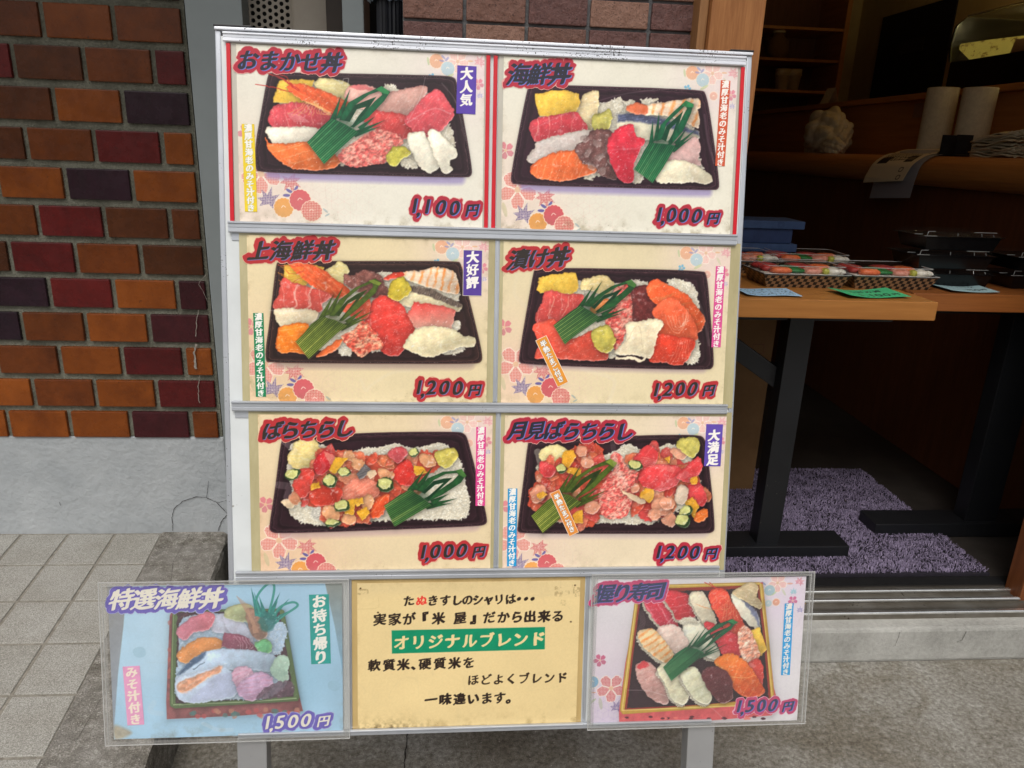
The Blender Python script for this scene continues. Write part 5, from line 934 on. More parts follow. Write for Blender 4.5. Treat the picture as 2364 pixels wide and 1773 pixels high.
v = N.n('TexVoronoi'); v.inputs['Scale'].default_value = 130; N.l(N.tc.outputs['Object'], v.inputs['Vector']); w = N.ramp(v.outputs['Distance'], [(.16, (1, 1, 1)), (.24, (0, 0, 0))]); s = N.ramp(N.noise(70, 2, .5), [(.52, (0, 0, 0)), (.57, (1, 1, 1))]); c = N.mix(N.math('MULTIPLY', N.math('MULTIPLY', w, s), .75), c, rgb(206, 203, 195)); N.set(col=c, rough=.9, spec=.2); N.bump(N.math('ADD', a, b), .8, .006); M_kerb = N.m
xk = -.655; m = MB(); rr = random.Random(9); n = 90; V = []; prof = [(xa + .0015, 0), (xa + .0015, PAV + .001), (xk - .02, PAV + .002), (xk - .004, PAV - .003), (xk, PAV - .016), (xk + .003, 0)]
for i in range(n + 1):
    y = yb + (2.018 - yb) * i / n
    for k, (x, z) in enumerate(prof): V.append((skew(x, y) + (rr.uniform(-.004, .004) if 1 < k < 5 else 0), y, z + (rr.uniform(-.003, .001) if 1 < k < 5 else 0)))
k = len(prof); F = [(i * k + j, (i + 1) * k + j, (i + 1) * k + j + 1, i * k + j + 1) for i in range(n) for j in range(k - 1)] + [tuple(range(k))[::-1], tuple(range(n * k, n * k + k))]
m.add(V, F); kb = tag(m.build('kerb', M_kerb), kind='structure')
ribbon('kerb_crack', [(skew(-.765, 2.0), 2.0, PAV + .004), (skew(-.775, 1.85), 1.85, PAV + .004), (skew(-.75, 1.7), 1.7, PAV + .004), (skew(-.79, 1.35), 1.35, PAV + .004), (skew(-.80, 1.2), 1.2, PAV + .004)], .0007, M_crack, None, 5)['kind'] = 'structure'

# brick wall on a grey painted plinth
WY = 2.02
def glaze(name, a, b):
    N = Nodes(name); r = N.n('NewGeometry').outputs['Random Per Island']; f = N.noise(34, 4, .6); c = N.ramp(N.math('ADD', N.math('MULTIPLY', f, .6), N.math('MULTIPLY', r, .4)), [(.3, rgb(*a)), (.7, rgb(*b))])
    sp = N.ramp(N.noise(150, 2, .5), [(.70, (0, 0, 0)), (.74, (.7, .7, .7))]); c = N.mix(N.ramp(N.noise(9, 5, .7), [(.42, (0, 0, 0)), (.68, (.75, .75, .75))]), c, N.mix(1., c, (.55, .48, .45, 1), 'MULTIPLY')); N.set(col=N.mix(sp, c, rgb(40, 20, 12)), rough=N.ramp(N.noise(40, 3, .6), [(.3, (.18, .18, .18)), (.7, (.36, .36, .36))]), spec=.3); N.bump(N.noise(22, 3, .5), .22, .003); return N.m
M_br = [glaze('glaze_orange', (124, 62, 14), (146, 76, 22)), glaze('glaze_russet', (98, 48, 14), (122, 60, 18)), glaze('glaze_brown', (72, 37, 15), (94, 48, 20)), glaze('glaze_red', (80, 17, 18), (102, 25, 24)), glaze('glaze_maroon', (58, 19, 26), (76, 25, 30)), glaze('glaze_purple', (34, 19, 30), (48, 24, 36))]
ROWS = ['331100', '232213', '213205', '232103', '331050', '121322', '223211', '245304', '155104', '221030', '420041', '102031']  # from the top course down, left to right in view
ROWS = ['3101', '3213', '2205', '2130', '3050', '1322', '2312', '5304', '5104', '1030', '0103', '0041']
wall = thing('brick_wall', 'building wall of glazed orange and maroon bricks on a grey plinth', 'wall', (-.66, WY, 0)); O = np.array((-.66, WY, 0))
xr = -.6585; pit = .1628; bw = .1495; m = MB(); rr = random.Random(5); zt = [1.533, 1.4395, 1.3455, 1.2515, 1.158, 1.0645, .971, .8785, .7865, .694, .6005, .509]
for r in range(-9, 12):
    z1 = zt[r] if r >= 0 else 1.533 - r * .094; z0 = z1 - .0762; odd = r % 2 == 1; x1 = xr; i = 0; code = ROWS[r][::-1] if r >= 0 else ''
    while x1 > -3.4:
        x0 = x1 - (.0665 if odd and i == 0 else bw); mi = int(code[i]) if i < len(code) else rr.choice([0, 1, 1, 0, 2, 3, 4, 5, 1]); t = rr.uniform(-.0015, .0015)
        m.box((x0 - O[0], -.010 + t, z0), (x1 - O[0], .02, z1), mi, .003); x1 = x0 - (pit - bw); i += 1
m.build('brick_face', M_br, wall)
N = Nodes('mortar'); a = N.noise(160, 4, .7); g = N.noise(14, 4, .6); N.set(col=N.mix(N.ramp(g, [(.4, (0, 0, 0)), (.7, (.7, .7, .7))]), N.ramp(a, [(.35, rgb(106, 105, 93)), (.65, rgb(138, 137, 123))]), rgb(76, 75, 64)), rough=.95, spec=.2); N.bump(a, .8, .004); M_mortar = N.m
MB().box((-3.4 - O[0], 0, .4335), (-.6500 - O[0], .30, 2.6)).build('mortar_bed', M_mortar, wall)
N = Nodes('grey_plinth_paint'); a = N.noise(60, 4, .6); g = N.noise(5, 4, .65); N.set(col=N.ramp(g, [(.3, rgb(158, 163, 166)), (.7, rgb(180, 184, 186))]), rough=.6, spec=.35); N.bump(N.math('ADD', N.math('MULTIPLY', N.noise(16, 4, .6), 1.2), N.math('MULTIPLY', a, .6)), .7, .008); M_plinth = N.m
MB().box((-3.4 - O[0], -.004, 0), (-.6470 - O[0], .30, .4325), 0, .004).build('plinth', M_plinth, wall)
Qp = lambda x, y: pY(x / 1.9, 900 + y / 1.9, WY - .0065) - O
for i, q in enumerate(([(758, 620), (755, 560), (765, 520), (800, 490), (860, 470), (905, 472), (950, 495), (985, 530), (1000, 545)], [(1000, 545), (972, 575), (955, 620)], [(905, 470), (912, 430), (914, 400)], [(950, 495), (985, 488), (1000, 480)], [(260, 492), (266, 508)])): ribbon('crack', [Qp(*p) for p in q], .0015 if i < 2 else .0009, M_crack, wall, 20 + i, (0, -1, 0))
M_white = mottled('lime_streak', (128, 120, 110), (160, 152, 142), 60, .9)
Qc = lambda x, y: pY(400 + x / 3.317, 460 + y / 3.317, WY - .0148) - O
for i, (q, w) in enumerate((([(250, 580), (200, 630), (195, 655), (225, 700), (265, 790)], .0010), ([(195, 850), (180, 920), (170, 1050)], .0016), ([(178, 1110), (160, 1180), (172, 1300)], .0045), ([(200, 1350), (190, 1450), (200, 1560)], .0018))): ribbon('crack', [Qc(*p) for p in q], w, M_white, wall, 40 + i, (0, -1, 0))

# what stands between the two walls
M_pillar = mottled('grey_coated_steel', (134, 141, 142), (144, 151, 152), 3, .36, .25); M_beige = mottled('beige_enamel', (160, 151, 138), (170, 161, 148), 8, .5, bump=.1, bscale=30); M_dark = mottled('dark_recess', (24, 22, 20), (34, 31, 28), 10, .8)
pl = thing('steel_pillar', 'plain grey steel pillar beside the brick wall, behind the board edge', 'pillar', (-.548, 1.95, 0)); b_ = np.array((-.548, 1.95, 0))
MB().box((-.062, -.05, 0), (.064, .05, 2.6), 0, .002).build('shaft', M_pillar, pl); MB().box((-.067, -.054, -.0), (.069, .054, .135), 0, .003).build('foot_plate', M_pillar, pl)
pf = thing('vent_panel', 'beige metal panel punched with rows of round holes, above the board', 'vent', (-.437, 1.96, .9)); m = MB(); s_ = .0154; dx = s_ * .8660; R_ = s_ / math.sqrt(3)
for i in range(-4, 5):
    for j in range(0, 92):
        cx_, cz_ = i * dx + .002, (j + .5 * (i % 2)) * s_; V = []
        for k in range(12):
            a = k * PI / 6; hx = R_ * (math.cos(PI / 6) / math.cos(((a) % (PI / 3)) - PI / 6)); V.append((cx_ + hx * math.cos(a), 0, cz_ + hx * math.sin(a)))
        V += [(cx_ + .0050 * math.cos(k * PI / 6), 0, cz_ + .0050 * math.sin(k * PI / 6)) for k in range(12)] + [(cx_ + .0050 * math.cos(k * PI / 6), .002, cz_ + .0050 * math.sin(k * PI / 6)) for k in range(12)]
        m.add(V, [(k, (k + 1) % 12, 12 + (k + 1) % 12, 12 + k) for k in range(12)] + [(12 + k, 12 + (k + 1) % 12, 24 + (k + 1) % 12, 24 + k) for k in range(12)])
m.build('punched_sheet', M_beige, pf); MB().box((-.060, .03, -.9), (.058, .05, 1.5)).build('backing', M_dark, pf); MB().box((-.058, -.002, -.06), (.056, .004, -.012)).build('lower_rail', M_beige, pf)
bp = thing('beige_post', 'rounded beige post next to the punched vent panel', 'post', (-.336, 1.95, 0)); MB().box((-.0455, -.028, 0), (.0485, .03, 2.6), 0, .012).build('shaft', M_beige, bp, True); MB().box((.0500, -.022, 0), (.0512, .02, 2.6)).build('edge_strip', M_alu, bp)
gp = thing('grey_post', 'narrow grey door post between the beige post and the black pipe', 'post', (-.2175, 1.77, 0)); MB().box((-.0225, -.02, 0), (.0225, .10, 2.6), 0, .002).build('shaft', M_pillar, gp); MB().box((-.062, .02, 0), (-.0235, .10, 2.6)).build('door_stop', mottled('brown_frame', (40, 32, 26), (52, 42, 34), 10, .6), gp)
pp = thing('drain_pipe', 'black ribbed pipe with a clear plastic wrap beside the brown tiles', 'pipe', (-.138, 1.72, 0)); m = MB(); prof = []
n = 40; V = []
for zz in (0, 1.535):
    for k in range(n): a = 2 * PI * k / n; r = .0265 + (.0012 if k % 2 else -.0012); V.append((r * math.cos(a), r * math.sin(a), zz))
m.add(V, [(k, (k + 1) % n, n + (k + 1) % n, n + k) for k in range(n)]); m.build('ribbed_tube', mottled('black_rubber', (16, 18, 24), (26, 28, 36), 30, .4), pp)
M_wrap = mottled('blue_grey_plastic_wrap', (84, 96, 108), (126, 136, 146), 24, .3, bump=.6, bscale=40)
m = MB(); n = 28; prof = [(.034, 1.522), (.038, 1.528), (.036, 1.545), (.040, 1.57), (.037, 1.61), (.036, 1.69), (.038, 1.85)]; V = []; F = []; rr = random.Random(2)
for r, z in prof:
    for k in range(n): a = 2 * PI * k / n; q = r * (1 + rr.uniform(-.10, .10)); V.append((q * math.cos(a) - .006, q * math.sin(a), z + rr.uniform(-.004, .004)))
for i in range(len(prof) - 1):
    for k in range(n): F.append((i * n + k, i * n + (k + 1) % n, (i + 1) * n + (k + 1) % n, (i + 1) * n + k))
m.add(V, F); m.build('plastic_wrap', M_wrap, pp, True)
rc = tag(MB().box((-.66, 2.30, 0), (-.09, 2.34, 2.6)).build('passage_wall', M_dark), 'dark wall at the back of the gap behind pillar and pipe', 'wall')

# brown tiled wall and the wooden door post
TW = thing('tiled_wall', 'brown rough faced tile wall behind the top of the board', 'wall', (.17, 1.57, 0)); O = np.array((.17, 1.57, 0))
def rough_tile(name, a, b):
    N = Nodes(name); f = N.noise(70, 5, .7); pits = N.ramp(N.noise(330, 2, .5), [(.62, (0, 0, 0)), (.66, (1, 1, 1))]); N.set(col=N.mix(N.math('MULTIPLY', pits, .7), N.ramp(f, [(.3, rgb(*a)), (.7, rgb(*b))]), rgb(52, 34, 30)), rough=.55, spec=.4); N.bump(N.math('ADD', f, N.noise(36, 3, .6)), .8, .006); return N.m
M_tw = [rough_tile('tile_umber', (112, 78, 66), (136, 98, 84)), rough_tile('tile_plum', (94, 64, 60), (118, 82, 76)), rough_tile('tile_tan', (134, 98, 82), (156, 118, 100)), rough_tile('tile_brown', (104, 72, 62), (128, 92, 78))]
m = MB(); rr = random.Random(8); px_ = [-.1047 - .010 + .1192 * i for i in range(0, 7)]; code = {0: [0, 0, 1, 2, 1], 1: [1, 2, 3, 1, 1]}
for j in range(-5, 30):
    z1 = 1.4680 - .1045 * j if False else 1.4680 - .0523 * (j - 1) ; z0 = z1 - .0465
    for i in range(5):
        x0, x1 = -.1005 + .1192 * i, -.1005 + .1192 * i + .1125; x1 = min(x1, .462); d = (j - 1); mi = code[0][i] if d == -1 else (code[1][i] if d == 0 else rr.randrange(4)); t = rr.uniform(-.001, .001)
        m.box((x0 - O[0], -.010 + t, z0), (x1 - O[0], .01, z1), mi, .0022)
m.build('tile_face', M_tw, TW); MB().box((-.1015 - O[0], -.002, 0), (.462 - O[0], .16, 2.6)).build('grout_bed', mottled('grey_grout', (96, 96, 98), (120, 120, 120), 80, .95, bump=.5), TW)
dp = thing('door_post', 'weathered reddish brown wooden door post right of the tiled wall', 'post', (.52, 1.53, 0)); M_wood = wood('weathered_post_wood', (122, 70, 32), (178, 122, 72), (1, 1, 18), 7, .6)
MB().box((-.046, -.028, 0), (.058, .11, 2.6), 0, .004).build('post', M_wood, dp); MB().box((-.0635, -.012, 0), (-.0465, .10, 2.6), 0, .002).build('side_lath', wood('lath_wood', (128, 88, 52), (172, 126, 82), (1, 1, 14), 6, .6), dp)
ln = thing('door_lintel', 'wooden beam over the open shop entrance', 'beam', (1.4, 1.55, 2.15)); MB().box((-.82, -.03, 0), (2.2, .12, .45), 0, .004).build('beam', M_wood, ln)

ev = thing('storefront_eave', 'unseen overhanging eave along the storefront above the picture', 'eave', (0, 1.6, 2.22)); MB().box((-4, -.42, 0), (3.6, .44, .10), 0, .004).build('soffit', M_beige, ev); MB().box((-4, -.45, -.02), (3.6, -.421, .16), 0, .004).build('fascia', M_pillar, ev)  # unseen, inferred from the darker upper bricks; added to shade them
# ---------------------------------------------------------------- the shop: sill, floor, room
def pX(x, y, X): d = ray(x, y); return EYE + d * (X / d[0])
N = Nodes('step_concrete'); a = N.noise(120, 4, .7); g = N.noise(6, 5, .6); N.set(col=N.mix(N.ramp(N.noise(240, 2, .5), [(.68, (0, 0, 0)), (.72, (.6, .6, .6))]), N.ramp(N.math('ADD', N.math('MULTIPLY', g, .65), N.math('MULTIPLY', a, .35)), [(.3, rgb(126, 125, 119)), (.7, rgb(186, 185, 179))]), rgb(90, 86, 80)), rough=.8, spec=.3); N.bump(N.math('ADD', a, g), .4, .004); M_step = N.m
tag(MB().box((.47, 1.546, 0), (3.2, 1.606, .1015), 0, .009).build('entrance_step', M_step), kind='structure')
ribbon('step_crack', [(1.155, 1.5445, .095), (1.153, 1.5445, .07), (1.150, 1.5445, .052)], .0008, M_crack, None, 3, (0, -1, 0))['kind'] = 'structure'
ribbon('step_crack', [(1.335, 1.5445, .092), (1.330, 1.5445, .066), (1.318, 1.5445, .06)], .0008, M_crack, None, 4, (0, -1, 0))['kind'] = 'structure'
M_sill = flecked('worn_sill_aluminium', (150, 146, 138), (70, 62, 50), rough=.32, metal=.8, amt=.66, scale=140, tone=(112, 104, 92)); M_shine = mottled('bright_rail', (214, 214, 210), (232, 232, 228), 30, .22, .9)
tr = thing('door_track', 'triple aluminium sliding door track across the shop entrance', 'door track', (1.2, 1.5865, .0985)); X0, X1 = -.72, 1.8
MB().prism([(.002, .003), (.002, .016), (.05, .016), (.05, .021), (.085, .021), (.085, .026), (.113, .026), (.113, .003)], 0, X0, X1).build('track_bed', M_sill, tr)
for i, (y, z, w) in enumerate(((.0025, .0225, .012), (.0505, .0290, .009), (.0855, .0335, .009))): MB().prism([(y, z - .006), (y, z - .002), (y + .002, z), (y + w - .001, z), (y + w, z - .001), (y + w, z - .006)], 0, X0, X1).build('rail', M_shine, tr)
M_floor = mottled('dark_shop_floor', (44, 40, 37), (58, 53, 49), 12, .5)
tag(MB().box((-.2, 1.700, -.05), (5.2, 5.7, .128)).build('shop_floor', M_floor), kind='structure')
M_room = mottled('dim_plaster', (176, 152, 104), (192, 168, 118), 4, .9); M_ceil = mottled('brown_ceiling', (120, 96, 66), (140, 112, 78), 5, .9); M_dkw = wood('dark_wood', (86, 48, 28), (112, 66, 40), (1, 1, 8), 4, .5)
rm = thing('shop_interior', 'dim brown room seen through the open entrance', 'room', (1.4, 1.7, 0))
for nm, lo, hi, mt in (('back_wall', (-.5, 5.6, 0), (5.2, 5.7, 2.6), M_room), ('side_wall', (2.85, 1.72, 0), (2.95, 5.6, 2.6), M_room), ('side_wall', (.36, 1.735, 0), (.46, 5.6, 2.6), M_dkw), ('ceiling', (.3, 1.66, 2.5), (5.2, 5.7, 2.6), M_ceil), ('front_wall', (1.66, 1.70, .13), (3.4, 1.72, 2.5), M_dkw)):
    MB().box(np.array(lo) - (1.4, 1.7, 0), np.array(hi) - (1.4, 1.7, 0)).build(nm, mt, rm)
jb = thing('door_jamb', 'reddish brown wooden jamb at the right end of the door track', 'door jamb', (1.60, 1.665, .116)); MB().box((-.056, -.028, 0), (.10, .03, 2.2), 0, .003).build('post', wood('jamb_wood', (92, 50, 24), (128, 74, 38), (1, 1, 14), 6, .5), jb)
# shaggy purple door mat
rg = np.random.default_rng(12); n = 46000; mx0, mx1, my0, my1 = .50, 1.532, 1.748, 2.45
B = np.stack([rg.uniform(mx0, mx1, n), rg.uniform(my0, my1, n)], 1); cl = fnoise(64, 64, 4, 3, 2); ii = ((B - (mx0, my0)) / (mx1 - mx0, my1 - my0) * 63).astype(int); k = cl[ii[:, 1], ii[:, 0]]; an = rg.uniform(0, 2 * PI, n) * .35 + k * 5; L = rg.uniform(.005, .009, n); wv = rg.uniform(.0015, .0026, n); hh = rg.uniform(.005, .009, n)
d = np.stack([np.cos(an), np.sin(an)], 1); pr = np.stack([-d[:, 1], d[:, 0]], 1); z0 = .137
mk = lambda p, z: np.concatenate([p, z[:, None]], 1)
V = np.stack([mk(B - pr * wv[:, None] / 2, np.full(n, z0)), mk(B + pr * wv[:, None] / 2, np.full(n, z0)), mk(B + d * L[:, None] * .5 + pr * wv[:, None] * .6, z0 + hh), mk(B + d * L[:, None] * .5 - pr * wv[:, None] * .6, z0 + hh), mk(B + d * L[:, None], z0 + hh * .62)], 1).reshape(-1, 3)
base = np.arange(n) * 5; F = [(b, b + 1, b + 2, b + 3) for b in base.tolist()] + [(b + 3, b + 2, b + 4) for b in base.tolist()]
N = Nodes('purple_pile'); r = N.n('NewGeometry').outputs['Random Per Island']; N.set(col=N.ramp(r, [(0, rgb(108, 98, 120)), (.6, rgb(128, 117, 141)), (1, rgb(148, 137, 160))]), rough=.95, spec=.1); M_pile = N.m
mt = thing('door_mat', 'shaggy lilac purple door mat on the shop floor', 'mat', (1.0, 2.1, .13)); V = V - (1.0, 2.1, .13)
new_mesh('pile', V, F, M_pile, mt)['kind'] = 'stuff'; MB().box((mx0 - 1.0, my0 - .006 - 2.1, 0), (mx1 - 1.0, my1 - 2.1, .008)).build('mat_backing', mottled('mat_backing', (22, 19, 26), (34, 29, 40), 60, .95), mt)
tag(MB().box((.47, 1.7005, .1285), (1.60, 1.738, .1320)).build('rubber_strip', mottled('black_rubber_strip', (14, 14, 15), (22, 22, 23), 30, .6)), 'black rubber strip between the door track and the purple mat', 'floor strip')

# two tables on black T legs
M_top = wood('table_wood', (150, 96, 44), (178, 120, 60), (18, 1, 1), 4, .4); M_top2 = wood('red_table_wood', (124, 70, 32), (152, 92, 44), (18, 1, 1), 4, .4); M_iron = flecked('black_iron', (30, 31, 34), (70, 66, 62), rough=.42, metal=.3, amt=.74, scale=160, tone=(24, 25, 28))
TZ = .9135
def table(label, x0, x1, y0, y1, legx, legw, bar, by, mat, th=.0475):
    e = thing('display_table', label, 'table', ((x0 + x1) / 2, (y0 + y1) / 2, .13)); O = np.array(((x0 + x1) / 2, (y0 + y1) / 2, .13))
    MB().box(np.array((x0, y0, TZ - th)) - O, np.array((x1, y1, TZ)) - O, 0, .0025).build('table_top', mat, e)
    MB().box(np.array((legx - legw, by + .018, .13)) - O, np.array((legx, by + .075, TZ - th)) - O, 0, .002).build('leg', M_iron, e)
    MB().box(np.array((bar[0], by, .13)) - O, np.array((bar[1], by + .095, .176)) - O, 0, .003).build('foot_bar', M_iron, e)
    MB().box(np.array((x0 + .06, by + .03, TZ - th - .03)) - O, np.array((x1 - .04, by + .07, TZ - th)) - O).build('apron', M_iron, e); return e, O
t1, o1 = table('pale wooden table with two sushi packs and price notes on it', .50, 1.212, 1.75, 2.42, .9500, .066, (.52, 1.157), 1.832, M_top)
P = pX(1700, 745, .80); MB().beam(np.array((.70, 1.93, .79)) - o1, np.array((.93, 1.90, .64)) - o1, .03, .05, bev=.002).build('brace', M_iron, t1)
lx = pY(2300, 1000, 1.98)[0]
t2, o2 = table('redder wooden table holding the stacked black trays', 1.222, 2.02, 1.872, 2.12, 1.715, .105, (1.309, 1.80), 1.962, M_top2)
bx = thing('cardboard_box', 'brown cardboard box standing under the pale table', 'box', (.93, 2.40, .13)); M_card = mottled('cardboard', (104, 76, 46), (118, 88, 56), 8, .9)
MB().box((-.20, -.12, 0), (.115, .16, .66), 0, .003).build('carton', M_card, bx); MB().box((.045, -.1215, .50), (.085, -.1205, .502)).box((.045, -.1215, .53), (.085, -.1205, .532)).box((.045, -.1215, .502), (.0465, -.1205, .53)).box((.083, -.1215, .502), (.085, -.1205, .53)).build('printed_mark', M_dkw, bx)

# sushi packs, trays, boxes and notes on the tables
N = Nodes('checkered_tray'); sx = N.n('SeparateXYZ'); N.l(N.tc.outputs['Object'], sx.inputs[0]); cb = N.n('CombineXYZ'); N.l(N.math('ADD', N.math('ADD', sx.outputs[0], 3.), N.math('MULTIPLY', sx.outputs[1], .6)), cb.inputs[0]); N.l(N.math('ADD', sx.outputs[2], .0002), cb.inputs[2])
mp = N.n('Mapping'); mp.inputs['Scale'].default_value = (1, 0, 1.25); mp.inputs['Location'].default_value = (0, .003, 0); N.l(cb.outputs[0], mp.inputs['Vector']); ck = N.n('TexChecker'); ck.inputs['Scale'].default_value = 96; ck.inputs['Color1'].default_value = rgb(30, 28, 26); ck.inputs['Color2'].default_value = rgb(142, 110, 80); N.l(mp.outputs[0], ck.inputs['Vector']); N.set(col=ck.outputs['Color'], rough=.3, spec=.5); M_check = N.m
food = lambda nm, a, b, r=.3: mottled(nm, a, b, 90, r, bump=.3)
M_tuna, M_salm, M_leaf, M_mince, M_was, M_sq = food('tuna_red', (150, 44, 44), (184, 66, 58)), food('salmon_orange', (214, 92, 44), (234, 124, 72)), food('leaf_green', (20, 96, 40), (34, 122, 54)), food('minced_pink', (206, 120, 98), (232, 168, 146)), food('wasabi_green', (168, 166, 60), (192, 190, 84)), food('squid_white', (222, 214, 196), (240, 234, 220))
M_rice = mottled('rice_white', (214, 206, 188), (242, 238, 226), 220, .5, bump=1., bscale=260)
def frustum(m, b, t, z0, z1, mi=0, top=False, bot=True):
    V = [(-b[0], -b[1], z0), (b[0], -b[1], z0), (b[0], b[1], z0), (-b[0], b[1], z0), (-t[0], -t[1], z1), (t[0], -t[1], z1), (t[0], t[1], z1), (-t[0], t[1], z1)]
    m.add(V, ([(3, 2, 1, 0)] if bot else []) + [(i, (i + 1) % 4, 4 + (i + 1) % 4, 4 + i) for i in range(4)] + ([(4, 5, 6, 7)] if top else []), mi); return m
def lump(name, c, s, mat, par, seed=0, n=2):
    bm = bmesh.new(); bmesh.ops.create_icosphere(bm, subdivisions=n, radius=1.); r = random.Random(seed)
    for v in bm.verts: q = 1 + r.uniform(-.09, .09); v.co = Vector((c[0] + math.copysign(abs(v.co.x)**.7, v.co.x) * s[0] * q, c[1] + math.copysign(abs(v.co.y)**.7, v.co.y) * s[1] * q, c[2] + v.co.z * s[2] * q))
    me = bpy.data.meshes.new(name); bm.to_mesh(me); bm.free(); me.materials.append(mat); o = bpy.data.objects.new(name, me); C.objects.link(o); o.parent = par; me.polygons.foreach_set('use_smooth', [True] * len(me.polygons)); return o
M_lid = film('lid_plastic', (.97, .97, .97), .06, .004)
def sushi_pack(label, loc, rz=0):
    e = thing('sushi_pack', label, 'sushi pack', loc, 'packed sushi bento on the pale table'); e.rotation_euler.z = rz; a, b = .120, .082
    frustum(MB(), (a - .016, b - .016), (a - .002, b - .002), 0, .034).build('tray', M_check, e); m = MB()
    for lo, hi in (((-a, -b, .0345), (a, -b + .005, .0365)), ((-a, b - .005, .0345), (a, b, .0365)), ((-a, -b + .005, .0345), (-a + .005, b - .005, .0365)), ((a - .005, -b + .005, .0345), (a, b - .005, .0365))): m.box(lo, hi)
    m.build('rim', M_black, e); MB().box((-a + .012, -b + .012, .024), (a - .012, b - .012, .036), 0, .003).build('rice_bed', M_rice, e)
    z = .043
    for i, (nm, x, y, sx, sy, mt, sz) in enumerate((('fish_slice', -.078, .030, .034, .030, M_tuna, .009), ('fish_slice', -.088, -.018, .022, .022, M_tuna, .009), ('fish_slice', -.066, -.055, .030, .016, M_salm, .010), ('leaf_divider', -.022, -.020, .026, .050, M_leaf, .007), ('minced_tuna', .024, -.048, .026, .022, M_mince, .011), ('fish_slice', .020, .032, .036, .026, M_tuna, .008), ('wasabi_dab', .058, -.056, .010, .012, M_was, .010), ('squid_slice', .082, -.050, .018, .020, M_sq, .010), ('fish_slice', .078, .022, .028, .034, M_salm, .008), ('squid_slice', .102, -.055, .010, .016, M_rice, .008))): lump(nm, (x, y, z), (sx, sy, sz), mt, e, i + 3)
    m = MB(); frustum(m, (a - .001, b - .001), (a - .014, b - .014), .037, .0565, top=True, bot=False); ld = m.build('clear_lid', M_lid, e); m = MB(); t = (a - .014, b - .014); zt_ = .0568
    for p, q in (((-t[0], -t[1], zt_), (t[0], -t[1], zt_)), ((-t[0], t[1], zt_), (t[0], t[1], zt_)), ((-t[0], -t[1], zt_), (-t[0], t[1], zt_)), ((t[0], -t[1], zt_), (t[0], t[1], zt_)), ((-a, -b, .0375), (a, -b, .0375)), ((a, -b, .0375), (a, b, .0375)), ((-a, -b, .0375), (-a, b, .0375))): m.tube([p, q], .0009, 6)  # pale tubes along the lid edges stand in for bright glints
    m.build('lid_edge_glint', M_edge, ld); return e
zb_ = TZ + .0006
sushi_pack('checkered sushi pack behind the pale blue note', tuple(pZ(1856, 664, zb_) + (0, .068, 0)))
sushi_pack('checkered sushi pack behind the green note', tuple(pZ(2059, 668, zb_) + (0, .068, 0)))
sushi_pack('sushi pack in the row behind, half hidden by the board edge', tuple(pZ(1745, 640, zb_) + (-.02, .14, 0)), .05)
sushi_pack('sushi pack with orange filling in the row behind, in front of the blue boxes', tuple(pZ(1905, 642, zb_) + (.0, .15, 0)), -.04)
M_blue = mottled('blue_card', (44, 66, 104), (56, 80, 118), 30, .6); M_blue2 = mottled('deep_blue_card', (30, 48, 86), (38, 58, 98), 30, .6)
bp0 = pY(1845, 600, 2.30); zz = TZ + .0006
for i, (lab, dx_, w) in enumerate((('lower blue card box in the stack behind the sushi packs', -.016, .0), ('upper blue card box with printed lid in the stack behind the sushi packs', 0., 1.))):
    e = thing('lidded_box', lab, 'box', (bp0[0] + dx_ - .13, 2.36, zz), 'blue boxes stacked on the pale table'); MB().box((-.118, -.055, 0), (.118 - .02 * w, .07, .045), 0, .002).build('box_body', M_blue2, e); MB().box((-.13, -.065, .0455), (.13, .08, .070), 0, .002).build('lid', M_blue, e)
    if w:
        for q in range(3): MB().lathe([(.004 + .003 * q, 0), (.0052 + .003 * q, 0)], (0, 0, 0), 20).build('printed_ring', M_blue2, e).matrix_local = Matrix.Translation((.052, -.0657, .058)) @ Matrix.Rotation(PI / 2, 4, 'X')
    zz += .0708
M_tray = mottled('glossy_black_plastic', (10, 10, 11), (18, 18, 19), 60, .25)
def black_tray(label, loc):
    e = thing('black_tray', label, 'tray', loc, 'black trays stacked on the redder table'); a, b = .112, .075
    frustum(MB(), (a - .014, b - .014), (a - .004, b - .004), 0, .036, top=True).build('tray', M_tray, e); m = MB(); m.box((-a - .008, -b, .0365), (a + .004, b, .0385), 0, .0006); m.build('rim', M_tray, e)
    m = MB(); frustum(m, (a - .004, b - .004), (a - .010, b - .010), .0390, .0500, top=True, bot=False); ld = m.build('clear_lid', M_lid, e); m = MB()
    for p, q in (((-a - .006, -b, .0392), (-a + .03, -b, .0392)), ((-a + .010, -b + .010, .0504), (-a + .03, -b + .010, .0504)), ((-a + .004, -b + .004, .040), (-a + .010, -b + .010, .0500)), ((-a - .004, -b + .05, .0392), (-a + .02, -b + .05, .0392)), ((-.02, -b + .004, .0400), (-.018, -b + .008, .047)), ((.05, -b + .004, .0400), (.051, -b + .009, .048)), ((.085, -b + .004, .0400), (.084, -b + .008, .046)), ((.03, -b + .010, .0504), (.095, -b + .010, .0504))): m.tube([p, q], .0006, 6)  # short pale tubes drawn as glints on rim and lid
    m.build('lid_edge_glint', M_edge, ld); return e
p0 = pZ(2185, 660, zb_) + (0, .075, 0); zz = zb_
for i, w in enumerate(('bottom', 'middle', 'top')): black_tray('black lidded tray, %s one of the taller stack on the redder table' % w, (p0[0] - .01 * (i == 1), min(p0[1], 2.035), zz)); zz += .0512
p0 = pZ(2385, 662, zb_) + (0, .075, 0); zz = zb_
for i, w in enumerate(('lower', 'upper')): black_tray('black lidded tray, %s one of the shorter stack at the picture edge' % w, (p0[0] + .01 * i, min(p0[1], 2.035), zz)); zz += .0512
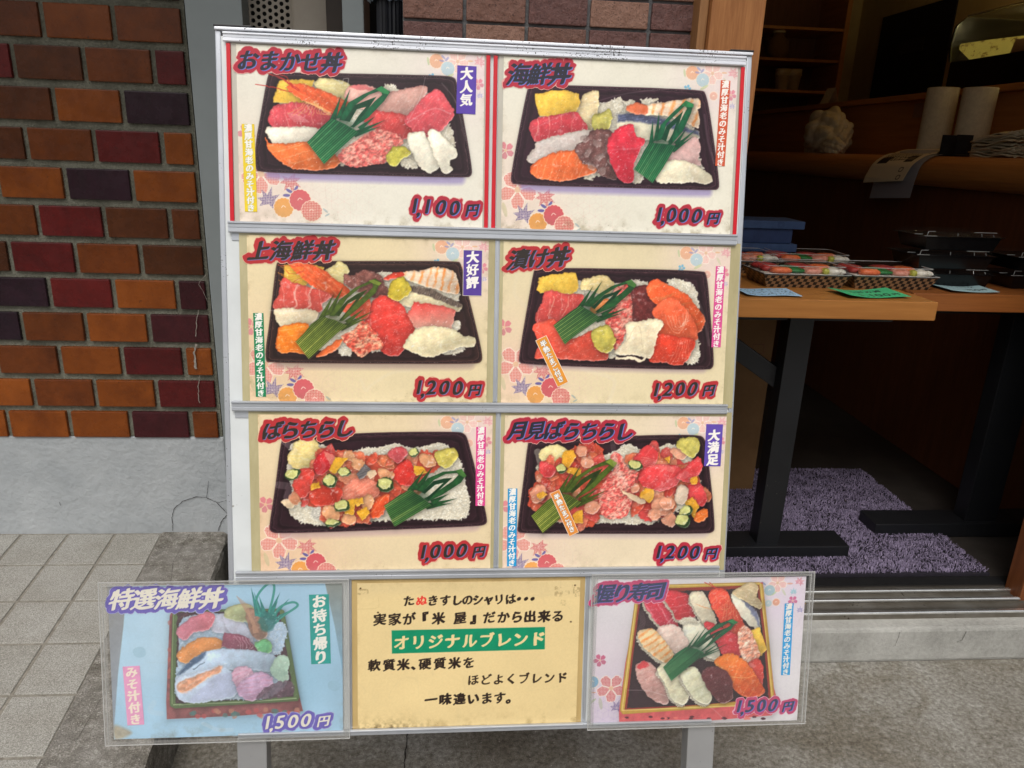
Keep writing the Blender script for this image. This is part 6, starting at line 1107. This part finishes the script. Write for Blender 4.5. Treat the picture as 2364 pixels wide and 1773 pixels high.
def note(label, q, col, draw, curl=.004, seed=1):
    """a small hand-written price note lying on the table; q = TL, TR, BR, BL on the photo"""
    P = [pZ(*p, TZ + .002) for p in q]; ex = (P[1] - P[0] + P[2] - P[3]) / 2; ey = (P[3] - P[0] + P[2] - P[1]) / 2; w, h = np.linalg.norm(ex), np.linalg.norm(ey); r = w / 150; W, H = 150, max(int(h / r), 12); im = np.zeros((H, W, 3)) + C3(col); L = draw(H, W)[..., None]; im = im * (1 - L) + C3((18, 26, 34)) * L
    o = printed('price_note', np.clip(im, 0, 1), None, 0, 0, r, 0, None, M_print['sticker'], (0, 0)); M4 = Matrix.Identity(4); ex /= w; ey /= h
    for i in range(3): M4[i][0], M4[i][1], M4[i][2], M4[i][3] = ex[i], -ey[i], (0, 0, 1)[i], P[0][i]
    o.matrix_world = M4; rr = np.random.default_rng(seed); ph = rr.random() * 6
    for v in o.data.vertices: x, y = v.co.x / w, -v.co.y / h; v.co.z = .0012 + curl * (max(0, .35 - x)**2 * 6 + max(0, x - .6)**2 * 5 * (1 - y) + .25 * math.sin(x * 7 + ph) + .3)
    sm = o.modifiers.new('paper', 'SOLIDIFY'); sm.thickness = .0006; return tag(o, label, 'price note', 'hand-written price notes on the tables')
def scribble(seed, rows, x0=.08, x1=.92):
    def f(H, W):
        r = np.random.default_rng(seed); m = np.zeros((H, W)); Y, X = np.mgrid[:H, :W] + .5
        for y in rows:
            x = x0 * W
            while x < x1 * W:
                for _ in range(r.integers(2, 4)):
                    a = (x + r.random() * 8, (y + r.uniform(-.08, .08)) * H); b = (a[0] + r.uniform(-6, 7), a[1] + r.uniform(-.07, .07) * H); ex, ey = b[0] - a[0], b[1] - a[1]; t = np.clip(((X - a[0]) * ex + (Y - a[1]) * ey) / (ex * ex + ey * ey + .01), 0, 1); m = np.maximum(m, np.clip(1.6 - np.hypot(X - a[0] - ex * t, Y - a[1] - ey * t), 0, 1))
                x += r.uniform(9, 14)
        return m
    return f
def green_text(H, W): return letters(H, W, [(ch, W * (.30 + .14 * i), H * .30, 20, .1, 0) for i, ch in enumerate('お好み丼')] + [(ch, W * x, H * .72, s, .12, 0) for ch, x, s in (('1', .30, 34), (',', .37, 34), ('1', .47, 34), ('0', .58, 34), ('0', .71, 34), ('円', .86, 18))], pen=(.05, .03, -35))
def last_text(H, W): return np.maximum(scribble(5, (.25,), .12, .8)(H, W), letters(H, W, [(ch, W * x, H * .66, s, .1, 0) for ch, x, s in (('3', .50, 30), ('5', .60, 30), ('0', .70, 30), ('円', .83, 18))], pen=(.05, .03, -35)))
note('pale blue hand-written note nearest the board on the pale table', [(1690, 667), (1806, 669), (1845, 684), (1714, 685)], (160, 196, 224), scribble(3, (.22, .5, .78)))
note('green hand-written note reading 1,100 yen in front of a sushi pack', [(1907, 671), (2031, 668), (2083, 685), (1951, 689)], (70, 186, 128), green_text, .006, 2)
note('pale grey blue note in front of the black trays', [(2143, 659), (2251, 660), (2309, 677), (2200, 674)], (166, 196, 200), last_text, .004, 3)
m = MB(); P = [pZ(x, y, TZ + .003) for x, y in ((2083, 668), (2098, 671), (2106, 675), (2096, 674), (2088, 670))]; m.tube(P, .0006, 6); tag(m.build('wire_bit', M_dkw), 'thin bent wire lying at the corner where the two tables meet', 'wire')

# the counter with what lies on it, and the back of the room
CX, CZ = 1.75, 1.268
ct = thing('sushi_counter', 'dark wooden counter with a rounded edge running back into the shop', 'counter', (CX, 2.14, .13)); O = np.array((CX, 2.14, .13)); M_cnt = wood('counter_wood', (158, 100, 48), (190, 128, 68), (1, 20, 1), 4, .4); y0, y1 = 2.14, 5.58
prof = [(CX + .42, CZ), (CX + .06, CZ)] + [(CX + .06 - .06 * math.sin(a), CZ - .055 + .055 * math.cos(a)) for a in np.linspace(.2, PI - .2, 12)] + [(CX + .06, CZ - .11), (CX + .42, CZ - .11)]
m = MB(); m.prism([(x - O[0], z - O[2]) for x, z in prof], 1, 0, y1 - y0); m.build('counter_top', M_cnt, ct, False); MB().box(np.array((CX + .07, y0 + .01, .13)) - O, np.array((CX + .42, y1, CZ - .111)) - O).build('front_panel', M_dkw, ct)
MB().box(np.array((2.06, y0, CZ + .0005)) - O, np.array((2.10, y1, 1.505)) - O, 0, .003).build('raised_back', M_cnt, ct); MB().box(np.array((2.02, y0, 1.5055)) - O, np.array((2.50, y1, 1.53)) - O, 0, .003).build('upper_shelf', M_cnt, ct)
M_paper = mottled('kitchen_paper', (196, 182, 150), (212, 198, 166), 60, .95, bump=.3); M_bag = mottled('white_thin_plastic', (188, 178, 150), (212, 202, 176), 20, .4)
for i, (px, X) in enumerate(((2160, 1.93), (2245, 1.93))):
    q = pX(px, 300, X); e = thing('kitchen_roll', 'standing roll of kitchen paper, %s' % ('next to the draped leaflet' if i == 0 else 'nearer the wrapped napkin bundle'), 'paper roll', (X, q[1], CZ + .001), 'paper rolls on the counter'); h = pX(px, 206, X)[2] - CZ; m = MB(); m.lathe([(.02, 0), (.057, 0), (.058, .003), (.058, h - .003), (.057, h), (.02, h), (.02, 0)], n=36); m.build('paper', M_paper, e, False); m = MB(); m.lathe([(.0195, 0), (.0195, h - .004), (.016, h - .004), (.016, 0)], n=20); m.build('core', M_card, e)
def crumple(name, label, c, s, mat, seed, cat):
    bm = bmesh.new(); bmesh.ops.create_icosphere(bm, subdivisions=5, radius=1.); r = np.random.default_rng(seed); D = r.normal(size=(70, 3)); D /= np.linalg.norm(D, axis=1)[:, None]; A = r.uniform(-.34, .36, 70)
    for v in bm.verts:
        p = np.array(v.co); q = .86 + sum((abs(math.sin(k_ * (p @ d_) + a * 20)) - .6) * .20 / k_**.45 for a, d_, k_ in zip(A, D, (1.6, 2.1, 2.7, 3.3, 4.1, 5.2, 7., 9.))) + .25 * max(0, p[2] - .6); z = p[2] * q * s[2]; v.co = Vector((p[0] * q * s[0], p[1] * q * s[1], max(z, -s[2] * .55) + s[2] * .55))
    me = bpy.data.meshes.new(name); bm.to_mesh(me); bm.free(); me.materials.append(mat); o = bpy.data.objects.new(name, me); C.objects.link(o); o.location = c; return tag(o, label, cat)
q = pX(1912, 300, 1.90); crumple('plastic_bag', 'crumpled white plastic bag on the counter', (1.90, q[1], CZ + .001), (.11, .19, .135), M_bag, 5, 'bag')
for k_ in (-1, 1):
    hb = bpy.data.objects['plastic_bag']; sheet_mesh('handle', lambda s, t, k_=k_: (.01 + .03 * (t - .5), k_ * (.10 + .045 * math.sin(s * PI)) , .09 + .075 * math.sin(s * PI * .9) - .07 * s + .004 * math.sin(s * 17)), 14, 3, M_bag, hb, .002)
q = pX(1925, 340, 1.83); crumple('tissue', 'crumpled pale tissue in front of the plastic bag', (1.83, q[1] + .02, CZ + .001), (.045, .085, .05), M_bag, 8, 'tissue')
q0, q1 = pX(2040, 350, CX)[1], pX(2165, 350, CX)[1]
def leaflet_canvas(seed):
    H, W = 150, 120; r = np.random.default_rng(seed); im = np.zeros((H, W, 3)) + C3((214, 196, 160)); 
    for y in range(58, 100, 6):
        x = 14
        while x < 104: w = int(r.integers(2, 7)); im[y:y + 4, x:x + w] = C3((40, 34, 32)); x += w + 2
    im[86:104, 12:40] = C3((36, 32, 34)); im[84:104, 84:106] = C3((30, 28, 30)); im[90:98, 88:102:3] = C3((180, 160, 124))
    for yy, xx in ((122, 96), (140, 100)): Y, X = np.mgrid[:H, :W]; d = np.hypot(Y - yy, X - xx); im[(d < 6) & (d > 4)] = C3((60, 50, 44))
    return im
for i, (lab, dy, dz, L) in enumerate((('printed leaflet hanging over the counter edge', 0., .0022, .25), ('plain lower leaflet peeking out under the printed one', -.03, .0006, .31))):
    im = leaflet_canvas(3) if i == 0 else np.zeros((150, 120, 3)) + C3((150, 146, 150)); o = printed('leaflet', im, None, 0, 0, .0018, 0, None, M_print['sheet'], (0, 0)); tag(o, lab, 'leaflet', 'leaflets over the counter edge'); w = abs(q0 - q1) * .80
    for v in o.data.vertices:
        s_, t_ = v.co.x / (120 * .0018), -v.co.y / (150 * .0018); d_ = t_ * L + .02 * (1 - s_); flat = .11; yy = q0 - w * s_ + dy + .05 * t_
        if d_ < flat: x, z = CX + .06 + (flat - d_), CZ + dz + .012 * math.sin(t_ * 9 + s_ * 3) * (1 - t_) + .012 * (1 - t_)
        else:
            a = min((d_ - flat) / .062, 2.2); x, z = CX + .06 - (.066 + dz * 2) * math.sin(min(a, 1.5)), CZ - .055 + (.059 + dz) * math.cos(min(a, 1.5)) - max(0, d_ - flat - .062 * 1.5) 
            x -= .02 * max(0, a - .8) * (1 - i * .7)
        v.co = Vector((x, yy, z + dz))
    o.modifiers.new('paper', 'SOLIDIFY').thickness = .0006
q = pX(2205, 345, 1.84); e = thing('napkin_stand', 'small dark napkin stand beside the wrapped bundle', 'napkin stand', (1.84, q[1], CZ + .001)); MB().box((-.03, -.045, 0), (.03, .045, .006)).build('base', M_black, e); [MB().box((-.03, y_, .0065), (.03, y_ + .005, .075)).build('side_plate', M_black, e) for y_ in (-.045, .040)]
q = pX(2300, 340, 1.86); e = thing('napkin_bundle', 'bundle of paper wrapped towels piled at the right of the counter', 'bundle', (1.86, q[1], CZ + .001)); r = np.random.default_rng(6)
for i in range(11):
    a = sheet_mesh('wrapped_towel', lambda s, t, i=i: (-.03 + .006 * (i % 3) + .07 * t, -.11 + .2 * s + .01 * (i % 2), .004 + .0085 * i * (1 - .35 * s) + .012 * math.sin(s * 8 + i) * .4 + .004 * math.sin(t * 14 + i)), 10, 6, M_bag if i % 3 else M_paper, e, .003)
q = pX(1915, 232, 2.08); e = thing('card_stand', 'small white folded card standing on the raised counter shelf', 'card', (2.08, q[1], 1.531)); m = MB(); m.prism([(-.02, 0), (0, .085), (.002, .085), (.022, 0), (.020, 0), (.001, .080), (-.018, 0)], 0, -.01, .0); m = MB().add([(-.03, -.05, 0), (-.03, .05, 0), (0, .05, .085), (0, -.05, .085), (.03, -.05, 0), (.03, .05, 0)], [(0, 1, 2, 3), (3, 2, 5, 4)]); m.build('folded_card', M_paper, e)
e = thing('pink_memo', 'small pinkish memo stuck on the raised counter back beside the kitchen roll', 'memo', tuple(pX(2120, 255, 2.058))); MB().box((-.0012, -.035, -.03), (0, .035, .03)).build('memo_paper', mottled('pink_paper', (150, 112, 84), (160, 122, 94), 20, .9), e)
# lit glass case on the shelf
cs = thing('glass_case', 'glass showcase with a lit yellow panel on the raised shelf', 'showcase', (2.12, 2.3, 1.531)); O = np.array((2.12, 2.3, 1.531)); ye = pX(2192, 150, 2.12)[1]
MB().box((0, -.4, 0), (.36, ye - 2.3, .125), 0, .004).build('case_base', M_tray, cs)
MB().prism([(.0, .1255), (-.012, .20), (.0, .27), (.04, .305), (.34, .305), (.34, .300), (.045, .300), (.008, .268), (-.006, .20), (.006, .1255)], 1, -.4, ye - 2.3).build('curved_glass', film('case_glass', (.85, .88, .84), .2, .02), cs); MB().tube([(.04, -.4, .309), (.04, ye - 2.3, .309)], .004, 8).build('case_edge', M_shine, cs); MB().prism([(.0, .1255), (-.012, .20), (.0, .27), (.04, .304), (.34, .304), (.34, .1255)], 1, ye - 2.3 + .001, ye - 2.3 + .012).build('end_cheek', M_tray, cs)
N = Nodes('lit_panel'); f = N.noise(40, 4, .7, N.map((1, .5, 1))); c = N.ramp(f, [(.55, rgb(206, 178, 84)), (.62, rgb(140, 104, 40))]); N.set(col=c, emi=c, emis=.42, rough=.6); M_lit = N.m
Pl = [pX(x, y, 2.15) - O for x, y in ((2208, 108), (2220, 101), (2280, 92), (2364, 82), (2440, 73), (2420, 134), (2320, 148), (2257, 157))]; n = len(Pl); MB().add([p for p in Pl] + [p + (.02, 0, 0) for p in Pl], [tuple(range(n)), tuple(range(n, 2 * n))[::-1]] + [(i, n + i, n + (i + 1) % n, (i + 1) % n) for i in range(n)]).build('lit_panel', M_lit, cs)
Pt = [pX(x, y, 2.140) - O for x, y in ((2345, 90), (2440, 80), (2410, 138), (2320, 150))]; tg = MB().add(Pt, [(0, 1, 2, 3)]).build('price_tag', mottled('brown_tag', (150, 100, 72), (164, 112, 82), 20, .8), cs)
def flat_text(name, s, M4, size, mat, parent):
    T = []; x = 0
    for ch in s: T.append(glyph(ch) * size + (x, 0)); x += size * (.62 if ord(ch) < 128 else 1.)
    T = np.concatenate(T).reshape(-1, 2); V = [tuple(M4 @ Vector((a, b, 0))) for a, b in T]; return new_mesh(name, V, [(i, i + 1, i + 2) for i in range(0, len(V), 3)], mat, parent)
a = pX(2339, 133, 2.137) - O; flat_text('tag_number', '1,500', Matrix(((0, 0, -1, a[0]), (-1, -.0, 0, a[1]), (-.0, 1, 0, a[2]), (0, 0, 0, 1))) @ Matrix.Shear('XZ', 4, (0, 0)) if False else Matrix(((0, 0, -1, a[0]), (-1, 0, 0, a[1]), (0, 1, 0, a[2]), (0, 0, 0, 1))), .05, M_black, cs)
lm = bpy.data.lights.new('case_fill_lamp', 'AREA'); lo = bpy.data.objects.new('case_fill_lamp', lm); C.objects.link(lo); lm.shape = 'RECTANGLE'; lm.size = .7; lm.size_y = .05; lm.energy = 23.0; lm.color = (1, .78, .42); lo.location = (2.30, 2.75, 1.82); lo.rotation_euler = (0, PI, PI / 2)  # added area light, aimed up from the lit case to brighten the room
# black panel on the side wall, shelf unit at the back
yA, yB = pX(2025, 120, 2.84)[1], pX(2187, 120, 2.84)[1]; dr = thing('black_door', 'dark closed door in the side wall behind the counter', 'door', (2.84, yB, .13)); MB().box((0, 0, 0), (.008, yA - yB, 2.02), 0, .002).build('door_leaf', mottled('dark_door', (14, 15, 18), (20, 21, 24), 6, .6), dr); MB().box((-.004, .25, 1.76), (-.0005, yA - yB - .25, 1.84)).build('name_plate', mottled('dull_plate', (34, 34, 36), (42, 42, 44), 20, .5), dr)
x0, x1 = pY(1670, 150, 5.2)[0], pY(1935, 150, 5.2)[0]; sh = thing('shelf_unit', 'dark wooden shelf unit with cups against the back wall', 'shelf', (x0, 5.2, .13)); zs = [pY(1780, y, 5.2)[2] - .13 for y in (205, 132, 58)]; w = x1 - x0
for z in zs: MB().box((-.3, 0, z - .018), (w, .38, z), 0, .002).build('shelf_board', M_cnt, sh)
MB().box((w, -.01, 0), (w + .03, .39, 2.3)).build('side_board', M_cnt, sh); MB().box((-.3, .385, 0), (w, .395, 2.3)).build('back_board', M_dkw, sh)
M_cup = mottled('cream_cup', (190, 170, 130), (206, 186, 146), 20, .5)
for i, (px, k, lab) in enumerate(((1806, 0, 'stacked cream cups at the middle of the lowest visible shelf'), (1832, 0, 'second stack of cream cups beside the first'), (1785, 1, 'round brown jar on the upper shelf'))):
    q = pY(px, 180, 5.3); e = thing('cup_stack' if k == 0 else 'round_jar', lab, 'cups' if k == 0 else 'jar', (q[0], 5.3, zs[k] + .131)); m = MB()
    if k == 0: m.lathe([(0, 0), (.038, 0), (.048, .10), (.050, .10), (.050, .135), (.046, .135), (0, .13)], n=24)
    else: m.lathe([(0, 0), (.05, 0), (.075, .05), (.07, .11), (.04, .14), (.04, .16), (0, .16)], n=24)
    m.build('cup' if k == 0 else 'jar_body', M_cup if k == 0 else M_card, e, True); MB().lathe([(0, .1605), (.043, .1605), (.043, .172), (0, .172)] if k else [(.0505, .095), (.0515, .095), (.0515, .10), (.0505, .10)], n=24).build('lid' if k else 'cup_rim', M_cup, e)
q = pY(1900, 225, 4.7); e = thing('cloth_cover', 'pale orange cloth draped over a mound behind the counter', 'cloth', (q[0], 4.7, 1.2)); m = sheet_mesh('cloth', lambda s, t: (.28 * (s - .5) * (1.2 - .5 * t), .12 * math.sin(s * PI) * -1, .30 * math.sin(t * PI / 2) * (1 - .8 * (s - .55)**2 * 2) + .05), 12, 8, mottled('apricot_cloth', (176, 112, 62), (192, 126, 74), 10, .9, bump=.3), e, .004)
bpy.data.objects.remove(_to); bpy.data.curves.remove(_tc)
